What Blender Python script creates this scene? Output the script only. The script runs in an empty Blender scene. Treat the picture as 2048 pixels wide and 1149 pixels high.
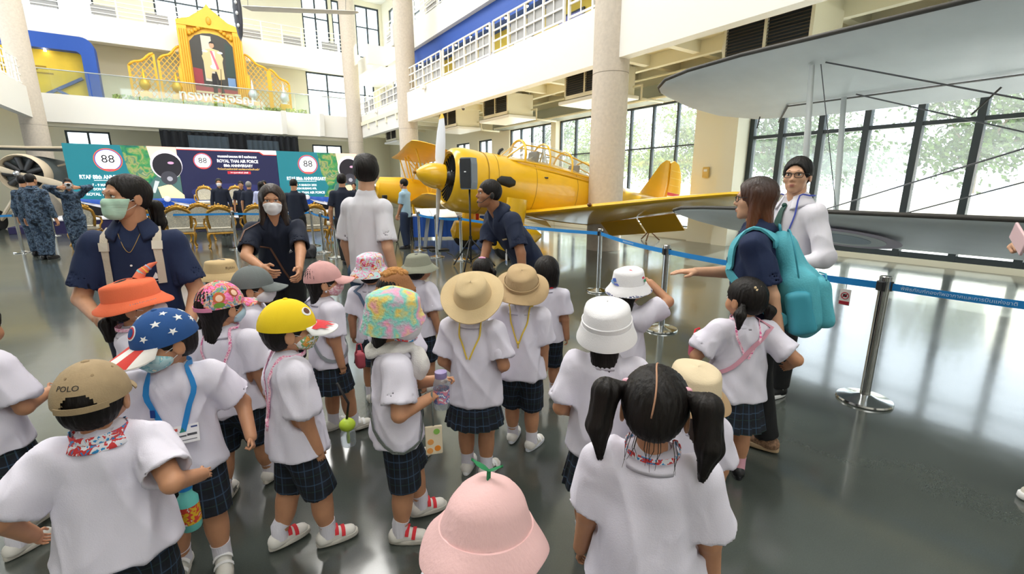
import bpy, bmesh, math, random
import numpy as np
from mathutils import Vector, Matrix, Euler
from mathutils.bvhtree import BVHTree
S = bpy.context.scene
COL = S.collection
random.seed(7)
R = math.radians
HA = R(33.8)                      # the hall's long axis lies 33.8 degrees left of the camera's heading
# ---------------------------------------------------------------- camera, sky, sun, exposure
cam = bpy.data.objects.new('camera', bpy.data.cameras.new('camera'))
COL.objects.link(cam); S.camera = cam
cam.data.sensor_width = 36; cam.data.lens = 16.0; cam.data.clip_start = .05; cam.data.clip_end = 400
cam.location = (0, 0, 1.55); cam.rotation_euler = (R(90 - 12.6), 0, 0)
w = bpy.data.worlds.new('sky'); S.world = w; w.use_nodes = True
bg = w.node_tree.nodes['Background']; bg.inputs[0].default_value = (.86, .94, 1.0, 1); bg.inputs[1].default_value = 2.5
sun = bpy.data.objects.new('sun', bpy.data.lights.new('sun', 'SUN')); COL.objects.link(sun)
sun.data.energy = 13.0; sun.data.angle = R(1.0); sun.data.color = (1, .95, .86)
_sd = Vector((math.cos(HA + R(12)), math.sin(HA + R(12)), math.tan(R(43))))   # from behind the right-hand window wall
sun.rotation_euler = _sd.to_track_quat('Z', 'Y').to_euler()
for _k in range(4):                                  # fill lights added below the unseen ceiling to brighten the hall; no fixtures
    _a = bpy.data.objects.new('ceiling_panel_light', bpy.data.lights.new('ceiling_panel_light', 'AREA')); COL.objects.link(_a)
    _a.data.shape = 'RECTANGLE'; _a.data.size = 9; _a.data.size_y = 4; _a.data.energy = (320, 600, 680, 720)[_k]; _a.data.color = (1, .98, .95)
    _u = -4 + _k * 9.5; _a.location = (1.3 * math.cos(HA) - _u * math.sin(HA), 1.3 * math.sin(HA) + _u * math.cos(HA), 13.3); _a.rotation_euler = (0, 0, HA)
vs = S.view_settings
vs.view_transform = 'Standard'; vs.look = 'None'; vs.gamma = 1; vs.use_curve_mapping = False; vs.exposure = .62
# ---------------------------------------------------------------- materials
MATS = {}
def srgb(c):
    if isinstance(c, str):
        c = tuple(int(c[i:i+2], 16) / 255 for i in (0, 2, 4))
    return tuple(x / 12.92 if x <= .04045 else ((x + .055) / 1.055) ** 2.4 for x in c) + (1,)
def nd(t, typ, **kw):
    n = t.nodes.new(typ)
    for k, v in kw.items():
        if hasattr(n, k): setattr(n, k, v)
        else: n.inputs[k].default_value = v
    return n
def mat(name, col, rough=.6, metal=0, var=0, vs_=8, bump=0, bs=60, coat=0, spec=.5, emit=0, stretch=None, sheen=0):
    """principled material; var = colour variation by noise of scale vs_, bump of scale bs"""
    if name in MATS: return MATS[name]
    m = bpy.data.materials.new(name); m.use_nodes = True; t = m.node_tree
    b = t.nodes['Principled BSDF']; c = srgb(col)
    b.inputs['Base Color'].default_value = c; b.inputs['Roughness'].default_value = rough
    b.inputs['Metallic'].default_value = metal; b.inputs['Specular IOR Level'].default_value = spec
    b.inputs['Coat Weight'].default_value = coat; b.inputs['Coat Roughness'].default_value = .08
    if sheen: b.inputs['Sheen Weight'].default_value = sheen
    if emit:
        b.inputs['Emission Color'].default_value = c; b.inputs['Emission Strength'].default_value = emit
    src = None
    if var or bump:
        tc = t.nodes.new('ShaderNodeTexCoord'); mp = t.nodes.new('ShaderNodeMapping')
        t.links.new(tc.outputs['Object'], mp.inputs[0])
        if stretch: mp.inputs['Scale'].default_value = stretch
        src = mp.outputs[0]
    if var:
        n = nd(t, 'ShaderNodeTexNoise', Scale=vs_, Detail=4.0); t.links.new(src, n.inputs['Vector'])
        r = t.nodes.new('ShaderNodeValToRGB'); e = r.color_ramp.elements
        e[0].position = .3; e[1].position = .7
        e[0].color = tuple(x * (1 - var) for x in c[:3]) + (1,); e[1].color = tuple(min(1, x * (1 + var)) for x in c[:3]) + (1,)
        t.links.new(n.outputs['Fac'], r.inputs[0]); t.links.new(r.outputs[0], b.inputs['Base Color'])
    if bump:
        n = nd(t, 'ShaderNodeTexNoise', Scale=bs, Detail=3.0); t.links.new(src, n.inputs['Vector'])
        bp = nd(t, 'ShaderNodeBump', Strength=bump, Distance=.01); t.links.new(n.outputs['Fac'], bp.inputs['Height'])
        t.links.new(bp.outputs[0], b.inputs['Normal'])
    MATS[name] = m
    return m
def cloth(name, col, rough=.85, crease=.9, scale=9):
    """woven cotton: fine weave plus soft creases in the relief"""
    if name in MATS: return MATS[name]
    m = mat(name, col, rough); t = m.node_tree; b = t.nodes['Principled BSDF']; tc = t.nodes.new('ShaderNodeTexCoord')
    mp = t.nodes.new('ShaderNodeMapping'); mp.inputs['Scale'].default_value = (1, 1, .55); t.links.new(tc.outputs['Object'], mp.inputs[0])
    a = nd(t, 'ShaderNodeTexNoise', Scale=float(scale), Detail=3.0, Distortion=1.6); a.noise_type = 'RIDGED_MULTIFRACTAL'; c = nd(t, 'ShaderNodeTexNoise', Scale=260.0, Detail=2.0)
    t.links.new(mp.outputs[0], a.inputs['Vector']); t.links.new(tc.outputs['Object'], c.inputs['Vector'])
    b1 = nd(t, 'ShaderNodeBump', Strength=crease, Distance=.012); b2 = nd(t, 'ShaderNodeBump', Strength=.1, Distance=.01)
    t.links.new(a.outputs['Fac'], b1.inputs['Height']); t.links.new(c.outputs['Fac'], b2.inputs['Height']); t.links.new(b1.outputs[0], b2.inputs['Normal']); t.links.new(b2.outputs[0], b.inputs['Normal'])
    return m
def ramp_mat(name, cols, scale=6, rough=.8, distort=1.5, sharp=False, detail=3, bump=0):
    """fabric with a print: noise through a colour ramp of the given colours"""
    if name in MATS: return MATS[name]
    m = mat(name, cols[0], rough); t = m.node_tree; b = t.nodes['Principled BSDF']
    tc = t.nodes.new('ShaderNodeTexCoord')
    n = nd(t, 'ShaderNodeTexNoise', Scale=scale, Detail=detail, Distortion=distort); t.links.new(tc.outputs['Object'], n.inputs['Vector'])
    r = t.nodes.new('ShaderNodeValToRGB'); cr = r.color_ramp
    if sharp: cr.interpolation = 'CONSTANT'
    k = len(cols)
    while len(cr.elements) < k: cr.elements.new(.5)
    for i, c in enumerate(cols):
        cr.elements[i].position = .3 + .42 * i / max(1, k - 1); cr.elements[i].color = srgb(c)
    t.links.new(n.outputs['Fac'], r.inputs[0]); t.links.new(r.outputs[0], b.inputs['Base Color'])
    if bump:
        n2 = nd(t, 'ShaderNodeTexNoise', Scale=90, Detail=2.0); bp = nd(t, 'ShaderNodeBump', Strength=bump, Distance=.01)
        t.links.new(tc.outputs['Object'], n2.inputs['Vector']); t.links.new(n2.outputs['Fac'], bp.inputs['Height']); t.links.new(bp.outputs[0], b.inputs['Normal'])
    return m
def plaid_mat():
    m = mat('navy plaid cloth', '1a2232', .85); t = m.node_tree; b = t.nodes['Principled BSDF']
    uv = t.nodes.new('ShaderNodeUVMap'); sp = t.nodes.new('ShaderNodeSeparateXYZ'); t.links.new(uv.outputs[0], sp.inputs[0])
    def band(o, per, off, wd):
        a = nd(t, 'ShaderNodeMath', operation='MULTIPLY_ADD'); a.inputs[1].default_value = 1 / per; a.inputs[2].default_value = off
        f = nd(t, 'ShaderNodeMath', operation='FRACT'); g = nd(t, 'ShaderNodeMath', operation='LESS_THAN'); g.inputs[1].default_value = wd
        t.links.new(o, a.inputs[0]); t.links.new(a.outputs[0], f.inputs[0]); t.links.new(f.outputs[0], g.inputs[0]); return g.outputs[0]
    prev = None; base = srgb('161e2c')
    for o, per, off, wd, c, fac in ((sp.outputs[0], .075, 0, .45, '0d1118', .6), (sp.outputs[1], .075, 0, .45, '0d1118', .6),
                                    (sp.outputs[0], .075, .3, .07, '3c5068', .75), (sp.outputs[1], .075, .3, .07, '3c5068', .75),
                                    (sp.outputs[0], .075, .72, .05, '31587a', .5), (sp.outputs[1], .075, .72, .05, '2c4a44', .5)):
        g = band(o, per, off, wd); mu = nd(t, 'ShaderNodeMath', operation='MULTIPLY'); mu.inputs[1].default_value = fac
        t.links.new(g, mu.inputs[0]); mx = t.nodes.new('ShaderNodeMixRGB'); t.links.new(mu.outputs[0], mx.inputs[0])
        if prev: t.links.new(prev, mx.inputs[1])
        else: mx.inputs[1].default_value = base
        mx.inputs[2].default_value = srgb(c); prev = mx.outputs[0]
    t.links.new(prev, b.inputs['Base Color'])
    return m
def glass_mat(name, tint=(.95, .98, 1), haze=.1, gloss=.06):
    """clear pane that lets light through, with a film of dust that scatters a little"""
    if name in MATS: return MATS[name]
    m = bpy.data.materials.new(name); m.use_nodes = True; t = m.node_tree; t.nodes.clear()
    o = t.nodes.new('ShaderNodeOutputMaterial'); tr = t.nodes.new('ShaderNodeBsdfTransparent'); tr.inputs[0].default_value = tint + (1,)
    df = t.nodes.new('ShaderNodeBsdfTranslucent'); df.inputs[0].default_value = (.9, .95, 1, 1)
    gl = t.nodes.new('ShaderNodeBsdfGlossy'); gl.inputs['Roughness'].default_value = .03
    a = t.nodes.new('ShaderNodeMixShader'); a.inputs[0].default_value = haze
    c = t.nodes.new('ShaderNodeMixShader'); c.inputs[0].default_value = gloss
    t.links.new(tr.outputs[0], a.inputs[1]); t.links.new(df.outputs[0], a.inputs[2])
    t.links.new(a.outputs[0], c.inputs[1]); t.links.new(gl.outputs[0], c.inputs[2]); t.links.new(c.outputs[0], o.inputs[0])
    MATS[name] = m
    return m
# ---------------------------------------------------------------- mesh helpers
class MB:
    """collects shapes; build() links them as one mesh object"""
    def __init__(s): s.v = []; s.f = []; s.mi = []; s.cur = 0
    def add(s, vs, fs):
        o = len(s.v); s.v += [tuple(p) for p in vs]; s.f += [tuple(i + o for i in f) for f in fs]; s.mi += [s.cur] * len(fs); return s
    def box(s, x0, x1, y0, y1, z0, z1):
        v = [(x, y, z) for z in (z0, z1) for y in (y0, y1) for x in (x0, x1)]
        return s.add(v, [(0, 2, 3, 1), (4, 5, 7, 6), (0, 1, 5, 4), (2, 6, 7, 3), (0, 4, 6, 2), (1, 3, 7, 5)])
    def bevbox(s, x0, x1, y0, y1, z0, z1, b=.01):
        bm = bmesh.new(); bmesh.ops.create_cube(bm, size=1)
        for v in bm.verts:
            v.co = Vector(((x0 + x1) / 2 + v.co.x * (x1 - x0), (y0 + y1) / 2 + v.co.y * (y1 - y0), (z0 + z1) / 2 + v.co.z * (z1 - z0)))
        bmesh.ops.bevel(bm, geom=bm.edges[:], offset=b, segments=2, affect='EDGES', profile=.5)
        bm.verts.index_update(); s.add([v.co[:] for v in bm.verts], [[v.index for v in f.verts] for f in bm.faces]); bm.free(); return s
    def tube(s, pts, r, n=8, cap=True, flat=1.0):
        """tube along points; r a number or one per point; flat squeezes the second cross axis"""
        pts = [Vector(p) for p in pts]; rs = r if isinstance(r, (list, tuple)) else [r] * len(pts)
        V = []; prev = None
        for i, p in enumerate(pts):
            a = pts[min(i + 1, len(pts) - 1)] - pts[max(i - 1, 0)]; a.normalize()
            if prev is None:
                u = a.orthogonal().normalized() if abs(a.z) > .9 else a.cross(Vector((0, 0, 1))).normalized()
            else:
                u = prev - a * prev.dot(a)
                u = u.normalized() if u.length > 1e-6 else a.orthogonal().normalized()
            q = a.cross(u); prev = u
            V += [p + (u * math.cos(2 * math.pi * k / n) + q * math.sin(2 * math.pi * k / n) * flat) * rs[i] for k in range(n)]
        m = len(pts); Fs = [(i * n + k, i * n + (k + 1) % n, (i + 1) * n + (k + 1) % n, (i + 1) * n + k) for i in range(m - 1) for k in range(n)]
        if cap: Fs += [tuple(range(n))[::-1], tuple((m - 1) * n + k for k in range(n))]
        return s.add(V, Fs)
    def bar(s, a, b, w, h, up=(0, 0, 1)):
        """rectangular bar from a to b, w wide (sideways), h high"""
        a = Vector(a); b = Vector(b); d = (b - a).normalized(); u = d.cross(Vector(up))
        if u.length < 1e-4: u = d.orthogonal()
        u.normalize(); q = u.cross(d)
        V = [p + u * i * w / 2 + q * j * h / 2 for p in (a, b) for j in (-1, 1) for i in (-1, 1)]
        return s.add(V, [(0, 2, 3, 1), (4, 5, 7, 6), (0, 1, 5, 4), (2, 6, 7, 3), (0, 4, 6, 2), (1, 3, 7, 5)])
    def lathe(s, prof, n=24, c=(0, 0, 0), sx=1, sy=1, fn=None, cap=True):
        V = []
        for i, (r, z) in enumerate(prof):
            for k in range(n):
                a = 2 * math.pi * k / n; p = [c[0] + r * sx * math.cos(a), c[1] + r * sy * math.sin(a), c[2] + z]
                V.append(fn(p, a, i) if fn else p)
        m = len(prof); Fs = [(i * n + k, i * n + (k + 1) % n, (i + 1) * n + (k + 1) % n, (i + 1) * n + k) for i in range(m - 1) for k in range(n)]
        if cap: Fs += [tuple(range(n))[::-1], tuple((m - 1) * n + k for k in range(n))]
        return s.add(V, Fs)
    def loft(s, rings, cap=True, closed=True):
        n = len(rings[0]); V = [p for r in rings for p in r]; m = len(rings)
        Fs = [(i * n + k, i * n + (k + 1) % n, (i + 1) * n + (k + 1) % n, (i + 1) * n + k) for i in range(m - 1) for k in range(n if closed else n - 1)]
        if cap: Fs += [tuple(range(n))[::-1], tuple((m - 1) * n + k for k in range(n))]
        return s.add(V, Fs)
    def prism(s, poly, fn, d0, d1):
        """polygon extruded: fn(a, b, d) -> point"""
        n = len(poly); V = [fn(a, b, d0) for a, b in poly] + [fn(a, b, d1) for a, b in poly]
        return s.add(V, [tuple(range(n))[::-1], tuple(range(n, 2 * n))] + [(k, (k + 1) % n, n + (k + 1) % n, n + k) for k in range(n)])
    def ball(s, c, r, n=12, m=8):
        r = r if isinstance(r, (list, tuple)) else (r, r, r)
        V = [(c[0], c[1], c[2] - r[2])]
        for i in range(1, m):
            t = math.pi * i / m
            V += [(c[0] + r[0] * math.sin(t) * math.cos(2 * math.pi * k / n), c[1] + r[1] * math.sin(t) * math.sin(2 * math.pi * k / n), c[2] - r[2] * math.cos(t)) for k in range(n)]
        V.append((c[0], c[1], c[2] + r[2])); L = len(V) - 1
        Fs = [(0, 1 + (k + 1) % n, 1 + k) for k in range(n)] + [(L, L - n + k, L - n + (k + 1) % n) for k in range(n)]
        Fs += [(1 + i * n + k, 1 + i * n + (k + 1) % n, 1 + (i + 1) * n + (k + 1) % n, 1 + (i + 1) * n + k) for i in range(m - 2) for k in range(n)]
        return s.add(V, Fs)
    def ribbon(s, pts, nrm, wd, th=.002):
        """flat strap along pts with surface normals nrm"""
        rings = []
        for i, p in enumerate(pts):
            p = Vector(p); t = (Vector(pts[min(i + 1, len(pts) - 1)]) - Vector(pts[max(0, i - 1)])).normalized(); n = Vector(nrm[i])
            sd = t.cross(n); sd = sd.normalized() if sd.length > 1e-5 else t.orthogonal().normalized(); n = sd.cross(t).normalized()
            rings.append([p + sd * wd / 2, p + sd * wd / 2 + n * th, p - sd * wd / 2 + n * th, p - sd * wd / 2])
        return s.loft(rings)
    def xf(s, M):
        s.v = [tuple(M @ Vector(p)) for p in s.v]; return s
    def mesh(s, name='mesh'):
        me = bpy.data.meshes.new(name); me.from_pydata(s.v, [], s.f); me.update(); return me
    def build(s, name, m, parent=None, smooth=False, **kw):
        me = s.mesh(name)
        if len(set(s.mi)) > 1: me.polygons.foreach_set('material_index', s.mi)
        return obj(name, me, m, parent, smooth, **kw)
def obj(name, me, m, parent=None, smooth=False, loc=None, rz=None, ang=None, **tags):
    if smooth and len(me.polygons): me.polygons.foreach_set('use_smooth', [True] * len(me.polygons))
    if smooth and ang:
        try: me.set_sharp_from_angle(angle=R(ang))
        except Exception: pass
    ms = m if isinstance(m, (list, tuple)) else [m]
    if not me.materials:
        for q in ms:
            if q: me.materials.append(q)
    me.name = name
    o = bpy.data.objects.new(name, me); COL.objects.link(o)
    if parent: o.parent = parent
    if loc is not None: o.location = loc
    if rz is not None: o.rotation_euler = (0, 0, rz)
    return tag(o, **tags)
def tag(o, label=None, cat=None, group=None, kind=None):
    if label: o['label'] = label
    if cat: o['category'] = cat
    if group: o['group'] = group
    if kind: o['kind'] = kind
    return o
def H(v, u, z=0):
    """hall coordinates (v to the right, u along the hall) to world"""
    return Vector((v * math.cos(HA) - u * math.sin(HA), v * math.sin(HA) + u * math.cos(HA), z))
def thing(name, label, cat, loc=(0, 0, 0), rz=0, group=None):
    o = bpy.data.objects.new(name, None); COL.objects.link(o); o.empty_display_size = .1
    o.location = loc; o.rotation_euler = (0, 0, rz)
    return tag(o, label, cat, group)
def hthing(name, label, cat, v, u, z=0, rz=0, group=None):
    return thing(name, label, cat, H(v, u, z), HA + rz, group)
def struct(name, mb, m, parent=None, **kw):
    """a piece of the setting, drawn in hall coordinates"""
    o = mb.build(name, m, parent, **kw)
    if not parent: o.rotation_euler = (0, 0, HA); o['kind'] = 'structure'
    return o
def sempty(name, loc=(0, 0, 0)):
    o = bpy.data.objects.new(name, None); COL.objects.link(o); o.rotation_euler = (0, 0, HA); o.location = loc; o['kind'] = 'structure'; return o
def copy_tree(o, parent=None):
    c = o.copy(); COL.objects.link(c)
    if parent: c.parent = parent
    for ch in o.children: copy_tree(ch, c)
    return c
def text_mesh(s, size, depth=.002, align='CENTER', bold=0):
    cu = bpy.data.curves.new('lettering', 'FONT'); cu.body = s; cu.size = size; cu.extrude = depth; cu.align_x = align; cu.align_y = 'CENTER'
    cu.offset = bold; cu.resolution_u = 3
    o = bpy.data.objects.new('lettering', cu); COL.objects.link(o)
    bpy.context.view_layer.update()
    me = bpy.data.meshes.new_from_object(o.evaluated_get(bpy.context.evaluated_depsgraph_get()))
    bpy.data.objects.remove(o); me.materials.clear(); return me
def text(name, s, size, m, parent, M, depth=.002, align='CENTER', bold=0, width=None):
    me = text_mesh(s, size, depth, align, bold)
    if width:
        xs = [v.co.x for v in me.vertices]
        k = width / max(1e-6, max(xs) - min(xs)); me.transform(Matrix.Diagonal((k, 1, 1, 1)))
    me.transform(M); return obj(name, me, m, parent)
# ---------------------------------------------------------------- signed distance shapes -> smooth closed meshes
def _v(p): return np.array(p, dtype=np.float32)
def cone(a, b, ra, rb, flat=None, ratio=1., end=False):
    """tapered capsule from a to b; flat/ratio squeeze it along one axis; end cuts it square at b"""
    a = _v(a); b = _v(b); fl = None if flat is None else _v(flat) / np.linalg.norm(flat)
    d = b - a; L2 = float(d @ d) + 1e-12; L = math.sqrt(L2)
    def fn(P):
        q = P - a
        dd = d
        if fl is not None:
            q = q + (q @ fl)[..., None] * fl * (1 / ratio - 1); dd = d + fl * float(d @ fl) * (1 / ratio - 1)
        l2 = float(dd @ dd) + 1e-12
        t = (q @ dd) / l2
        tc = np.maximum(t, 0) if end else np.clip(t, 0, 1)
        r = ra + (rb - ra) * np.clip(tc, 0, 1.2)
        e = np.linalg.norm(q - tc[..., None] * dd, axis=-1) - r
        if fl is not None: e = e * (.5 + .5 * ratio)
        if end: e = np.maximum(e, (t - 1) * math.sqrt(l2))
        return e
    r = max(ra, rb) + .0
    return fn, np.minimum(a, b) - r, np.maximum(a, b) + r
def ell(c, r, rot=None):
    c = _v(c); r = _v(r if isinstance(r, (list, tuple)) else (r, r, r)); Rm = np.array(rot, dtype=np.float32) if rot is not None else None
    def fn(P):
        q = P - c
        if Rm is not None: q = q @ Rm
        k0 = np.linalg.norm(q / r, axis=-1); k1 = np.linalg.norm(q / (r * r), axis=-1) + 1e-9
        return k0 * (k0 - 1) / k1
    m = float(r.max()) if Rm is not None else r
    return fn, c - m, c + m
def rbox(c, hs, rad, rot=None):
    c = _v(c); hs = _v(hs); Rm = np.array(rot, dtype=np.float32) if rot is not None else None
    def fn(P):
        q = P - c
        if Rm is not None: q = q @ Rm
        q = np.abs(q) - (hs - rad)
        return np.linalg.norm(np.maximum(q, 0), axis=-1) + np.minimum(q.max(axis=-1), 0) - rad
    m = float(np.linalg.norm(hs)) if Rm is not None else hs
    return fn, c - m, c + m
def plane(p, n):
    p = _v(p); n = _v(n) / np.linalg.norm(n)
    return (lambda P: (P - p) @ n), None, None
def sdf_mesh(prims, vox):
    """prims: list of (op, shape, k) with op u(nion), s(ubtract), i(ntersect); returns verts, quads"""
    los = [p[1][1] for p in prims if p[0] == 'u']; his = [p[1][2] for p in prims if p[0] == 'u']
    lo = np.min(los, axis=0) - 3 * vox - .012; hi = np.max(his, axis=0) + 3 * vox + .012
    n = np.ceil((hi - lo) / vox).astype(int) + 1
    ax = [lo[i] + vox * np.arange(n[i], dtype=np.float32) for i in range(3)]
    F = np.full(n, .5, dtype=np.float32)
    for op, (fn, l, h), k in prims:
        if l is None: sl = (slice(None),) * 3
        else:
            pad = .012 + 2 * vox + 1.5 * k; i0 = np.clip(((l - pad - lo) / vox).astype(int), 0, n - 1); i1 = np.clip(((h + pad - lo) / vox).astype(int) + 2, 0, n)
            sl = tuple(slice(i0[j], i1[j]) for j in range(3))
        g = np.stack(np.meshgrid(ax[0][sl[0]], ax[1][sl[1]], ax[2][sl[2]], indexing='ij'), -1)
        if g.size == 0: continue
        d = fn(g).astype(np.float32); f = F[sl]
        if op == 'u':
            if k > 0:
                t = np.clip(.5 + .5 * (f - d) / k, 0, 1); F[sl] = f * (1 - t) + d * t - k * t * (1 - t)
            else: F[sl] = np.minimum(f, d)
        else:
            if op == 's': d = -d
            if k > 0:
                t = np.clip(.5 - .5 * (f - d) / k, 0, 1); F[sl] = f * (1 - t) + d * t + k * t * (1 - t)
            else: F[sl] = np.maximum(f, d)
    return nets(F, lo, vox)
def nets(F, lo, vox):
    sg = F < 0; c = np.zeros(np.array(F.shape) - 1, dtype=np.int8)
    for i in (0, 1):
        for j in (0, 1):
            for k in (0, 1):
                c += sg[i:F.shape[0] - 1 + i, j:F.shape[1] - 1 + j, k:F.shape[2] - 1 + k]
    act = (c > 0) & (c < 8); ii = np.argwhere(act)
    idx = np.full(c.shape, -1, dtype=np.int64); idx[act] = np.arange(len(ii))
    acc = np.zeros((len(ii), 3)); cnt = np.zeros(len(ii))
    cor = [(a, b, d) for a in (0, 1) for b in (0, 1) for d in (0, 1)]
    val = {q: F[ii[:, 0] + q[0], ii[:, 1] + q[1], ii[:, 2] + q[2]] for q in cor}
    for a in cor:
        for x in range(3):
            if a[x] == 0:
                b = list(a); b[x] = 1; b = tuple(b); va, vb = val[a], val[b]; m = (va < 0) != (vb < 0)
                t = np.where(m, va / np.where(m, va - vb, 1), 0); p = np.repeat(np.array([a], float), len(ii), 0); p[:, x] += t
                acc[m] += p[m]; cnt[m] += 1
    V = lo + vox * (ii + acc / np.maximum(cnt, 1)[:, None])
    Q = []
    for x in range(3):
        y, z = (x + 1) % 3, (x + 2) % 3
        A = np.moveaxis(sg, (x, y, z), (0, 1, 2)); I = np.moveaxis(idx, (x, y, z), (0, 1, 2))
        a = A[:-1, 1:-1, 1:-1]; b = A[1:, 1:-1, 1:-1]; e = np.argwhere(a != b)
        if not len(e): continue
        fl = a[e[:, 0], e[:, 1], e[:, 2]]; X, Y, Z = e[:, 0], e[:, 1], e[:, 2]
        q = np.stack([I[X, Y, Z], I[X, Y + 1, Z], I[X, Y + 1, Z + 1], I[X, Y, Z + 1]], 1)
        q[~fl] = q[~fl][:, ::-1]; Q.append(q)
    Q = np.concatenate(Q); Q = Q[(Q >= 0).all(1)]
    return V, Q
def np_mesh(V, Q, name='mesh'):
    me = bpy.data.meshes.new(name); nv, nf = len(V), len(Q)
    me.vertices.add(nv); me.vertices.foreach_set('co', np.asarray(V, dtype=np.float32).ravel())
    me.loops.add(nf * 4); me.loops.foreach_set('vertex_index', np.asarray(Q, dtype=np.int32).ravel())
    me.polygons.add(nf); me.polygons.foreach_set('loop_start', np.arange(0, nf * 4, 4, dtype=np.int32))
    me.polygons.foreach_set('use_smooth', np.ones(nf, dtype=bool)); me.update(calc_edges=True); return me
def join_np(parts):
    Vs, Qs, o = [], [], 0
    for V, Q in parts: Vs.append(V); Qs.append(Q + o); o += len(V)
    return np.concatenate(Vs), np.concatenate(Qs)
def vnormals(V, Q):
    n = np.cross(V[Q[:, 2]] - V[Q[:, 0]], V[Q[:, 3]] - V[Q[:, 1]]); N = np.zeros_like(V)
    for i in range(4): np.add.at(N, Q[:, i], n)
    return N / (np.linalg.norm(N, axis=1)[:, None] + 1e-12)
def folds(V, Q, amp, seed=0, fr=22, vert=.45):
    """soft cloth folds: a few warped waves pushed along the normals, stretched downwards"""
    N = vnormals(V, Q); s = seed * 1.7
    x, y, z = V[:, 0] * fr, V[:, 1] * fr, V[:, 2] * fr * vert
    wv = np.sin(1.1 * x + 1.9 * np.sin(.8 * z + s) + s) * np.sin(1.3 * y + 1.6 * np.sin(.9 * x + s * 2)) + .6 * np.sin(2.3 * (x + y) + 2.2 * np.sin(1.1 * z + 3 * s)) * np.sin(1.7 * z + 1.3 * np.sin(x - y))
    rd = (1 - np.abs(np.sin(.55 * x + .8 * np.sin(.5 * z + s) + .5 * z + s))) ** 4 + (1 - np.abs(np.sin(.6 * y - .45 * z + 1.1 * np.sin(.45 * x + s) + 2 * s))) ** 4
    return V + N * (amp * (.75 * wv + 1.1 * rd))[:, None], Q
def xform(V, M):
    A = np.array(M.to_3x3()); return V @ A.T + np.array(M.translation)
# ================================================================ the hall
white = mat('white wall paint', 'f3f1ea', .55, bump=.03, bs=30)
cream = mat('cream wall paint', 'f1ecd6', .6, bump=.03, bs=30)
offw = mat('off white balcony plaster', 'eceae4', .6, bump=.04, bs=25)
conc = mat('smooth beige concrete', 'c9beb0', .7, var=.07, vs_=14, bump=.12, bs=90)
dark = mat('dark window metal', '3a4246', .45, metal=.3)
steel = mat('white painted steel', 'f4f3ee', .4)
grille = mat('brown grille slats', '5d5348', .6)
valance = mat('grey green window head', '8d9289', .6)
glass = glass_mat('dusty window glass', haze=.03)
clearg = glass_mat('balustrade glass', (.9, .97, .97), .05, .08)
def floor_mat():
    m = mat('polished grey green floor', '4c524e', .16, spec=.9, coat=.35); t = m.node_tree; b = t.nodes['Principled BSDF']
    tc = t.nodes.new('ShaderNodeTexCoord')
    n = nd(t, 'ShaderNodeTexNoise', Scale=1.3, Detail=6.0); n2 = nd(t, 'ShaderNodeTexNoise', Scale=180.0, Detail=2.0)
    for q in (n, n2): t.links.new(tc.outputs['Object'], q.inputs['Vector'])
    r = t.nodes.new('ShaderNodeValToRGB'); e = r.color_ramp.elements; e[0].position = .25; e[1].position = .75
    e[0].color = srgb('474d49'); e[1].color = srgb('565c56')
    mx = t.nodes.new('ShaderNodeMixRGB'); mx.blend_type = 'MULTIPLY'; mx.inputs[0].default_value = .25
    t.links.new(n.outputs['Fac'], r.inputs[0]); t.links.new(r.outputs[0], mx.inputs[1]); t.links.new(n2.outputs['Fac'], mx.inputs[2]); t.links.new(mx.outputs[0], b.inputs['Base Color'])
    rr = t.nodes.new('ShaderNodeMapRange'); rr.inputs[3].default_value = .11; rr.inputs[4].default_value = .2
    t.links.new(n.outputs['Fac'], rr.inputs[0]); t.links.new(rr.outputs[0], b.inputs['Roughness'])
    n3 = nd(t, 'ShaderNodeTexNoise', Scale=5.0, Detail=2.0); bp = nd(t, 'ShaderNodeBump', Strength=.05, Distance=.02)
    t.links.new(tc.outputs['Object'], n3.inputs['Vector']); t.links.new(n3.outputs['Fac'], bp.inputs['Height']); t.links.new(bp.outputs[0], b.inputs['Normal'])
    return m
WV = 11.7                                             # inner face of the window wall
struct('floor', MB().box(-10.5, WV + .25, -10.5, 34, -.2, 0), floor_mat())
def pierced(name, m, fn, a0, a1, z0, z1, holes, d0, d1):
    """wall a0..a1 by z0..z1 with rectangular openings; fn(a, d, z) gives hall coordinates"""
    A = sorted({a0, a1} | {h[0] for h in holes} | {h[1] for h in holes}); Z = sorted({z0, z1} | {h[2] for h in holes} | {h[3] for h in holes})
    mb = MB()
    for i in range(len(A) - 1):
        for j in range(len(Z) - 1):
            ca, cz = (A[i] + A[i+1]) / 2, (Z[j] + Z[j+1]) / 2
            if ca < a0 or ca > a1 or any(h[0] < ca < h[1] and h[2] < cz < h[3] for h in holes): continue
            p, q = fn(A[i], d0, Z[j]), fn(A[i+1], d1, Z[j+1]); mb.box(min(p[0], q[0]), max(p[0], q[0]), min(p[1], q[1]), max(p[1], q[1]), Z[j], Z[j+1])
    return struct(name, mb, m)
NW = [0]
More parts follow.
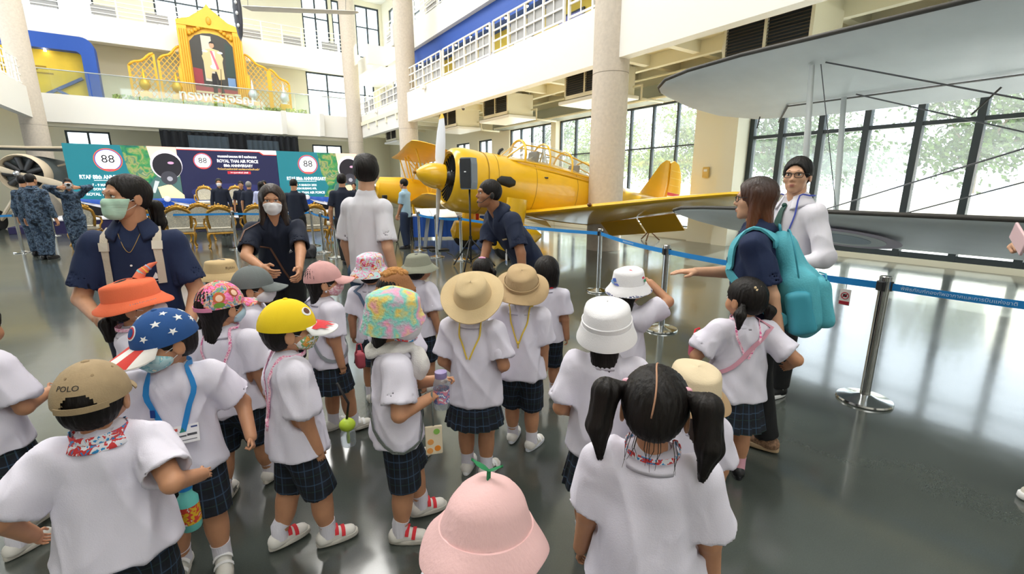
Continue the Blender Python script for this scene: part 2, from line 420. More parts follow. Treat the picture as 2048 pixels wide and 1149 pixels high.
def window(fn, a0, a1, z0, z1, cuts, trans, bar=.05, dep=.08, m=None, gm=None):
    """window_n: frame, one mullion per cut, one transom per level, one pane per field"""
    NW[0] += 1; m = m or dark
    root = sempty('window_%d' % NW[0], H(*fn((a0 + a1) / 2, 0, 0)[:2], z0))
    c = fn((a0 + a1) / 2, 0, 0)
    def bx(mb, x0, x1, y0, y1, d):
        p, q = fn(x0, -d / 2, 0), fn(x1, d / 2, 0)
        mb.box(min(p[0], q[0]) - c[0], max(p[0], q[0]) - c[0], min(p[1], q[1]) - c[1], max(p[1], q[1]) - c[1], y0 - z0, y1 - z0); return mb
    f = MB(); bx(f, a0, a0 + bar, z0, z1, dep); bx(f, a1 - bar, a1, z0, z1, dep); bx(f, a0, a1, z0, z0 + bar, dep); bx(f, a0, a1, z1 - bar, z1, dep)
    f.build('frame', m, root)
    for q in cuts: bx(MB(), q - bar / 2, q + bar / 2, z0, z1, dep * 1.1).build('mullion', m, root)
    for q in trans: bx(MB(), a0, a1, q - bar * .35, q + bar * .35, dep * .9).build('transom', m, root)
    X = [a0] + sorted(cuts) + [a1]; Y = [z0] + sorted(trans) + [z1]
    for i in range(len(X) - 1):
        for j in range(len(Y) - 1):
            bx(MB(), X[i] + .01, X[i+1] - .01, Y[j] + .01, Y[j+1] - .01, .008).build('pane', gm or glass, root)
    return root
fr = lambda a, d, z: (WV + .12 + d, a, z)              # right wall: a runs along u
fb = lambda a, d, z: (a, 33.6 + d, z)                  # end wall: a runs along v
struct('ceiling', MB().box(-10.5, WV + .25, -10.5, 34, 13.5, 13.7), white)
# right window wall, three storeys
rh = [(-3.6, 6.72, .12, 3.95), (8.05, 14.25, .32, 3.95), (14.55, 17.7, .32, 3.95), (19.2, 20.5, 1.0, 3.7), (21.4, 22.9, 1.0, 3.7), (25.4, 26.9, 1.0, 3.7), (29.2, 31.4, 1.0, 3.7),
      (24.2, 26.4, 6.0, 8.4), (27.4, 29.2, 6.0, 8.4), (30, 32, 6.0, 8.4), (21.5, 25.5, 9.8, 12.6), (27, 29.2, 9.8, 12.8), (30, 32.2, 9.8, 12.8)]
pierced('wall_right', cream, fr, -10.5, 33.8, 0, 13.5, rh, -.12, .13)
wl = lambda a, b, n: [a + (b - a) * i / n for i in range(1, n)]
window(fr, *rh[0], [2.48 + .865 * k for k in range(-6, 5)], [2.72], .115, .16)
window(fr, *rh[1], wl(8.05, 14.25, 7), [2.68], .06, .1)
window(fr, *rh[2], wl(14.55, 17.7, 4), [2.65], .06, .1)
for h in rh[3:]: window(fr, *h, wl(h[0], h[1], 2 if h[1] - h[0] < 3 else 4), [h[2] + (h[3] - h[2]) * .55], .07, .1)
struct('trim_1', MB().box(WV - .55, WV, -10, 18.2, 3.95, 4.35), valance)
struct('trim_2', MB().box(WV - .12, WV, 8.0, 18, .0, .3).box(WV - .16, WV, 8.0, 18, .3, .34), cream)
struct('trim_3', MB().box(WV - .35, WV, 7.15, 8.02, 0, 4.3).box(WV - .5, WV, 6.72, 7.15, 0, 4.3).box(WV - .15, WV, 14.25, 14.55, 0, 4.3), cream)
struct('trim_4', MB().tube([(WV - .6, -8, 3.98), (WV - .6, 18, 3.98)], .035, 8), cream, smooth=True)
# end wall
bh = [(-5.5, -3.7, 3.0, 4.35), (6.5, 8.4, 3.0, 4.2), (6.5, 9.1, 6.0, 8.7), (9.6, 10.9, 6.0, 8.7), (6.6, 8.2, 10.0, 13.2), (8.4, 9.3, 10.0, 13.2), (9.9, 11.5, 10.0, 13.2), (-.9, 3.1, 9.6, 12.6), (-6.2, -3.4, 9.6, 12.2), (-9, -7, 6, 8.4)]
pierced('wall_end', cream, fb, -10.5, WV + .25, 0, 13.5, bh, -.13, .13)
for h in bh: window(fb, *h, wl(h[0], h[1], 2 if h[1] - h[0] < 3 else 4), [h[2] + (h[3] - h[2]) * .6] if h[3] - h[2] > 1.6 else [], .09, .12)
pierced('wall_left', white, lambda a, d, z: (-10.4 + d, a, z), -10.5, 33.8, 0, 13.5, [(10, 24, 1.2, 3.6), (14, 30, 6, 8.5), (8, 30, 9.8, 12.6)], -.1, .1)
pierced('wall_behind', white, lambda a, d, z: (a, -10.4 + d, z), -10.5, WV, 0, 13.5, [(-6, 8, 10, 12)], -.1, .1)
# columns
def column(v, u, r, label):
    t = hthing('concrete_column', label, 'column', v, u, 0, group='round concrete columns')
    MB().lathe([(r, 0), (r, 4.02)], 40).build('shaft', conc, t, True, ang=40)
    MB().lathe([(r - .006, 4.02), (r - .006, 4.035)], 40, cap=False).build('joint', mat('concrete joint', '9d9488', .8), t, True)
    MB().lathe([(r, 4.035), (r, 8.6), (r, 13.4)], 40).build('upper_shaft', conc, t, True, ang=40)
column(8.15, 8.1, .41, 'thick beige concrete column rising behind the yellow aircraft wing')
column(8.15, 20.6, .42, 'beige concrete column behind the propeller at the gallery end')
column(8.0, 28.6, .42, 'beige concrete column at the right corner of the end balcony')
column(-5.5, 28.0, .42, 'beige concrete column on the far left beside the blue arch')
# galleries: fascia, slab, beams, rails
struct('wall_gallery_right', MB().box(8.0, 8.28, -9, 20.6, 4.3, 5.5), offw)
struct('wall_gallery_right_far', MB().box(8.35, 8.6, 20.6, 29.7, 4.3, 5.5), offw)
struct('ceiling_gallery', MB().box(8.28, WV, -9, 33.4, 4.95, 5.15), cream)
for k in range(26):
    u = -6 + k * 1.5
    struct('beam', MB().box(8.28, WV, u - .09, u + .09, 4.68, 4.95), cream)
for v in (9.1, 10.5): struct('beam', MB().box(v - .08, v + .08, -9, 20.6, 4.62, 4.95), cream)
struct('wall_gallery_end', MB().box(-5.4, 8.6, 29.0, 29.25, 4.3, 5.5), offw)
for v in (4.15, 6.1): struct('trim_fin', MB().add([(v, 28.55, 5.5), (v + .22, 28.55, 5.5), (v + .22, 29, 5.5), (v, 29, 5.5), (v, 28.75, 4.3), (v + .22, 28.75, 4.3), (v + .22, 29, 4.3), (v, 29, 4.3)], [(0, 1, 2, 3), (4, 7, 6, 5), (0, 4, 5, 1), (1, 5, 6, 2), (2, 6, 7, 3), (3, 7, 4, 0)]), offw)
struct('ceiling_end', MB().box(-5.4, 8.3, 29.25, 33.4, 5.0, 5.2).box(-5.4, 8.3, 29.25, 29.7, 4.15, 4.3), cream)
struct('wall_gallery_left', MB().box(-5.65, -5.4, -9, 28.0, 4.3, 5.5).box(-10.3, -5.65, -9, 28, 4.9, 5.1), offw)
struct('wall_upper_end', MB().box(-10.3, 9.5, 31.6, 31.85, 8.45, 9.65).box(-10.3, WV, 31.85, 33.4, 8.7, 8.9), white)
struct('wall_upper_right', MB().box(9.3, 9.55, -9, 26.5, 7.95, 9.0).box(9.55, WV, -9, 33.4, 8.2, 8.4), white)
for u in (22.5, 26.4): struct('beam', MB().box(8.3, 9.4, u - .15, u + .15, 7.95, 8.9), white)
for v in (9.4,): struct('beam', MB().box(8.9, 9.3, 26.5, 31.6, 8.1, 8.9), white)
def railing(label, fn, L, n, group=None, panels=()):
    """white steel rail: posts, verticals and horizontals, each a part; fn(s) -> hall (v, u)"""
    v0, u0 = fn(0); v1, u1 = fn(L); a = math.atan2(u1 - u0, v1 - v0)
    t = hthing('balcony_railing', label, 'railing', v0, u0, 5.5, a, group)
    for k in range(n + 1): MB().box(L * k / n - .03, L * k / n + .03, -.03, .03, 0, 1.0).build('post', steel, t)
    for z in (.12, .42, .72, 1.0): MB().box(0, L, -.02, .02, z - .022, z + .022).build('rail', steel, t)
    for k in range(n):
        for j in (.5,): MB().box(L * (k + j) / n - .012, L * (k + j) / n + .012, -.012, .012, .12, 1).build('bar', steel, t)
        if k in panels: MB().box(L * (k + .08) / n, L * (k + .92) / n, .03, .045, .14, .7).build('infill_panel', mat('grey railing panel', 'aaa9a8', .6), t)
    return t
for i in range(7):
    a = 20.4 - i * 3.6
    railing('white steel railing bay on the right gallery, %s from the far column' % ('first', 'second', 'third', 'fourth', 'fifth', 'sixth', 'seventh')[i], lambda s, a=a: (8.14, a - s), 3.4, 4, 'gallery railings', (1, 2, 3))
railing('white railing on the far gallery between the two back columns', lambda s: (8.48, 29.3 - s), 8.2, 8, 'gallery railings', (1, 2, 4, 5, 6))
railing('white railing on the left gallery at the picture edge', lambda s: (-5.5, 17 + s), 10.8, 12, 'gallery railings')
def upper_rail(label, v0, u0, v1, u1, n, zb=9.0):
    L = math.hypot(v1 - v0, u1 - u0); t = hthing('balcony_railing', label, 'railing', v0, u0, zb, math.atan2(u1 - u0, v1 - v0), 'top floor railings')
    for k in range(n + 1): MB().box(L * k / n - .03, L * k / n + .03, -.03, .03, 0, 1.05).build('post', steel, t)
    for z in (.15, .35, .55, .75, 1.03): MB().box(0, L, -.02, .02, z - .02, z + .02).build('rail', steel, t)
    for k in range(0, n, 2): MB().box(L * (k + .06) / n, L * (k + .94) / n, .03, .045, .05, .5).build('infill_panel', mat('grey railing panel', 'aaa9a8', .6), t)
upper_rail('top floor white railing along the end wall', -9.8, 31.72, 9.3, 31.72, 18, 9.65)
upper_rail('top floor white railing along the right side', 9.42, 26.4, 9.42, 8.0, 14)
# glass balustrade on the end balcony
gb = hthing('glass_balustrade', 'glass balustrade with a thin steel rail along the end balcony', 'balustrade', -5.3, 29.12, 5.5)
for k in range(8): MB().box(1.71 * k + .02, 1.71 * (k + 1) - .02, -.006, .006, 0, 1.0).build('pane', clearg, gb)
MB().tube([(0, 0, 1.02), (13.7, 0, 1.02)], .025, 8).build('handrail', mat('satin steel', 'c8ccca', .3, .8), gb, True)
# right gallery exhibition wall: yellow panels, blue header with spotlights
struct('wall_exhibition', MB().box(10.3, 10.4, 2, 25.2, 5.15, 8.2), mat('yellow exhibition panel', 'efd257', .6))
hd = struct('trim_blue_header', MB().box(9.5, 9.7, 2, 24.6, 7.2, 7.98).box(9.7, 10.3, 2, 24.6, 7.3, 7.4), mat('blue exhibition board', '1f4fa8', .55))
warm = mat('warm lamp face', 'ffe9c0', .4, emit=14)
for k in range(12):
    t = hthing('spotlight', 'small warm spotlight under the blue header, number %s from the far end' % ('one two three four five six seven eight nine ten eleven twelve'.split()[k]), 'spotlight', 9.42, 23.2 - k * 1.25, 7.2, group='header spotlights')
    MB().lathe([(.045, -.02), (.05, .08)], 10).build('housing', dark, t, True, ang=40); MB().ball((0, 0, -.03), .045, 10, 6).build('lamp_face', warm, t, True)
for k, (u, z0, z1, c) in enumerate([(17.2, 5.5, 6.7, 'b9b4d8'), (14.6, 5.6, 7.0, 'ffffff'), (12.0, 5.5, 6.8, '6a6fb8'), (9.6, 5.6, 7.0, '35507f'), (20.0, 5.6, 6.6, '7c5a4a'), (22.3, 5.6, 6.5, '3a3f58')]):
    t = hthing('display_board', 'framed display board on the yellow gallery wall, %s from the far end' % ('third', 'fourth', 'fifth', 'sixth', 'second', 'first')[k], 'display board', 10.28, u, z0, group='gallery display boards')
    MB().box(-.05, 0, -.6, .6, 0, z1 - z0).build('frame', dark, t); MB().box(-.06, -.05, -.54, .54, .06, z1 - z0 - .06).build('picture', mat('display print ' + c, c, .5, var=.3, vs_=4), t)
# flood lamps on the fascias
for v, u, l in ((7.88, 18.2, 'small bright flood lamp on the gallery parapet right of the back column'), (8.23, 25.4, 'small bright flood lamp on the far gallery parapet')):
    t = hthing('flood_lamp', l, 'lamp', v, u, 5.32); MB().bevbox(-.05, .1, -.1, .1, 0, .16, .02).build('housing', steel, t); MB().ball((-.07, 0, .08), (.03, .09, .07), 12, 8).build('lamp_face', mat('flood lamp face', 'ffe7b8', .4, emit=25), t, True)
# ceiling air units under the gallery
def air_unit(u0, label):
    t = hthing('air_conditioner', label, 'air conditioner', 9.25, u0, 4.0, group='ceiling air units')
    L = 1.7
    b = MB().box(.06, 1.1, 0, L, .0, .72); b.box(0, .06, 0, .06, 0, .72).box(0, .06, L - .06, L, 0, .72).box(0, .06, 0, L, 0, .1).box(0, .06, 0, L, .64, .72).box(0, .06, L / 2 - .03, L / 2 + .03, 0, .72)
    b.build('housing', cream, t)
    MB().box(.055, .065, .06, L - .06, .1, .64).build('grille_backing', dark, t)
    for k in range(9):
        z = .13 + k * .06
        for y0, y1 in ((.06, L / 2 - .03), (L / 2 + .03, L - .06)):
            MB().add([(.0, y0, z), (.05, y0, z + .03), (.05, y1, z + .03), (.0, y1, z), (.0, y0, z + .008), (.05, y0, z + .038), (.05, y1, z + .038), (.0, y1, z + .008)], [(0, 1, 2, 3), (4, 7, 6, 5), (0, 4, 5, 1), (3, 2, 6, 7), (0, 3, 7, 4), (1, 5, 6, 2)]).build('slat', grille, t)
    MB().bevbox(-.02, 1.2, -.1, L + .25, -.12, -.02, .02).build('drip_tray', steel, t)
    MB().tube([(1.0, -.05, .2), (1.0, -.35, .2), (1.0, -.35, -.15), (1.9, -.35, -.15)], .035, 8).build('pipe', cream, t, True)
    MB().tube([(.15, L + .04, .6), (.15, L + .1, .3), (.15, L + .04, .1)], .02, 6).build('cable_box', steel, t, True)
    MB().box(.1, .14, .1, .14, .72, .95).box(.1, .14, L - .14, L - .1, .72, .95).box(1.0, 1.04, .1, .14, .72, .95).box(1.0, 1.04, L - .14, L - .1, .72, .95).build('hanger', steel, t)
for u, l in ((4.35, 'large ceiling air unit above the silver wing, nearest'), (9.35, 'ceiling air unit just left of the thick column'), (14.1, 'ceiling air unit above the yellow cockpit'), (18.0, 'ceiling air unit right behind the propeller tip'), (25.2, 'small far ceiling air unit between the two back columns')): air_unit(u, l)
# pipes and a dome camera below the slab
for k, (v, z) in enumerate(((8.6, 4.6), (10.9, 4.5))):
    hthing_ = None
    struct('trim_pipe', MB().tube([(v, -8, z), (v, 20, z)], .03, 8), cream, smooth=True)
t = hthing('dome_camera', 'small white dome camera under the gallery edge', 'camera', 8.15, 15.3, 4.3)
MB().lathe([(.07, 0), (.07, -.06), (.05, -.07)], 14).build('base', steel, t, True, ang=40); MB().ball((0, 0, -.08), .055, 12, 8).build('dome', mat('smoky dome', '555555', .15), t, True)
t = thing('wall_box', 'small yellow box on the beige window pillar', 'box', H(WV - .36, 7.55, 1.75), HA)
MB().bevbox(-.07, 0, -.09, .09, 0, .28, .02).build('case', mat('yellow box paint', 'd9b765', .5), t); MB().box(-.075, -.07, -.05, .05, .16, .22).build('lid_plate', steel, t)
# blue and yellow exhibition arch on the far left of the end balcony
t = hthing('exhibition_arch', 'rounded blue arch with a glowing yellow panel behind the far left column', 'exhibit', -6.2, 30.6, 5.15)
def arch_ring(x0, x1, z1, r, n=6):
    return [(x0, 0)] + [(x0, z1)] + [(x1 - r + r * math.sin(math.pi / 2 * k / n), z1 - r + r * math.cos(math.pi / 2 * k / n)) for k in range(n + 1)] + [(x1, 0)]
o_, i_ = arch_ring(-3, 2.85, 3.1, .45), arch_ring(-3, 2.35, 2.45, .2)
mb = MB(); k = len(o_)
mb.add([(x, y, z) for y in (-.35, .35) for ring in (o_, i_) for x, z in ring], [f for j in range(k - 1) for f in ((j, j + 1, k + j + 1, k + j), (2 * k + j, 3 * k + j, 3 * k + j + 1, 2 * k + j + 1), (j, 2 * k + j, 2 * k + j + 1, j + 1), (k + j, k + j + 1, 3 * k + j + 1, 3 * k + j))])
mb.build('arch', MATS['blue exhibition board'], t)
MB().box(-3, 2.3, .1, .2, 0, 2.45).build('panel', mat('golden panel', 'e0bd35', .5, var=.15, vs_=1.2), t)
for z, x0, x1 in ((1.72, -.5, 1.0), (1.58, -.5, .7), (1.44, -.6, 1.2)): MB().box(x0, x1, .085, .1, z - .03, z + .03).build('text_line', mat('brown lettering', '9a7a20', .6), t)
MB().bar((0, .02, 0), (2.2, .02, 1.35), .1, .12).build('brace', mat('blue brace', '31518c', .5), t); MB().bar((1.2, .02, .75), (2.3, .02, .1), .1, .12).build('brace', MATS['blue brace'], t)
for x in (-1.9, -.2, 1.1): MB().lathe([(.0, .1), (.04, .08), (.06, 0)], 10, (x, -.1, 2.35)).build('downlight', warm, t, True)
# hanging white wing and dark pod in the atrium
t = thing('hanging_wing', 'slim white glider wing hanging high in the atrium', 'glider', (-7.0, 16.5, 7.2), R(-8)); t.rotation_euler = (0, R(5), R(-8))
def airfoil(c, th, n=9):
    up = []
    for k in range(n + 1):
        x = (1 - math.cos(math.pi * k / n)) / 2; y = 5 * th * (.2969 * math.sqrt(x) - .126 * x - .3516 * x * x + .2843 * x ** 3 - .1036 * x ** 4); up.append((x, y))
    return [(x * c, y * c) for x, y in up] + [(x * c, -y * c * .55) for x, y in up[-2:0:-1]]
mb = MB(); mb.loft([[(x, y, z) for y, z in airfoil(c, .14)] for x, c in ((-2.0, .5), (0, .45), (1.7, .36), (2.05, .16))])
mb.build('wing_panel', mat('hanging wing fabric', 'd8d6d0', .5), t, True, ang=50)
for x in (-2, 1.5): MB().tube([(x, .3, .02), (x, .3, 5.5)], .006, 5).build('wire', dark, t)
t = thing('hanging_lamp_chain', 'narrow dark hanging pod with chain beside the portrait', 'lamp', (-8.6, 15.8, 6.0))
MB().lathe([(0.0, 0), (.08, .2), (.13, .6), (.14, 1.0), (.1, 1.5), (.06, 2.0)], 14, sy=.6).build('pod', mat('dark pod', '3d3f48', .35), t, True)
for z in (.45, .8, 1.1, 1.4): MB().ball((0.02, -.09, z), (.045, .03, .06), 8, 6).build('lens', mat('pale lens', 'd4d6da', .3), t, True)
MB().tube([(0, 0, 2.0), (0, 0, 6.4)], .012, 5).build('cable', dark, t)
# the road side beyond the glass: ground, kerb, trees, a parked white aircraft tail
struct('ground', MB().box(WV + .25, 70, -40, 60, -.35, -.12), mat('pale outdoor paving', 'cfccc2', .9, var=.06, vs_=.7))
struct('ground_far', MB().box(40, 130, -60, 90, -.4, -.1), mat('outdoor lawn', 'a9bf83', .95, var=.15, vs_=.5))
leafm = [ramp_mat('tree leaves %d' % i, c, 2.5, .8) for i, c in enumerate((('304620', '425c26', '587032'), ('2c4526', '3c5832', '4e683e'), ('4c641e', '687a2e', '808438')))]
bark = mat('tree bark', '7d7364', .9, bump=.4, bs=20)
def tree(v, u, h, r, k, label):
    rg = random.Random(int(v * 31 + u * 7)); t = hthing('street_tree', label, 'tree', v, u, -.12, group='trees outside the windows')
    tr = MB(); tr.tube([(0, 0, 0), (.1, .05, h * .25), (0, .15, h * .5)], [.22, .17, .1], 8)
    tips = []
    for b in range(7):
        a = b * .9 + rg.random(); e = (r * .65 * math.cos(a), r * .65 * math.sin(a), h * (.32 + .42 * rg.random())); z0 = h * (.2 + .04 * b)
        tr.tube([(.05, .05, z0), (e[0] * .5, e[1] * .5, (z0 + e[2]) / 2 + .2), e], [.08, .055, .025], 6); tips.append(e)
    tr.build('trunk', bark, t, True)
    V, Fc = [], []
    for i in range(5200):
        e = rg.choice(tips + [(0, 0, h * .8)]); p = Vector((rg.gauss(0, 1), rg.gauss(0, 1), rg.gauss(0, .65))) * r * .3 + Vector(e)
        n = Vector((rg.gauss(0, 1), rg.gauss(0, 1), rg.gauss(0, 1))).normalized(); a = n.orthogonal().normalized(); b = n.cross(a); s = .09 + .13 * rg.random(); o = len(V)
        V += [p + a * s, p + b * s * .5, p - a * s, p - b * s * .5]; Fc.append((o, o + 1, o + 2, o + 3))
    MB().add(V, Fc).build('foliage', leafm[k], t)['kind'] = 'stuff'
for k, a in enumerate([(33, 33, 9, 3.3, 2, 'yellow green tree outside behind the yellow cockpit'), (30, 22.5, 7.8, 2.9, 2, 'leafy bright tree outside left of the thick column'), (29, 14.5, 8, 2.9, 1, 'thin crowned tree outside right of the thick column'),
                       (34, 7, 8.4, 3.0, 0, 'green tree outside behind the man in glasses'), (29, -1.2, 7.4, 2.9, 1, 'green tree outside behind the white tail fin'), (39, -7.5, 9, 3.4, 0, 'green tree outside third window from the right'), (27.5, -9.6, 7.2, 2.9, 1, 'green tree outside at the right picture edge'),
                       (41, 48, 11, 3.8, 0, 'distant tree seen through the far windows'), (41, 17.5, 9, 3.4, 0, 'pale green tree behind the thin crowned one')]): tree(*a)
t = hthing('parked_aircraft', 'white aircraft tail with a pink rudder parked outside the windows', 'aircraft', 17.5, 1.9, -.12)
wp = mat('white aircraft paint', 'f6f6f4', .35)
MB().prism([(-1.0, 1.0), (-.7, 3.0), (.25, 3.05), (.45, 1.0)], lambda a, b, d: (d, -a, b), -.08, .08).build('fin', wp, t)
MB().prism([(.45, 1.0), (.25, 3.05), (1.05, 2.85), (1.15, 1.0)], lambda a, b, d: (d, -a, b), -.07, .07).build('rudder', mat('pink rudder', 'f0c3cb', .4), t)
MB().tube([(0, 7, 1.0), (0, 3, .95), (0, 0, 1.0), (0, -1.2, 1.05)], [.55, .6, .32, .15], 16).build('fuselage', wp, t, True)
MB().prism([(-.4, -1.6), (.4, -1.3), (.4, 1.3), (-.4, 1.6)], lambda a, b, d: (b, -a + .3, 1.15 + d), -.05, .05).build('tailplane', wp, t)
MB().prism([(-.8, -5), (.6, -5), (1, 0), (.6, 5), (-.8, 5)], lambda a, b, d: (b, 5.5 - a, .9 + d), -.07, .07).build('wing', wp, t)
MB().tube([(0, -.9, .9), (0, -.9, .0)], .05, 6).tube([(-.6, 5, .9), (-.6, 5, 0)], .05, 6).tube([(.6, 5, .9), (.6, 5, 0)], .05, 6).build('undercarriage', dark, t)
struct('wall_street', MB().box(23.5, 23.7, -40, 60, -.12, 1.1), mat('pale street wall', 'e6e4dc', .8))
# ================================================================ people
SKIN = {'a': mat('warm tan skin', 'c58f6c', .5, var=.06, vs_=20), 'b': mat('light tan skin', 'd6a585', .5, var=.06, vs_=20), 'c': mat('brown skin', 'a06d4c', .5, var=.06, vs_=20)}
hairm = mat('black hair', '140f0d', .5, var=.3, vs_=30, bump=.5, bs=70, stretch=(1, 1, .12), spec=.3)
hairbr = mat('dark brown hair', '2b1d16', .42, var=.35, vs_=30, bump=.5, bs=70, stretch=(1, 1, .12))
def hair_ombre():
    m = mat('brown to copper hair', '5a3018', .4, bump=.5, bs=70, stretch=(1, 1, .12)); t = m.node_tree
    tc = t.nodes.new('ShaderNodeTexCoord'); sp = t.nodes.new('ShaderNodeSeparateXYZ'); r = t.nodes.new('ShaderNodeValToRGB')
    mr = t.nodes.new('ShaderNodeMapRange'); mr.inputs[1].default_value = 1.18; mr.inputs[2].default_value = 1.58
    r.color_ramp.elements[0].color = srgb('8a4a22'); r.color_ramp.elements[1].color = srgb('23140f')
    t.links.new(tc.outputs['Object'], sp.inputs[0]); t.links.new(sp.outputs[2], mr.inputs[0]); t.links.new(mr.outputs[0], r.inputs[0]); t.links.new(r.outputs[0], t.nodes['Principled BSDF'].inputs['Base Color'])
    return m
shirtw = cloth('white school shirt cotton', 'e4e0ee')
navy = cloth('navy polo cotton', '16264a', .85, .3)
navyd = cloth('dark navy uniform cloth', '141c30', .85, .3)
blackp = cloth('black trouser cloth', '121316', .85, .35, 7)
plaid = plaid_mat()
sockm = mat('white knit sock', 'e6e3ee', .9, bump=.3, bs=200, stretch=(1, 1, .05))
shoew = mat('white shoe leather', 'e4e1da', .5); solew = mat('pale rubber sole', 'cfcac0', .7); shoek = mat('black shoe leather', '15151a', .4)
eyew = mat('eye white', 'efe9e4', .25); iris = mat('dark brown iris', '1d120d', .15); lipm = mat('lips', 'b06a5c', .45); browm = mat('eyebrow hair', '231a15', .7)
maskw = mat('white face mask cloth', 'f0eef2', .8, bump=.1, bs=120)
CA = {}
def cached(key, fn):
    if key not in CA: CA[key] = fn()
    return CA[key]
def head_prims(kid):
    if kid:
        P = [('u', ell((0, -.008, .018), (.075, .089, .083)), 0), ('u', ell((0, .018, -.036), (.061, .064, .06)), .03), ('u', ell((.036, .046, -.042), .03), .02), ('u', ell((-.036, .046, -.042), .03), .02),
             ('u', ell((0, .056, -.083), (.024, .02, .02)), .02), ('u', cone((0, .078, -.008), (0, .09, -.029), .006, .0095), .01), ('u', ell((.009, .084, -.032), .007), .006), ('u', ell((-.009, .084, -.032), .007), .006)]
        for s in (-1, 1): P += [('s', ell((s * .031, .094, -.006), (.02, .014, .011)), .012), ('u', ell((s * .078, -.008, -.02), (.008, .02, .03)), .006), ('s', ell((s * .088, -.004, -.02), (.006, .011, .018)), .005)]
        P += [('u', ell((0, .076, -.053), (.019, .009, .005)), .006), ('u', ell((0, .074, -.063), (.016, .009, .005)), .006)]
    else:
        P = [('u', ell((0, -.014, .028), (.076, .095, .086)), 0), ('u', ell((0, .016, -.035), (.061, .07, .072)), .03), ('u', ell((0, .028, -.075), (.05, .05, .038)), .025), ('u', ell((0, .066, -.1), (.022, .017, .017)), .02),
             ('u', ell((.042, .05, -.025), (.022, .024, .022)), .02), ('u', ell((-.042, .05, -.025), (.022, .024, .022)), .02), ('u', cone((0, .08, .012), (0, .098, -.027), .007, .0115), .012), ('u', ell((.012, .088, -.032), .009), .007), ('u', ell((-.012, .088, -.032), .009), .007),
             ('u', cone((-.038, .078, .022), (.038, .078, .022), .012, .012), .02)]
        for s in (-1, 1): P += [('s', ell((s * .031, .096, .004), (.021, .016, .011)), .014), ('u', ell((s * .079, -.014, -.012), (.008, .02, .033)), .006), ('s', ell((s * .089, -.01, -.012), (.006, .011, .02)), .005)]
        P += [('u', ell((0, .083, -.062), (.024, .01, .006)), .007), ('u', ell((0, .081, -.073), (.02, .01, .006)), .007)]
    return P
def head_mesh(kid, vox): return cached(('head', kid, vox), lambda: sdf_mesh(head_prims(kid), vox))
def glob(s): return (s[0], None, None)
def mask_mesh(kid, kind, vox):
    def mk():
        P = [(o, ((lambda f: (lambda p: f(p) - .006))(s[0]), s[1], s[2]), k) for o, s, k in head_prims(kid) if o == 'u']
        if kid: P += [('u', ell((0, .074, -.046), (.032, .03, .032)), .02), ('i', glob(ell((0, .07, -.052), (.083, .085, .044))), .004), ('i', glob(plane((0, .012, 0), (0, -1, 0))), .002)]
        elif kind == 'surgical': P += [('u', rbox((0, .072, -.06), (.04, .034, .045), .02), .025), ('i', glob(rbox((0, .07, -.062), (.085, .07, .055), .012)), .003), ('i', glob(plane((0, .018, 0), (0, -1, -.25))), .002)]
        else: P += [('u', ell((0, .076, -.055), (.036, .036, .04)), .02), ('i', glob(ell((0, .07, -.06), (.085, .085, .054))), .004), ('i', glob(plane((0, .018, 0), (0, -1, 0))), .002)]
        return sdf_mesh(P, vox)
    return cached(('mask', kid, kind, vox), mk)
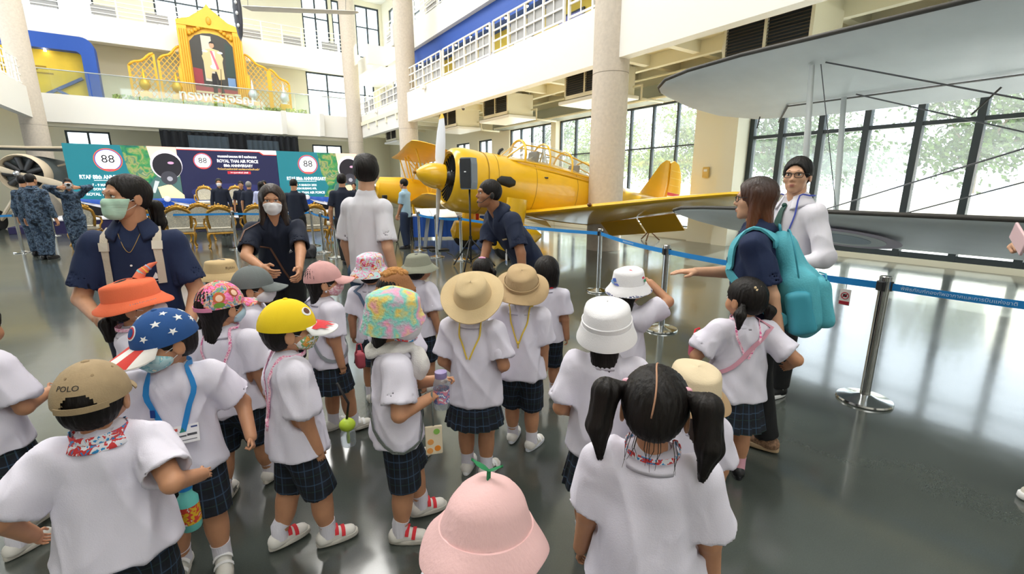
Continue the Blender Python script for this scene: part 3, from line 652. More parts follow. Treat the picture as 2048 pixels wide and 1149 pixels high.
def hair_mesh(style, kid, vox):
    def mk():
        k = 1 if kid else 0; c = (0, -.008, .018) if kid else (0, -.014, .028); r = (.075, .089, .083) if kid else (.076, .095, .086)
        def shell(t, tb=None): return ('u', ell((c[0], c[1] - .003, c[2] + .002), (r[0] + t, r[1] + t, r[2] + (tb or t))), 0)
        face = ('s', ell((0, .1, -.055 if kid else -.03), (.078, .078, .102)), .012); nape = ('i', glob(plane((0, -.06, -.075), (0, .35, -1))), .01); sides = [('s', ell((s * .09, .045, -.06), (.045, .045, .06)), .01) for s in (-1, 1)]
        if style == 'crop': P = [shell(.006, .014), ('s', ell((0, .11, -.05), (.09, .095, .1)), .008), ('i', glob(plane((0, -.06, -.06), (0, .6, -1))), .008)] + [('s', ell((s * .085, .0, -.05), (.03, .045, .05)), .01) for s in (-1, 1)]
        elif style == 'short': P = [shell(.013, .02), face, ('i', glob(plane((0, -.06, -.07), (0, .5, -1))), .01)] + [('s', ell((s * .09, .012, -.05), (.035, .04, .05)), .01) for s in (-1, 1)]
        elif style == 'thick': P = [shell(.018, .02), ('u', ell((0, .01, .1), (.075, .08, .04)), .03), ('u', ell((0, -.06, .04), (.078, .06, .07)), .02), face, ('i', glob(plane((0, -.08, -.085), (0, .45, -1))), .012)] + [('s', ell((s * .09, .01, -.055), (.03, .035, .045)), .01) for s in (-1, 1)]
        elif style == 'bob': P = [shell(.016), ('u', cone((.05, -.03, -.01), (.052, -.03, -.075), .045, .04), .02), ('u', cone((-.05, -.03, -.01), (-.052, -.03, -.075), .045, .04), .02), ('u', cone((0, -.05, 0), (0, -.055, -.075), .06, .05), .02), ('s', ell((0, .1, -.06), (.074, .075, .098)), .01), ('i', glob(plane((0, 0, -.105), (0, .1, -1))), .006)]
        elif style == 'tight': P = [shell(.009), ('u', ell((0, -.05, -.02), (.06, .05, .055)), .02), face, nape] + sides
        elif style == 'under': P = [shell(.008), ('u', ell((0, -.045, -.03), (.068, .048, .055)), .02), ('s', ell((0, .09, -.06), (.09, .085, .11)), .012), ('i', glob(plane((0, -.06, -.085), (0, .2, -1))), .01)]
        elif style == 'long':
            P = [shell(.016), ('u', cone((0, -.055, .0), (0, -.075, -.23), .075, .07, (0, 1, 0), .62), .03)]
            for s in (-1, 1): P.append(('u', cone((s * .065, -.01, .03), (s * .082, .0, -.2), .035, .028), .02))
            P += [('s', ell((0, .105, -.03), (.062, .08, .105)), .012)]
        elif style == 'longkid':
            P = [shell(.01), ('u', cone((0, -.05, .0), (0, -.07, -.17), .062, .045, (0, 1, 0), .6), .03), ('s', ell((0, .1, -.06), (.085, .085, .11)), .012)]
        V, Q = sdf_mesh(P, vox); N = vnormals(V, Q); th = np.arctan2(V[:, 0], V[:, 1] + .02)
        V = V + N * (.0016 * np.sin(th * 46 + 3 * np.sin(V[:, 2] * 40)) * np.sin(th * 19 + V[:, 2] * 30))[:, None]
        return V, Q
    return cached(('hair', style, kid, vox), mk)
def hand_mesh(curl, vox):
    def mk():
        P = [('u', rbox((0, .045, 0), (.039, .05, .0135), .0135), 0), ('u', cone((0, -.03, 0), (0, .02, 0), .025, .027, (0, 0, 1), .75), .02), ('u', ell((-.026, .03, -.008), (.018, .03, .014)), .012)]
        a1, a2 = {'relax': (22, 42), 'open': (5, 12), 'fist': (75, 100), 'grip': (50, 75), 'point': (10, 14)}[curl]
        for i, (x, l, r) in enumerate(((-.029, .07, .0088), (-.0098, .078, .009), (.0098, .072, .0088), (.028, .056, .0078))):
            f = 1 + .18 * i; b1, b2 = R(a1 * f), R(a1 * f + a2 * f); p0 = np.array((x, .088, 0.)); sp = (i - 1.5) * .06
            d1 = np.array((sp, math.cos(b1), -math.sin(b1))); d2 = np.array((sp, math.cos(b2), -math.sin(b2))); p1 = p0 + d1 * l * .5; p2 = p1 + d2 * l * .5
            P += [('u', cone(p0, p1, r, r * .94), .004), ('u', cone(p1, p2, r * .94, r * .78), .002)]
        P += [('u', cone((-.03, .022, -.006), (-.058, .056, -.016), .0125, .0105), .008), ('u', cone((-.058, .056, -.016), (-.058, .086, -.024), .0105, .0085), .002)]
        return sdf_mesh(P, vox)
    return cached(('hand', curl, vox), mk)
def shoe_mesh(vox):
    def mk():
        P = [('u', cone((0, -.1, .2), (0, .02, .3), .17, .15, (1, 0, 0), .9), 0), ('u', cone((0, -.1, .14), (0, .5, .12), .17, .15), .1), ('u', cone((0, .02, .28), (0, .42, .14), .12, .1), .1), ('s', cone((0, -.03, .36), (0, -.06, .7), .11, .16), .03), ('i', glob(plane((0, 0, .06), (0, 0, -1))), .01)]
        return sdf_mesh(P, vox)
    return cached(('shoe', vox), mk)
def sole_mb():
    out = []
    for k in range(28):
        a = 2 * math.pi * k / 28; c, s = math.cos(a), math.sin(a); y = .2 + .49 * s; wd = .165 + .035 * max(0, s) - .02 * max(0, -s)
        out.append((math.copysign(abs(c) ** .75, c) * wd, y))
    return MB().loft([[(x * .96, y * .99, 0) for x, y in out], [(x * 1.04, y * 1.01, .03) for x, y in out], [(x * 1.03, y, .11) for x, y in out], [(x * .9, y * .97, .13) for x, y in out]])
def ik(a, t, l1, l2, pole):
    a, t = np.array(a, float), np.array(t, float); d = t - a; L = np.linalg.norm(d); m = (l1 + l2) * .995
    if L > m: t = a + d * m / L; L = m; d = t - a
    L = max(L, abs(l1 - l2) + .01); u = d / L; x = (l1 * l1 - l2 * l2 + L * L) / (2 * L); h = math.sqrt(max(0, l1 * l1 - x * x))
    p = np.array(pole, float); p = p - u * (p @ u); p /= np.linalg.norm(p) + 1e-9
    return a + u * x + p * h, t
def frame(y, zhint):
    y = Vector(y).normalized(); z = Vector(zhint); z = (z - y * z.dot(y)); z = z.normalized() if z.length > 1e-4 else y.orthogonal().normalized(); x = y.cross(z)
    return Matrix((x, y, z)).transposed().to_4x4()
KID = dict(sh=.772, hip=.455, knee=.245, ank=.055, sw=.1, hw=.05, ua=.165, fa=.14, hh=.186, ra=(.033, .028, .027, .02), rl=(.051, .042, .04, .027), ch=(.09, .72), wa=(.088, .78), hi=(.09, .8), nk=.034, foot=.165, hand=.4)
ADU = dict(sh=.815, hip=.505, knee=.28, ank=.045, sw=.098, hw=.055, ua=.175, fa=.15, hh=.134, ra=(.029, .024, .024, .016), rl=(.05, .036, .034, .022), ch=(.088, .68), wa=(.078, .72), hi=(.088, .74), nk=.033, foot=.152, hand=.58)
def person(label, x, y, yaw, Ht, kid=True, lean=0, side=0, twist=0, head=(0, 0, 0), aL=None, aR=None, hL='relax', hR='relax', pL=None, pR=None, zL=None, zR=None, feet=None, fyaw=(8, -8), skin='a', hair='under', hairmat=None,
           mask=None, maskmat=None, face=False, top=None, sleeve=.78, bottom='shorts', botmat=None, shoe=None, sock=True, shoesole=None, straps=None, stripes=None, vox=.008, fat=1.0, hem=0, collar=True, seed=0, hips=(0, 0), neck=0, loose=1.0, z0=0):
    p = KID if kid else ADU; h = Ht; X3 = lambda *a: np.array(a, float)
    sd = X3(math.sin(R(side)), math.sin(R(lean)) * math.cos(R(side)), math.cos(R(lean)) * math.cos(R(side)))
    rx = X3(math.cos(R(twist)), math.sin(R(twist)), 0); rx = rx - sd * (rx @ sd); rx /= np.linalg.norm(rx); fw = np.cross(sd, rx)
    Pv = X3(hips[0], hips[1], p['hip'] * h); N = Pv + sd * (p['sh'] - p['hip']) * h
    hs = p['hh'] * h / (.204 if kid else .232)
    nd_ = sd * .55 + X3(0, .12 + neck, .5); nd_ /= np.linalg.norm(nd_)
    Hc = N + nd_ * ((1 - p['sh'] - p['hh'] / 2) * h)
    Rh = (Euler((0, 0, R(head[0])), 'XYZ').to_matrix() @ Euler((R(head[1]), R(head[2]), 0), 'XYZ').to_matrix()).to_4x4(); Mh = Matrix.Translation(Vector(Hc)) @ Rh @ Matrix.Scale(hs, 4)
    sh = {s: N + rx * s * p['sw'] * h * (.5 + .5 * fat) - sd * (.018 if kid else .026) * h for s in (-1, 1)}
    hj = {s: Pv + X3(s * p['hw'] * h, 0, -.01 * h) for s in (-1, 1)}
    ft = feet or ((-.06, .0), (.06, .015)); ank = {s: X3(ft[0 if s < 0 else 1][0], ft[0 if s < 0 else 1][1], p['ank'] * h + (ft[0 if s < 0 else 1][2] if len(ft[0 if s < 0 else 1]) > 2 else 0)) for s in (-1, 1)}
    kn = {}
    for s in (-1, 1): kn[s], ank[s] = ik(hj[s], ank[s], (p['hip'] - .01 - p['knee']) * h, (p['knee'] - p['ank']) * h, (s * .15, 1, 0))
    el, wr = {}, {}
    for s, t, po in ((-1, aL, pL), (1, aR, pR)):
        t = X3(*t) if t is not None else sh[s] + X3(s * .05 * h * fat, .03 * h, -(p['ua'] + p['fa']) * h * .97)
        el[s], wr[s] = ik(sh[s], t, p['ua'] * h, p['fa'] * h, po or (s * .6, -1, -.35))
    ra, rl = [q * h * (.6 + .4 * fat) for q in p['ra']], [q * h * (.7 + .3 * fat) for q in p['rl']]; ch, wa, hi = p['ch'], p['wa'], p['hi']; W = h * fat
    low = vox > .012
    B = [('u', cone(Pv + sd * .02 * h, Pv + sd * .12 * h, hi[0] * W, wa[0] * W, fw, hi[1]), 0), ('u', cone(Pv + sd * .1 * h, N - sd * .075 * h, wa[0] * W, ch[0] * W, fw, ch[1]), .03), ('u', cone(sh[-1], sh[1], (.036 if kid else .027) * h, (.036 if kid else .027) * h), .03),
         ('u', cone(N, Vector(Mh @ Vector((0, -.018, -.05)))[:3], p['nk'] * h * 1.1, p['nk'] * h), .02)]
    for s in (-1, 1):
        B += [('u', cone(sh[s], el[s], ra[0], ra[1]), .02), ('u', cone(el[s], wr[s], ra[2], ra[3]), .01), ('u', cone(hj[s], kn[s], rl[0], rl[1]), .02), ('u', cone(kn[s], ank[s], rl[2], rl[3]), .01),
              ('u', ell(kn[s] * .62 + ank[s] * .38 + X3(0, -.006 * h, 0), (rl[2] * .9, rl[2] * .92, rl[2] * 1.9)), .02)]
    V, Q = sdf_mesh(B, vox)
    hv = vox * .62 if not low else vox * .6
    parts = [(V, Q)]; a, b = head_mesh(kid, round(hv, 4)); parts.append((xform(a, Mh), b))
    hands = {}
    for s, hp, zh in ((-1, hL, zL), (1, hR, zR)):
        if hp is None: continue
        a, b = hand_mesh(hp, .0065 if low else .004); dr = wr[s] - el[s]
        M = Matrix.Translation(Vector(wr[s])) @ frame(dr, zh if zh else (s, .15, .1)) @ Matrix.Diagonal((s * p['hand'] * h * (1 if kid else 1), p['hand'] * h, p['hand'] * h, 1)); hands[s] = M
        parts.append((xform(a, M), b if s > 0 else b[:, ::-1]))
    V, Q = join_np(parts); me = np_mesh(V, Q)
    o = obj('person', me, SKIN[skin], label=label, cat='child' if kid else 'person'); o.location = (x, y, z0); o.rotation_euler = (0, 0, R(yaw))
    D = dict(o=o, h=h, N=N, Hc=Hc, Mh=Mh, hs=hs, sd=sd, rx=rx, fw=fw, wr=wr, el=el, sh=sh, hands=hands, Pv=Pv, kid=kid, ank=ank, W=W)
    # ---- top
    tm = top or shirtw; lo = loose
    if kid: rt, rb, sl0, sl1, hm = .098, .128 * lo, .05, .063, Pv - sd * (.018 - hem) * h
    else: rt, rb, sl0, sl1, hm = .094, .1 * lo, .037, .044, Pv - sd * (.045 - hem) * h
    sl0 *= (.6 + .4 * fat); sl1 *= (.6 + .4 * fat)
    T = [('u', cone(N - sd * .075 * h, hm, rt * W, rb * W, fw, .74 if kid else .72, True), 0), ('u', cone(sh[-1] - sd * (0 if kid else .004) * h, sh[1] - sd * (0 if kid else .004) * h, (.046 if kid else .04) * h, (.046 if kid else .04) * h), .03), ('u', cone(N - sd * .02 * h, N + nd_ * .02 * h, .06 * h, .044 * h), .04)]
    cav = []
    for s in (-1, 1):
        if sleeve <= 1: q0, q = sh[s], sh[s] + (el[s] - sh[s]) * sleeve
        else: q0, q = el[s], el[s] + (wr[s] - el[s]) * (sleeve - 1); T.append(('u', cone(sh[s], el[s], sl0 * h, sl0 * h * .86), .03))
        r1 = sl1 if sleeve <= 1 else sl0 * .72
        ax = (q - q0) / np.linalg.norm(q - q0)
        T.append(('u', cone(q0, q, (sl0 if sleeve <= 1 else sl0 * .85) * h, r1 * h, None, 1, True), .025)); Ls = np.linalg.norm(q - q0); rs0 = (sl0 if sleeve <= 1 else sl0 * .85); rd = rs0 + (r1 - rs0) * (1 - .028 * h / Ls); wt = (.0135 if kid else .0115) * max(1, vox / .009); cav.append(('s', cone(q - ax * .028 * h, q + ax * .03 * h, rd * h - wt, r1 * h - wt), 0))
    if collar: cav.append(('s', cone(N + nd_ * .06 * h + fw * .045 * h, N - sd * (.055 if kid else .075) * h + fw * (.112 if kid else .1) * h, .034 * h, .012 * h), .004))
    tv = vox * 1.05
    V, Q = sdf_mesh(T + cav, tv)
    if not low: V, Q = folds(V, Q, (.009 if kid else .007), seed, 21 if kid else 16)
    sho = obj('shirt', np_mesh(V, Q), tm, o, True)
    D['shirt'] = sho; D['bvh'] = BVHTree.FromPolygons([tuple(v) for v in V], [tuple(int(i) for i in f) for f in Q])
    if collar and not low:
        rc = p['nk'] * h * 1.25; Mc = Matrix.Translation(Vector(N + nd_ * .036 * h)) @ frame(fw, nd_)
        pr = [(rc, .012 * h), (rc * 1.06, .016 * h), (rc * 1.7, -.02 * h), (rc * 1.78, -.03 * h), (rc * 1.2, -.012 * h)]; na = 30; op = R(30); cols = []
        for k in range(na + 1):
            a = math.pi / 2 + op + (2 * math.pi - 2 * op) * k / na; dn = max(0, math.cos(a - math.pi / 2)) ** 2 * .03 * h
            cols.append([(r_ * math.cos(a), r_ * .92 * math.sin(a), z_ - dn * (.6 + .4 * (q > 1))) for q, (r_, z_) in enumerate(pr)])
        MB().loft(cols, cap=True, closed=True).xf(Mc).build('collar', tm, o, True)
    # ---- bottom
    bmt = botmat or plaid
    if bottom == 'skirt':
        n = 96; rings = []; top_z, bot_z = .5 * h, .292 * h
        for j in range(7):
            t = j / 6; z = top_z + (bot_z - top_z) * t; r = (.1 + .044 * t) * W * (1 if kid else .95); am = .0045 * t * h * 1.4
            rings.append([(Pv[0] + (r + am * ((k * 16 / n) % 1 - .5) * 2) * math.cos(2 * math.pi * k / n), Pv[1] + (r * .84 + am * ((k * 16 / n) % 1 - .5) * 2) * math.sin(2 * math.pi * k / n), z) for k in range(n)])
        rings.append([(Pv[0] + (q[0] - Pv[0]) * .95, Pv[1] + (q[1] - Pv[1]) * .95, q[2] + .004) for q in rings[-1]])
        mb = MB().loft(rings); me = mb.mesh(); bo = obj('skirt', me, bmt, o, True, ang=50)
    else:
        Bt = [('u', cone(Pv + sd * .07 * h, Pv, (.085 if kid else .078) * W, (.096 if kid else .086) * W, fw, .78), 0)]; cv = []
        for s in (-1, 1):
            if bottom == 'shorts':
                q = hj[s] + (kn[s] - hj[s]) * 1.02; Bt.append(('u', cone(hj[s], q, .066 * h, .063 * h, None, 1, True), .02)); ax = (q - hj[s]) / np.linalg.norm(q - hj[s]); cv.append(('s', cone(q - ax * .04 * h, q + ax * .04 * h, .051 * h, .054 * h), 0))
            else:
                f = .8 + .2 * fat; q = kn[s] + (ank[s] - kn[s]) * .98; Bt += [('u', cone(hj[s], kn[s], .062 * h * f, .05 * h * f), .02), ('u', cone(kn[s], q, .05 * h * f, .04 * h * f, None, 1, True), .015)]
        V, Q = sdf_mesh(Bt + cv, tv)
        if not low: V, Q = folds(V, Q, .003, seed + 3, 20)
        me = np_mesh(V, Q); bo = obj({'shorts': 'shorts', 'pants': 'trousers'}[bottom], me, bmt, o, True)
    if bmt is plaid:
        uv = me.uv_layers.new(name='UVMap'); co = np.empty(len(me.vertices) * 3, dtype=np.float32); me.vertices.foreach_get('co', co); co = co.reshape(-1, 3)
        li = np.empty(len(me.loops), dtype=np.int32); me.loops.foreach_get('vertex_index', li); P3 = co[li]
        if bottom == 'skirt': u = np.arctan2(P3[:, 1] - Pv[1], P3[:, 0] - Pv[0]) * .12 * h
        else:
            cx = np.where(P3[:, 0] > Pv[0], (hj[1][0] + kn[1][0]) / 2, (hj[-1][0] + kn[-1][0]) / 2); u = np.arctan2(P3[:, 1] - Pv[1], P3[:, 0] - cx) * .085 * h
        uv.data.foreach_set('uv', np.stack([u, P3[:, 2]], 1).astype(np.float32).ravel())
    # ---- feet
    fl = p['foot'] * h
    for i, s in enumerate((-1, 1)):
        M = Matrix.Translation(Vector((ank[s][0], ank[s][1], ank[s][2] - p['ank'] * h))) @ Matrix.Rotation(R(fyaw[i]), 4, 'Z') @ Matrix.Scale(fl, 4)
        a, b = shoe_mesh(.04 if not low else .06); so = obj('shoe', np_mesh(xform(a, M), b), shoe or shoew, o, True)
        sole_mb().xf(M).build('sole', shoesole or solew, so, True, ang=45)
        if not low and straps is not None:
            for yy in (.16, .31):
                cz = .215 - (yy - .16) * .6; pts = [(.19 * math.sin(q), yy + .03 * math.cos(q), cz + .185 * math.cos(q)) for q in [R(-75 + 15 * j) for j in range(11)]]
                MB().ribbon(pts, [(math.sin(R(-75 + 15 * j)), 0, math.cos(R(-75 + 15 * j))) for j in range(11)], .085, .012).xf(M).build('strap', straps, so, True, ang=40)
        if stripes and not low:
            for q in (.16, .24, .32):
                for sx in (-1, 1): MB().add([(sx * (.168 - .06 * max(0, q - .2)), q - .02, .26 - q * .18), (sx * (.168 - .06 * max(0, q - .2)), q + .025, .26 - q * .18), (sx * .182, q - .005, .11), (sx * .182, q - .05, .11)], [(0, 1, 2, 3)]).xf(M).build('stripe', stripes, so)
        if sock: MB().tube([ank[s] + X3(0, 0, -.02 * h), ank[s] + X3(0, 0, .03 * h), ank[s] + (kn[s] - ank[s]) * .25], [rl[3] * 1.16, rl[3] * 1.14, rl[3] * 1.22], 18).build('sock', sock if not isinstance(sock, bool) else sockm, o, True, ang=50)
    # ---- head dressing
    hm_ = hairmat or hairm
    if hair:
        for st in ([hair] if isinstance(hair, str) else hair):
            a, b = hair_mesh(st, kid, .005 if not low else .008); obj('hair', np_mesh(xform(a, Mh), b), hm_, o, True)
    if mask:
        a, b = mask_mesh(kid, mask, .0045 if not low else .007); mo = obj('face_mask', np_mesh(xform(a, Mh), b), maskmat or maskw, o, True)
        for s in (-1, 1):
            e = (s * .08, -.022, -.02); q = (s * .062, .045, -.03) if kid else (s * .066, .04, -.03); q2 = (s * .06, .04, -.07)
            MB().tube([q, (s * .076, .01, -.012), e], .0013, 5).tube([q2, (s * .074, .005, -.045), e], .0013, 5).xf(Mh).build('ear_loop', maskm_loop, mo, True)
    if face:
        ez = -.007 if kid else .004; ey = .073 if kid else .0745
        for s in (-1, 1):
            mb = MB().ball((s * .031, ey, ez), (.0145, .0095, .0075), 14, 10); mb.xf(Mh)
            mb.mi = [0] * len(mb.f); e = mb.build('eye', eyew, o, True)
            MB().ball((s * .0315, ey + .0045, ez + .0005), (.0068, .0058, .0068), 12, 8).xf(Mh).build('iris', iris, e, True)
            MB().tube([(s * .016, ey + .006, ez + .003), (s * .03, ey + .0095, ez + .0085), (s * .046, ey + .001, ez + .003)], [.001, .0019, .001], 6).xf(Mh).build('eyelid', browm, e, True)
            bz = ez + .024; MB().tube([(s * .014, ey + .013, bz), (s * .03, ey + .011, bz + .005), (s * .048, ey - .002, bz + .001)], [.0022, .0032, .0014], 7, flat=.6).xf(Mh).build('eyebrow', browm, o, True)
        if not mask:
            lz, ly = (-.053, .0845) if kid else (-.0625, .092)
            MB().ball((0, ly - .002, lz), (.017, .0055, .0042), 14, 8).ball((0, ly - .003, lz - .009), (.015, .006, .0048), 14, 8).xf(Mh).build('mouth', lipm, o, True)
    return D
maskm_loop = mat('ear loop elastic', 'f4f4f6', .7)
# ---------------------------------------------------------------- things worn
def hat_root(D, mb, name, m, smooth=True, ang=40, par=None): return mb.xf(D['Mh']).build(name, m, par or D['o'], smooth, ang=ang)
def tilt(pitch=0, roll=0, dz=0, dy=0, yaw=0): return Matrix.Translation((0, dy, dz)) @ Euler((R(pitch), R(roll), R(yaw)), 'XYZ').to_matrix().to_4x4()
def crown_pt(az, elv, r, c, off=1.0): return (c[0] + r[0] * off * math.cos(elv) * math.sin(az), c[1] + r[1] * off * math.cos(elv) * math.cos(az), c[2] + r[2] * off * math.sin(elv))
CR, CC = (.092, .107, .112), (0, -.006, .006)
def cap(D, m, vm, T=None, gap=False, btn=None, visor=.07, seam=True, strap=None, vstripes=None):
    """baseball cap: six-panel crown with button and seams, curved visor, strap over the rear gap"""
    T = T or tilt(); n, k = 84, 24; mb = MB(); V = []; thick = .94
    for lay in (1.0, thick):
        for j in range(k + 1):
            e = R(90 * j / k)
            for i in range(n):
                az = 2 * math.pi * i / n; sm = 1 - (.006 if seam and abs(((az / (math.pi / 3) + .5) % 1) - .5) < .04 and lay == 1 else 0)
                V.append(crown_pt(az, e, CR, CC, lay * sm))
    L = n * (k + 1); Fs = []
    for lay in (0, 1):
        for j in range(k):
            for i in range(n):
                az = 360 * i / n
                if gap and ((az - 180) / 27) ** 2 + ((90 * (j + .5) / k) / 24) ** 2 < 1: continue
                q = (lay * L + j * n + i, lay * L + j * n + (i + 1) % n, lay * L + (j + 1) * n + (i + 1) % n, lay * L + (j + 1) * n + i); Fs.append(q[::-1] if lay == 0 else q)
    Fs += [(i, (i + 1) % n, L + (i + 1) % n, L + i) for i in range(n)]
    mb.add(V, Fs); mb.xf(T); c = hat_root(D, mb, 'cap_crown', m, ang=60)
    hat_root(D, MB().ball(crown_pt(0, R(90), CR, CC, 1.0), (.01, .01, .005), 12, 6).xf(T), 'button', btn or m, par=c)
    if visor:
        na, nr = 21, 6; rows = []
        for z in (0, 1):
            for r_ in range(nr + 1):
                for a in range(na):
                    az = R(-58 + 116 * a / (na - 1)); b = crown_pt(az, R(4), CR, CC, .985); ln = visor * max(0, math.cos(az * 1.5)) ** .45 * r_ / nr
                    x, y = b[0] + math.sin(az) * ln * .35, b[1] + ln; rows.append((x, y, b[2] - .28 * ln - 3.2 * x * x * (r_ / nr) - (.005 if z else 0)))
        g = na * (nr + 1); Fs = []
        for r_ in range(nr):
            for a in range(na - 1): q = (r_ * na + a, r_ * na + a + 1, (r_ + 1) * na + a + 1, (r_ + 1) * na + a); Fs += [q[::-1], tuple(g + i for i in q)]
        Fs += [(nr * na + a, nr * na + a + 1, g + nr * na + a + 1, g + nr * na + a) for a in range(na - 1)]
        mb = MB(); mb.add(rows, Fs)
        if vstripes: mb.mi = [(1 if ((f // 2) % (na - 1)) // 4 % 2 else 0) if f < 2 * nr * (na - 1) else 0 for f in range(len(Fs))]
        hat_root(D, mb.xf(T), 'visor', vstripes or vm, par=c)
    if gap:
        pts = [crown_pt(R(180 + q), R(1), CR, CC, 1.012) for q in range(-40, 41, 8)]; mb = MB().ribbon(pts, [(math.sin(R(180 + q)), math.cos(R(180 + q)), 0) for q in range(-40, 41, 8)], .018, .003); hat_root(D, mb.xf(T), 'adjuster_strap', strap or m, par=c)
    return c, T
def decal(D, par, name, poly, az, elv, m, T, off=1.012, rot=0, r=CR, c=CC, sc=1.0):
    """flat outline (metres) laid onto the crown at azimuth/elevation in degrees"""
    cs, sn = math.cos(R(rot)), math.sin(R(rot)); rr = .1
    def mp(x, y, o):
        x, y = x * cs - y * sn, x * sn + y * cs; e = R(elv) + y * sc / r[2]; return crown_pt(R(az) + x * sc / (r[0] * max(.25, math.cos(R(elv)))), e, r, c, o)
    n = len(poly); cx, cy = sum(p[0] for p in poly) / n, sum(p[1] for p in poly) / n
    mb = MB(); mb.add([mp(cx, cy, off + .004)] + [mp(x, y, off + .002) for x, y in poly] + [mp(x, y, off - .02) for x, y in poly], [(0, 1 + (k + 1) % n, 1 + k) for k in range(n)] + [(1 + k, 1 + (k + 1) % n, 1 + n + (k + 1) % n, 1 + n + k) for k in range(n)])
    return hat_root(D, mb.xf(T), name, m, False, par=par)
def star(r): return [((r if k % 2 == 0 else r * .4) * math.sin(math.pi * k / 5), (r if k % 2 == 0 else r * .4) * math.cos(math.pi * k / 5)) for k in range(10)]
def disc(rx_, ry_=None, n=20): return [(rx_ * math.cos(2 * math.pi * k / n), (ry_ or rx_) * math.sin(2 * math.pi * k / n)) for k in range(n)]
def cap_text(D, par, s, size, az, elv, m, T, off=1.01, r=CR, c=CC, flip=-1):
    me = text_mesh(s, size, .0004)
    for v in me.vertices:
        e = R(elv) + v.co.y / r[2]; v.co = Vector(crown_pt(R(az) + flip * v.co.x / (r[0] * math.cos(R(elv))), e, r, c, off + v.co.z * 6))
    me.transform(D['Mh'] @ T); return obj('lettering', me, m, par)
def bucket(D, m, brim=.05, drop=.035, T=None, top=.085, crown=.088, base=.1, wave=0, nw=5, bm=None, band=None, seed=0, front_up=0, lip=0, panels=0, z0=.028, dome=.012):
    """soft hat: crown with flat or domed top, stitched band line, brim that slopes and ripples; closed shell"""
    T = T or tilt()
    ct = z0 + crown
    prof = [(.002, ct + dome), (top * .5, ct + dome * .8), (top * .85, ct + dome * .3), (top, ct - .004), (top + .004, ct - .014), (base, z0), (base * .96, z0), (top * .94, ct - .012), (.002, ct + dome - .006)]
    def cf(p, a, i):
        if panels and i < 6: k = 1 - .02 * (abs(math.sin(a * panels / 2)) < .12); p[0] *= k; p[1] *= k
        w = 1 + .012 * math.sin(3 * a + seed) * (i in (3, 4, 5)); p[0] *= w; p[1] *= w; p[2] += .003 * math.sin(2 * a + seed + i); return p
    c = hat_root(D, MB().lathe(prof, 48, (0, -.006, 0), 1, 1.12, cf, False).xf(T), 'hat_crown', m, ang=50)
    B = [(base * .985, z0 + .002), (base + .004, z0 + .003), (base + brim * .5, z0 - drop * .45), (base + brim, z0 - drop), (base + brim + .001, z0 - drop - .004 - lip), (base + brim * .5, z0 - drop * .45 - .004), (base * .985, z0 - .003)]
    def bf(p, a, i):
        f = [0, .1, .5, 1, 1, .5, 0][i]; fr_ = max(0, math.sin(a)) ** 2; p[2] += f * (wave * math.sin(nw * a + seed) + front_up * fr_); k = 1 - .06 * f * front_up * 10 * fr_ * .3; p[0] *= k; p[1] *= k; return p
    hat_root(D, MB().lathe(B, 64, (0, -.006, 0), 1, 1.1, bf, False).xf(T), 'hat_brim', bm or m, ang=50, par=c)
    if band: hat_root(D, MB().lathe([(base + .001, z0 + .004), (base + .002, z0 + .022), (base - .002, z0 + .024)], 48, (0, -.006, 0), 1, 1.12, None, False).xf(T), 'hat_band', band, par=c)
    return c, T
def tail(D, pts, rs, name='pigtail', m=None, tie=None):
    """a bound lock of hair with a hair tie"""
    V = []; prims = []
    for i in range(len(pts) - 1): prims.append(('u', cone(pts[i], pts[i+1], rs[i], rs[i+1]), .012 if i else 0))
    V, Q = cached(('tail', tuple(map(tuple, pts)), tuple(rs)), lambda: sdf_mesh(prims, .0045)); N = vnormals(V, Q); th = np.arctan2(V[:, 0] - pts[-1][0], V[:, 1] - pts[-1][1])
    V = V + N * (.002 * np.sin(th * 9 + V[:, 2] * 25))[:, None]
    o = obj(name, np_mesh(xform(V, D['Mh']), Q), m or hairm, D['o'], True)
    if tie: MB().ball(pts[0], (.013, .013, .009), 12, 8).xf(D['Mh']).build('hair_tie', tie, o, True)
    return o
def surf(D, a, b, back=False, off=.004):
    """point of the shirt at a (right) and b (up from the shoulder line), seen from front or back; returns point, normal"""
    s = -1 if back else 1; q = Vector(D['N'] + D['rx'] * a + D['sd'] * b + D['fw'] * s * .6); d = Vector(-D['fw'] * s)
    hit = D['bvh'].ray_cast(q, d)
    if hit[0] is None: return Vector(D['N'] + D['rx'] * a + D['sd'] * b + D['fw'] * s * .06), -d
    n = hit[1]
    if n.dot(d) > 0: n = -n
    return hit[0] + n * off, n
def smooth_path(P, n=4):
    pts = []; P = [Vector(p) for p in P]
    for i in range(len(P) - 1):
        p0, p1, p2, p3 = P[max(i - 1, 0)], P[i], P[i+1], P[min(i + 2, len(P) - 1)]
        for k in range(n):
            t = k / n; pts.append(.5 * ((2 * p1) + (p2 - p0) * t + (2 * p0 - 5 * p1 + 4 * p2 - p3) * t * t + (3 * p1 - p0 - 3 * p2 + p3) * t ** 3))
    return pts + [P[-1]]
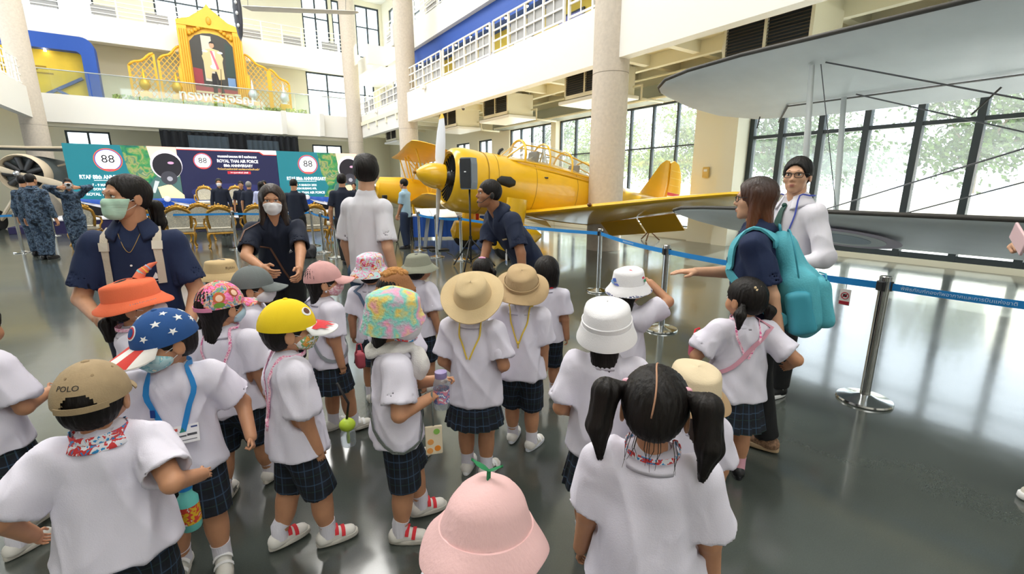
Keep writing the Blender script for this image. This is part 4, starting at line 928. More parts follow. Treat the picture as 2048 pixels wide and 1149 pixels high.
def lanyard(D, m, drop=.22, wd=.012, back=False, spread=.05, name='lanyard', end=None, th=.002):
    """strap round the neck hanging in a V on the chest (or the back)"""
    h = D['h'] / 1.1; nk = .068 * h; N, rx, sd, fw = D['N'], D['rx'], D['sd'], D['fw']; s = -1 if back else 1
    pts, nr = [], []
    def neckp(a): v = rx * math.sin(a) * nk - fw * s * math.cos(a) * nk; return N + sd * (.046 * h) + v, Vector(v).normalized()
    seqL = [(-1, q) for q in (1, .6, .25)]
    for t in (1.0, .75, .5, .25, .1): q, n = surf(D, -spread * h * t, -drop * h * (1.05 - t) - .02 * h, back, .005); pts.insert(0, q) if False else None; pts.append(q); nr.append(n)
    Lp = pts[::-1]; Ln = nr[::-1]
    Rp, Rn = [], []
    for t in (1.0, .75, .5, .25, .1): q, n = surf(D, spread * h * t, -drop * h * (1.05 - t) - .02 * h, back, .005); Rp.append(q); Rn.append(n)
    arc = [neckp(a) for a in (-2.2, -1.6, -.8, 0, .8, 1.6, 2.2)]
    P = Lp + [Vector(a[0]) for a in arc] + Rp; Nn = Ln + [a[1] for a in arc] + Rn
    o = MB().ribbon(smooth_path(P, 3), [n_.normalized() for n_ in smooth_path(Nn, 3)], wd, th).build(name, m, D['o'], True, ang=60)
    return o, (Lp[0] + Rp[-1]) / 2, Ln[0]
def cross_strap(D, m, right=True, wd=.02, lo=-.3, hi=.0, name='bag_strap', pad=.006):
    pts, nr = [], []; h = D['h'] / 1.1; s = 1 if right else -1
    for k in range(29):
        a = 2 * math.pi * k / 28; dr = D['rx'] * math.cos(a) * s + D['fw'] * math.sin(a); z = lo * h + (hi - lo) * h * (.5 + .5 * math.cos(a))
        q = Vector(D['N'] + D['sd'] * z + dr * .6); hit = D['bvh'].ray_cast(q, Vector(-dr))
        if abs(math.cos(a)) > .92 and math.cos(a) > 0:
            hit2 = D['bvh'].ray_cast(Vector(D['N'] + D['rx'] * s * .06 * h + D['fw'] * math.sin(a) * .06 + D['sd'] * .4), Vector(-D['sd']))
            if hit2[0] is not None: hit = hit2
        if hit[0] is None: continue
        n = hit[1] if hit[1].dot(Vector(dr)) > -.2 else -hit[1]; pts.append(hit[0] + n * pad); nr.append(n)
    return MB().ribbon(pts, nr, wd, .003).build(name, m, D['o'], True, ang=60)
def plate(D, par, name, a, b, w_, h_, m, back=False, th=.003, off=.006, poly=None):
    """small flat thing lying on the shirt"""
    q, n = surf(D, a, b, back, off); up = Vector(D['sd']); up = (up - n * up.dot(n)).normalized(); rt = up.cross(n).normalized()
    poly = poly or [(-w_ / 2, -h_ / 2), (w_ / 2, -h_ / 2), (w_ / 2, h_ / 2), (-w_ / 2, h_ / 2)]
    o = MB().prism(poly, lambda x, y, d: q + rt * x + up * y + n * d, 0, th).build(name, m, par or D['o']); return o, Matrix((rt, up, n)).transposed().to_4x4(), q
def world(D, q): return D['o'].matrix_basis @ Vector(q)
def local(D, X, Y, Z):
    M = Matrix.Translation(D['o'].location) @ D['o'].rotation_euler.to_matrix().to_4x4(); return M.inverted() @ Vector((X, Y, Z))
# ================================================================ the children
def L(x, y, yaw, X, Y, Z):
    a = R(-yaw); dx, dy = X - x, Y - y; return (dx * math.cos(a) - dy * math.sin(a), dx * math.sin(a) + dy * math.cos(a), Z)
def fab(n, c, **k): return mat(n, c, k.pop('rough', .88), bump=k.pop('bump', .15), bs=k.pop('bs', 220), **k)
khaki = fab('khaki cap twill', 'a58f6e', var=.08, vs_=25); pinkc = fab('dusty pink cap cotton', 'd9a6a4', var=.06, vs_=20); greyc = fab('slate grey cap cotton', '6d7474', var=.06)
beige = fab('beige bucket cotton', 'cbb082', var=.05); tan_ = fab('tan sun hat cotton', 'bfa37b', var=.06); straw = fab('pale straw sun hat cotton', 'd0b88e', var=.05); sage = fab('grey green bucket cotton', '8f9180')
whitec = fab('white hat cotton', 'f3f1f4'); orange = fab('orange hat cotton', 'f2744c', var=.04); palepink = fab('pale pink corduroy', 'e3b9b8', bs=160, stretch=(1, 1, .1)); blackl = mat('black plastic', '101012', .4)
red = mat('red cloth', 'd22a35', .7); yellow = mat('yellow cord', 'e5c44a', .7); pink = mat('pink strap', 'e78fb3', .7); bluel = mat('blue lanyard ribbon', '1f86cf', .5); whitep = mat('white print', 'f4f4f4', .6); goldm_ = mat('gold thread', 'c8a14a', .5)
colr = ramp_mat('busy cartoon coloured ribbon', ('2b8fce', 'e9e9f0', 'd63a3a', '2b8fce', 'f0c63a'), 40, .6, 1, True); pinkr = ramp_mat('pink patterned ribbon', ('f4a3c4', 'ffd9e6', 'e0609a', 'f7c3d8'), 60, .6, 1, True)
# --- boy with yellow duck-bill cap
x, y, yw = -.9, 1.72, -50
D = person('child in a yellow cap with cartoon eyes and white teeth visor, hand in pocket', x, y, yw, 1.1, head=(-8, 2, 0), aR=(.125, .05, .47), pR=(.6, -1, 0), aL=(-.15, .02, .45), feet=((-.055, -.1), (.06, .07)), mask='kid', maskmat=ramp_mat('cartoon print mask', ('f3f1ee', 'f3f1ee', '7bb27a', 'e9a13c', 'f3f1ee', '5a5f66'), 45, .8, .5, True), face=True, hair='under', straps=red, seed=1, loose=1.08)
ycap = fab('yellow cap cotton', 'f2d11c', bump=.08)
c, T = cap(D, ycap, whitep, tilt(-4), visor=.085)
for s in (-1, 1):
    decal(D, c, 'printed_eye', disc(.022, .019), s * 38, 36, whitep, T); decal(D, c, 'printed_pupil', disc(.013, .013), s * 38, 37, mat('brown print', '6a4030', .6), T, 1.02)
mb = MB()
for k in range(9):
    a = R(-40 + 10 * k); b = crown_pt(a, R(6), CR, CC, 1.0); l = .055 + (.02 if k % 2 else 0); l *= math.cos(a * 1.3)
    b2 = crown_pt(a + R(10), R(6), CR, CC, 1.0)
    def vz(q, ln): return (q[0] + math.sin(a) * ln * .35, q[1] + ln, q[2] - .28 * ln - 3.2 * q[0] ** 2 * .6 - .0025 + .004)
    mb.add([vz(b, .004), vz(b2, .004), vz(b2, l * .8), vz(b, l)], [(0, 1, 2, 3)])
hat_root(D, mb.xf(T), 'red_flame_print', red, False, par=c)
o, e, n = lanyard(D, pinkr, .2, .016, True, .045); MB().tube([e, e + Vector((0, -.004, -.05))], [.009, .006], 8).build('lanyard_end', pinkr, o, True)
# --- boy with stars and stripes cap
x, y, yw = -1.28, 1.6, 207
D = person('child in a blue star cap with striped visor, name badge on a blue lanyard', x, y, yw, 1.1, head=(-58, -8, 0), aL=L(x, y, yw, -1.04, 1.64, .57), hL='grip', aR=(.2, .06, .5), feet=((-.07, .03), (.075, -.02)), mask='kid', maskmat=ramp_mat('blue cartoon mask', ('bfe3ea', 'bfe3ea', '8ccbd8', 'f3f0e2', '2f7f95'), 38, .8, .6, True), face=True, straps=whitep, seed=2, loose=1.06)
bcap = fab('royal blue cap cotton', '24518f', bump=.08); stm = whitep
c, T = cap(D, bcap, red, tilt(-3), visor=.09, vstripes=[mat('white visor stripe', 'eeeae6', .7), mat('red visor stripe', 'd3392f', .7)])
for az, e, r in ((75, 18, .014), (95, 38, .016), (60, 45, .015), (118, 20, .014), (140, 42, .016), (165, 22, .014), (30, 62, .013), (190, 45, .015), (-150, 25, .014), (-120, 42, .016), (-90, 22, .014), (-65, 45, .015), (100, 62, .012), (-100, 64, .012), (40, 20, .012), (-38, 22, .013)): decal(D, c, 'printed_star', star(r), az, e, stm, T, rot=az)
decal(D, c, 'ring_patch', disc(.027), 2, 34, mat('white patch', 'eef0f3', .7), T, 1.01); decal(D, c, 'ring_patch', disc(.022), 2, 34, mat('red patch ring', 'c8313c', .7), T, 1.016); decal(D, c, 'ring_patch', disc(.016), 2, 34, bcap, T, 1.022)
o, e, n = lanyard(D, bluel, .24, .018, False, .07)
b, M, q = plate(D, None, 'name_badge', -.02, -.2, .105, .066, mat('clear badge sleeve', 'f1eff2', .2)); Mt = Matrix.Translation(q) @ M
for s_, dy, sz, w_ in (('A.T. 65/1', -.012, .009, .03), ('RTAF', -.012, .01, .04), ('DEMO KIDS', -.024, .007, .05)): pass
for dx, dy, w_, hh, cc in ((-.03, .02, .035, .01, 'd0574d'), (.038, .022, .02, .006, '3a4a80'), (-.012, -.006, .05, .006, '55565c'), (.03, -.004, .03, .008, '45464c'), (.004, -.022, .08, .003, '6d6f76'), (-.025, -.024, .025, .008, 'cf7a68')): MB().box(dx - w_ / 2, dx + w_ / 2, dy - hh / 2, dy + hh / 2, .003, .0038).xf(Mt).build('badge_print', mat('badge ink ' + cc, cc, .6), b)
MB().prism([(-.008, .008), (.012, .008), (.002, .026)], lambda a, b_, d: (a, b_, d), .003, .0038).xf(Mt).build('badge_logo', mat('teal logo', '1f7f74', .6), b)
plate(D, o, 'lanyard_clip', .055, -.105, .016, .028, mat('dark blue clip', '1b3f8f', .5))
# --- boy with khaki cap, back to us, at the lower left
x, y, yw = -1.2, 1.2, 32
D = person('child seen from behind in a khaki cap with dark lettering on the back', x, y, yw, 1.05, head=(-6, -6, 0), aL=L(x, y, yw, -1.4, 1.14, .55), aR=L(x, y, yw, -1.0, 1.3, .64), pL=(-1, -.6, -.4), pR=(.7, -.8, -1), hR='open', hair='under', straps=whitep, seed=3, loose=1.12, fat=1.05, vox=.007)
c, T = cap(D, khaki, khaki, tilt(6), gap=True, visor=.07)
cap_text(D, c, 'POLO', .022, 197, 34, mat('dark thread', '2a2626', .7), T)
for az in (30, 90, 150, 210, 270, 330): decal(D, c, 'eyelet', disc(.004, .004, 10), az, 50, mat('eyelet thread', '8d7757', .8), T, 1.006)
o, e, n = lanyard(D, colr, .2, .022, False, .05)
mb = MB(); N_ = D['N']; k_ = D['h'] / 1.1
mb.lathe([(.05 * k_, .035), (.062 * k_, .03), (.085 * k_, .0), (.082 * k_, -.004)], 30, (N_[0], N_[1], N_[2] + .012), 1, .95, None, False).build('cartoon_neck_ribbon', colr, D['o'], True)
# --- girl with pink printed cap
x, y, yw = -1.37, 2.06, 2
D = person('child in a bright pink printed cap with pink cord hanging down the back', x, y, yw, 1.1, head=(-24, 0, 0), aR=(.17, .04, .43), hair='longkid', mask='kid', maskmat=mat('pale blue mask', 'bcd9e6', .8), feet=((-.07, -.06), (.08, .1)), bottom='shorts', straps=None, stripes=blackl, seed=4, loose=1.06)
pc = ramp_mat('pink cap with colourful print', ('f26fb8', 'f59ccb', 'f26fb8', 'd85a2a', 'f4c9a8', '4a7fc0', '8bb84a', 'f26fb8'), 24, .8, 1.2)
c, T = cap(D, pc, pc, tilt(2), gap=True, strap=pink, visor=.07)
decal(D, c, 'printed_patch', disc(.022, .026), 120, 28, mat('copper print', 'c9622e', .7), T); decal(D, c, 'printed_patch', disc(.013, .016), 120, 26, mat('peach print', 'f3cbb0', .7), T, 1.02); decal(D, c, 'printed_patch', disc(.02, .024), 76, 34, mat('auburn print', 'a8532f', .7), T); decal(D, c, 'printed_patch', disc(.012, .015), 76, 32, MATS['peach print'], T, 1.02); decal(D, c, 'printed_patch', disc(.02, .012), 122, 10, mat('leaf green print', '6f9b35', .7), T)
o, e, n = lanyard(D, pinkr, .17, .012, True, .06); MB().ball(e, .011, 12, 8).build('cord_stop', blackl, o, True); MB().tube([e, e + Vector((.004, -.004, -.045))], [.006, .009], 8).build('tassel', pinkr, o, True)
tail(D, [(-.07, -.05, -.06), (-.085, -.055, -.1), (-.08, -.05, -.15)], [.014, .02, .008], tie=pink)
# --- girl with orange horned bucket hat
x, y, yw = -1.73, 2.0, -50
D = person('child in an orange bucket hat with a soft horn', x, y, yw, 1.13, head=(-12, 4, 0), hair='tight', mask='kid', face=True, bottom='skirt', seed=5)
c, T = bucket(D, orange, .036, .03, tilt(3), base=.095, wave=.006, nw=3, crown=.07, lip=.002)
horn = fab('coral horn felt', 'e8795a'); hat_root(D, MB().tube([(-.02, .03, .1), (-.035, .05, .13), (-.05, .085, .15), (-.055, .11, .158)], [.022, .018, .011, .003], 12).xf(T), 'horn', horn, par=c)
for k, cc in enumerate(('8fd0d8', 'f2d24a', 'a7c6ea')): hat_root(D, MB().lathe([(.019 - k * .0022, -.004), (.0195 - k * .0022, .004)], 14, cap=False).xf(T @ Matrix.Translation((-.032 - k * .007, .046 + k * .014, .125 + k * .009)) @ Euler((R(-55), R(-20), 0)).to_matrix().to_4x4()), 'horn_band', mat('horn band ' + cc, cc, .7), par=c)
me = text_mesh('unicorn', .03, .0005)
for v in me.vertices:
    a = R(90 - 62) + v.co.x / .114; rr = .114 ; f = (v.co.y + .012) / .03
    v.co = Vector((rr * math.cos(a) * 1.0, -.006 + rr * 1.1 * math.sin(a), .012 + v.co.y * .55 + .005))
me.transform(D['Mh'] @ T); obj('lettering', me, mat('silver lettering', 'd9d6dc', .5), c)
tail(D, [(-.03, -.09, -.05), (-.03, -.125, -.08), (-.03, -.13, -.15)], [.016, .028, .016], tie=red)
lanyard(D, pinkr, .2, .016)
# --- child with beige bucket hat behind
D = person('child in a small beige bucket hat looking over the group, white mask', -1.95, 2.98, -88, 1.06, head=(-14, 0, 0), mask='kid', face=True, hair='bob', seed=6)
c, T = bucket(D, beige, .042, .04, tilt(0), top=.082, crown=.075)
me = text_mesh('Rykka', .026, .0005)
for v in me.vertices: a = R(75) + v.co.x / .1; v.co = Vector((.1 * math.cos(a) * 1.0, -.006 + .1 * 1.12 * math.sin(a), .065 + v.co.y))
me.transform(D['Mh'] @ T); obj('lettering', me, mat('brown embroidery', '6b5a44', .8), c)
decal(D, c, 'blue_patch', disc(.014, .01), -18, 38, mat('blue patch', '3f97c8', .7), T, 1.08)
# --- boy with slate cap
D = person('child in a slate grey cap with white mask pulled under the chin, between caps', -1.46, 2.48, -66, 1.1, head=(-6, 4, 0), mask='kid', face=True, hair='under', seed=7)
cap(D, greyc, greyc, tilt(-3), visor=.075)
# --- girl with dusty pink cap
x, y, yw = -1.13, 2.64, -45
D = person('child in a dusty pink cap with grey bag strap and plaid skirt, looking right', x, y, yw, 1.1, head=(-18, 4, 0), aR=(.15, .02, .44), mask='kid', maskmat=ramp_mat('pink flower mask', ('f0d6d8', 'f0d6d8', 'd98a9a', 'f3e6e4'), 60, .8, .5), hair='longkid', bottom='skirt', feet=((-.06, .02), (.06, .1)), straps=whitep, seed=8)
cap(D, pinkc, pinkc, tilt(0), visor=.075); cross_strap(D, mat('grey bag strap', '8f9499', .7), False, .02, -.32, .02)
MB().ball((.084, -.005, -.05), .007, 10, 8).xf(D['Mh']).build('earring', mat('silver stud', 'd8dade', .2, .8), D['o'], True)
def small_bag(label, loc, rz, m, w_=.1, h_=.1, d_=.04, m2=None):
    t = thing('small_bag', label, 'bag', loc, rz); V, Q = sdf_mesh([('u', rbox((0, 0, h_ / 2), (w_ / 2, d_ / 2, h_ / 2), .018), 0)], .006); V, Q = folds(V, Q, .002, 1, 40); obj('body', np_mesh(V, Q), m, t, True)
    MB().ribbon([(-w_ * .3, d_ / 2 + .001, h_ * .55), (0, d_ / 2 + .006, h_ * .52), (w_ * .3, d_ / 2 + .001, h_ * .55)], [(0, 1, 0)] * 3, .014, .003).build('flap_trim', m2 or whitep, t)
    MB().tube([(-w_ * .4, 0, h_ - .01), (-w_ * .2, 0, h_ + .05), (w_ * .2, 0, h_ + .05), (w_ * .4, 0, h_ - .01)], .005, 6).build('handle', m2 or m, t, True); return t
small_bag('small pinkish red bag on the hip of the dusty pink cap child', (-.93, 2.62, .46), R(30), mat('raspberry bag', 'b8505e', .7), .05, .1, .08)
# --- girl with tie-dye bucket hat holding a bottle
x, y, yw = -.5, 1.8, -68
D = person('child in a rainbow tie-dye bucket hat and white scarf holding a water bottle', x, y, yw, 1.12, head=(-10, -2, 0), aR=L(x, y, yw, -.34, 1.74, .69), hR='grip', aL=L(x, y, yw, -.3, 1.86, .72), hL='grip', pR=(.7, -1, -.4), zR=(.3, .2, 1), zL=(-.3, .2, 1), mask='kid', face=True, hair='longkid', bottom='shorts', feet=((-.065, .1), (.065, -.02)), straps=red, seed=9, loose=1.1, fyaw=(4, -18))
c, T = bucket(D, ramp_mat('rainbow tie dye plush', ('f29ac0', 'f0d36a', '7fd6c9', 'f2a3c8', 'e9e07a', '8fc6ea'), 9, .95, .2, bump=.6), .018, .066, tilt(-2), top=.09, crown=.07, base=.1, front_up=.05, lip=.006, dome=.03)
MB().tube(smooth_path([(.09, .0, -.06), (.075, .06, -.075), (0, .085, -.085), (-.075, .06, -.07)], 4), .004, 6).xf(D['Mh']).build('chin_cord', colr, D['o'], True)
V, Q = sdf_mesh([('u', ell(D['N'] + np.array((0, .01, .03)), (.085, .08, .035)), 0), ('u', ell(D['N'] + np.array((.03, .1, -.05)), (.05, .04, .07)), .03), ('u', ell(D['N'] + np.array((.0, -.08, .02)), (.05, .03, .03)), .03)], .007); V, Q = folds(V, Q, .005, 3, 40); obj('scarf', np_mesh(V, Q), mat('white towel scarf', 'eeeae6', .95, bump=.4, bs=200), D['o'], True)
cross_strap(D, mat('grey braided strap', '6d7470', .7, bump=.5, bs=120), False, .014, -.36, .03)
t = thing('water_bottle', 'clear sticker-covered water bottle in the hands of the tie-dye hat child', 'bottle', (-.3, 1.79, .62), R(20)); gl2 = glass_mat('bottle plastic', (.82, .86, .9), .25, .1)
MB().lathe([(.03, 0), (.034, .01), (.034, .11), (.026, .135), (.02, .14)], 20).build('body', gl2, t, True, ang=40); MB().lathe([(.024, .138), (.026, .142), (.026, .165), (.012, .17)], 18).build('lid', mat('lilac lid', '9d8fc0', .4), t, True, ang=40)
MB().lathe([(.0345, .03), (.0348, .09)], 20, cap=False).build('sticker_wrap', ramp_mat('sticker print', ('e9edf2', '6c7fb8', 'd98aa0', 'e9edf2', '7fc0a0'), 40, .4, .5, True), t, True)
t = thing('card_case', 'cream phone-shaped card case with orange fruit pictures hanging below the bottle', 'card case', (-.325, 1.71, .45), R(15))
MB().bevbox(-.035, .035, -.005, .005, 0, .13, .004).build('case', mat('cream case', 'e8d9bd', .4), t)
for px_, pz, cc in ((.012, .105, '8fc25a'), (-.014, .06, 'e8a25a'), (.014, .028, 'ef8f2d'), (-.018, .02, 'e8a25a')): MB().prism(disc(.013), lambda a, b, d: (px_ + a, d, pz + b), -.0065, -.005).build('fruit_print', mat('fruit print ' + cc, cc, .5), t)
MB().tube([(0, 0, .13), (.0, .01, .2), (0, .02, .27)], .004, 6).build('cord', MATS['grey braided strap'], t, True)
# --- brown plush hat child
D = person('child in a brown knitted hat with curly fringe half hidden behind the tie-dye hat', -.63, 2.36, -40, 1.1, hair='under', seed=10)
brownk = fab('brown knit', '9b6a43', bump=.4, bs=90); c, T = bucket(D, brownk, .004, .01, tilt(0), top=.07, crown=.075, base=.098, dome=.03, z0=.01)
mb = MB(); rg = random.Random(4)
for k in range(150):
    a = rg.uniform(0, 6.283); e = R(rg.uniform(48, 88)); q = crown_pt(a, e, (.088, .1, .1), (0, -.006, .02), 1.0); mb.ball(q, rg.uniform(.008, .014), 7, 5)
hat_root(D, mb.xf(T), 'curly_fleece', fab('curly tan fleece', 'c18a4f', bump=.6, bs=90), par=c)['kind'] = 'stuff'
# --- print bucket hat child by the white T-shirt man
x, y, yw = -.98, 3.1, 4
D = person('small child in a pale blue printed bucket hat with a blue bag strap', x, y, yw, 1.07, head=(-5, 0, 0), hair='under', bottom='skirt', straps=shoek, seed=11)
pb = ramp_mat('pale blue hat with pink print', ('bfe0e2', 'cfe8e6', 'ef8fc0', 'c9e4e4', 'd23a3a', 'f5e6a8', 'bfe0e2'), 30, .8, 1, True, 1); c, T = bucket(D, pb, .04, .045, tilt(4), seed=2)
cross_strap(D, mat('slate blue strap', '5c6f8c', .7), False, .022, -.34, .03)
me = text_mesh('SNO', .04, .0005)
for v in me.vertices: a = R(-80) + v.co.x / .095; v.co = Vector((.097 * math.cos(a), -.006 + .097 * 1.12 * math.sin(a), .07 + v.co.y))
me.transform(D['Mh'] @ T); obj('lettering', me, mat('pink lettering', 'ef6fb0', .7), c)
# --- sage bucket hat
D = person('child in a plain grey green bucket hat beside the printed bucket hat', -.69, 3.26, -30, 1.06, hair=['under'], seed=12); bucket(D, sage, .048, .035, tilt(2), top=.078, crown=.072, wave=.004)
# --- big straw-coloured sun hat, back
x, y, yw = -.2, 2.22, -10
D = person('child seen from behind in a wide pale straw sun hat with yellow cord', x, y, yw, 1.1, head=(6, 10, 0), aL=(-.13, .1, .55), aR=(.12, .1, .58), hR='fist', hL='fist', bottom='skirt', seed=13, feet=((-.05, .02), (.06, .0)), straps=whitep, loose=1.08, hem=-.03, shoesole=whitep, fyaw=(0, -20), stripes=blackl)
c, T = bucket(D, straw, .062, .006, tilt(26, dz=.004), top=.075, crown=.075, base=.096, wave=.012, nw=2, seed=1.5, panels=0)
o, e, n = lanyard(D, yellow, .13, .008, True, .05, 'chin_cord')
for s in (-1, 1):
    for k in range(3): pass
# --- tan sun hat, back
x, y, yw = .05, 2.46, -10
D = person('child seen from behind in a tan sun hat with eyelets and knotted yellow cord', x, y, yw, 1.1, head=(10, 6, 0), aR=(.13, .06, .5), bottom='shorts', seed=14, feet=((-.06, .08), (.065, .02)), straps=whitep, loose=1.05, shoesole=mat('blue trimmed sole', 'd9dde6', .6), fyaw=(-5, -25))
c, T = bucket(D, tan_, .055, .025, tilt(18), top=.078, crown=.078, base=.097, wave=.01, nw=3, seed=.6, band=tan_)
for az in (150, 165): decal(D, c, 'eyelet', disc(.005, .005, 10), az, 40, mat('dark eyelet', '4c443a', .6), T, 1.06)
o, e, n = lanyard(D, yellow, .13, .008, True, .045, 'chin_cord'); MB().ball(e, .009, 10, 8).tube([e, e + Vector((0, -.003, -.03))], .004, 6).build('knot', yellow, o, True)
# --- bare-headed child with red collar
x, y, yw = .24, 3.12, -12
D = person('bare-headed child with bobbed black hair and a red neck ribbon, walking away', x, y, yw, 1.06, aR=(.16, .02, .43), hair='bob', bottom='shorts', seed=15, feet=((-.05, -.03), (.06, .08)), straps=whitep)
lanyard(D, red, .2, .016)
# --- child with pink clip
D = person('small dark-haired child with a pink flower clip behind the straw sun hat', -.22, 3.36, -10, 1.02, hair=['tight'], seed=16)
t = MB().ball((.0, -.035, .108), (.02, .016, .01), 10, 6).ball((.018, -.03, .106), (.012, .012, .008), 8, 6).ball((-.018, -.03, .106), (.012, .012, .008), 8, 6).xf(D['Mh']).build('flower_clip', mat('pink clip', 'f3a8cf', .5), D['o'], True)
tail(D, [(.07, -.04, .03), (.1, -.05, .0), (.105, -.05, -.05)], [.013, .018, .008], tie=pink)
# --- white printed bucket hat child, arm raised
x, y, yw = .66, 2.54, -45
D = person('child in a white bucket hat with red and blue prints, one hand raised', x, y, yw, 1.08, head=(10, 0, 0), aR=L(x, y, yw, .8, 2.58, 1.0), pR=(1, .4, -.3), hR='fist', hair='longkid', bottom='skirt', seed=17)
c, T = bucket(D, whitec, .036, .042, tilt(6), top=.08, crown=.078, base=.095, seed=3, wave=.003)
for az, e, rx_, ry_, cc in ((150, 58, .022, .013, 'd63245'), (215, 22, .02, .01, '3f63b8'), (225, 14, .022, .008, '8fb3e0'), (95, 30, .013, .012, 'd6455a'), (88, 16, .016, .008, '4a9a6a'), (200, 10, .02, .006, '6f7fd0')): decal(D, c, 'printed_flower', [(a * (1 + .25 * math.sin(7 * k)), b * (1 + .25 * math.cos(5 * k))) for k, (a, b) in enumerate(disc(rx_, ry_, 16))], az, e, mat('hat print ' + cc, cc, .7), T, 1.03, r=(.098, .108, .1), c=(0, -.006, .025))
hat_root(D, MB().lathe([(.118, -.002), (.132, -.0145), (.133, -.0155)], 40, (0, -.006, 0), 1, 1.1, None, False).xf(T), 'striped_brim_edge', ramp_mat('navy striped edge', ('f0eef2', '39406e', 'f0eef2', 'c0506a'), 60, .7, 0, True), par=c)
# --- plain white bucket hat, back
x, y, yw = .37, 1.7, -14
D = person('child seen from behind in a plain white bucket hat', x, y, yw, 1.1, head=(-4, 4, 0), aL=(-.13, .1, .58), aR=(.13, .1, .58), hair=['longkid'], bottom='skirt', seed=18, loose=1.05)
bucket(D, whitec, .022, .052, tilt(8), top=.084, crown=.075, base=.095, band=whitec, lip=.004, z0=.03, dome=.02)
# --- pigtail girl in the foreground
x, y, yw = .36, 1.05, -18
D = person('child with two black pigtails and pink hair clips seen from behind, closest on the right', x, y, yw, 1.1, head=(-4, -14, 0), aL=(-.19, .05, .45), aR=(.19, .05, .45), hair='tight', seed=19, loose=1.12, fat=1.06, vox=.007, bottom='skirt')
for s in (-1, 1):
    tail(D, [(s * .076, -.035, .045), (s * .118, -.05, .03), (s * .13, -.05, -.06), (s * .12, -.045, -.14)], [.015, .034, .03, .008], tie=mat('brown hair tie', '6b4434', .6))
    MB().ball((s * .07, -.03, .06), (.014, .008, .009), 12, 8).xf(D['Mh']).build('hair_clip', mat('pink pearl clip', 'f5b3c4', .3), D['o'], True)
mb = MB(); mb.tube([(.004 * math.sin(q * .05), -.011 + .0985 * math.cos(R(q)), .02 + .0935 * math.sin(R(q))) for q in range(35, 196, 8)], .0022, 6, flat=.7).xf(D['Mh']).build('hair_parting', mat('scalp', 'b88a6c', .6), D['o'], True)
o, e, n = lanyard(D, colr, .2, .014)
rg = random.Random(8); mb = MB()
for k in range(14):
    xx = rg.uniform(-.055, .055); mb.tube([(xx, -.085, -.05), (xx * 1.15, -.1, -.08), (xx * 1.2 + rg.uniform(-.015, .015), -.095, -.105 - rg.uniform(0, .03))], [.0011, .0009, .0004], 4)
mb.xf(D['Mh']).build('loose_hair', hairm, D['o'])
# --- beige hat in front of the pigtail girl
D = person('small child under a floppy two-tone beige hat in front of the pigtail girl', .62, 1.43, 10, .94, hair='longkid', hairmat=hairbr, seed=20); bucket(D, fab('cream hat cotton', 'ddcbaa'), .04, .035, tilt(8), bm=fab('camel hat brim', 'b99a74'), wave=.008, nw=3)
# --- pigtail girl holding the teacher's hand
x, y, yw = 1.17, 2.2, -8
D = person('child with short pigtails and a bear clip hand in hand with a teacher', x, y, yw, 1.1, head=(30, 0, 0), aR=L(x, y, yw, 1.42, 2.2, .64), hR='grip', aL=L(x, y, yw, 1.02, 2.36, .68), hair='tight', bottom='skirt', sock=mat('pink sock', 'e3a9b8', .9), shoe=shoek, shoesole=shoek, seed=21, loose=1.08, face=True)
for s in (-1, 1): tail(D, [(s * .07, -.05, -.02), (s * .1, -.065, -.06), (s * .095, -.06, -.13)], [.013, .026, .008], tie=mat('grey hair band', 'b9b5b8', .5))
MB().ball((-.02, -.085, .055), (.022, .006, .017), 14, 8).ball((-.036, -.078, .072), (.008, .005, .008), 8, 6).ball((-.004, -.082, .074), (.008, .005, .008), 8, 6).xf(D['Mh']).build('bear_clip', mat('cream bear clip', 'e3c79a', .5), D['o'], True)
cross_strap(D, mat('rose bag strap', 'd69aac', .7), True, .02, -.24, .03); lanyard(D, pinkr, .12, .01, True)
small_bag('small pink and red bag held by the pigtail child beside the teacher', (.98, 2.3, .66), R(40), mat('pink red bag', 'dd6f8c', .6), .1, .1, .04, red)
# --- pale pink sprout hat, closest to the camera
D = person('child directly below the camera wearing a pale pink hat with a green sprout', -.055, .77, -20, .96, hair='under', seed=22)
c, T = bucket(D, palepink, .042, .05, tilt(-8), top=.082, crown=.062, base=.102, dome=.042, panels=6, wave=.012, nw=4, seed=2)
sp = mat('green felt sprout', '1f7a4a', .8)
mb = MB().tube([(0, -.006, .128), (0, -.006, .15)], .005, 8)
for s, ln in ((-1, .045), (1, .034)): mb.loft([[(s * ln * t, -.006 + q * .011 * math.sin(math.pi * min(1, t + .08)), .15 + .018 * t + d) for q, d in ((-1, 0), (0, .004), (1, 0), (0, -.003))] for t in (.0, .3, .6, .85, .99)])
hat_root(D, mb.xf(T), 'sprout', sp, par=c)
# --- girl cut by the left edge
x, y, yw = -2.17, 1.72, -8
D = person('girl in plaid skirt and white sneakers at the left picture edge', x, y, yw, 1.1, hair='bob', bottom='skirt', feet=((-.06, .12), (.06, -.05)), seed=23, face=True, aR=(.1, .16, .66), straps=None)
small_bag('pink pouch with black strap at the left picture edge', (-2.03, 1.74, .66), R(-40), pink, .05, .09, .04, blackl)
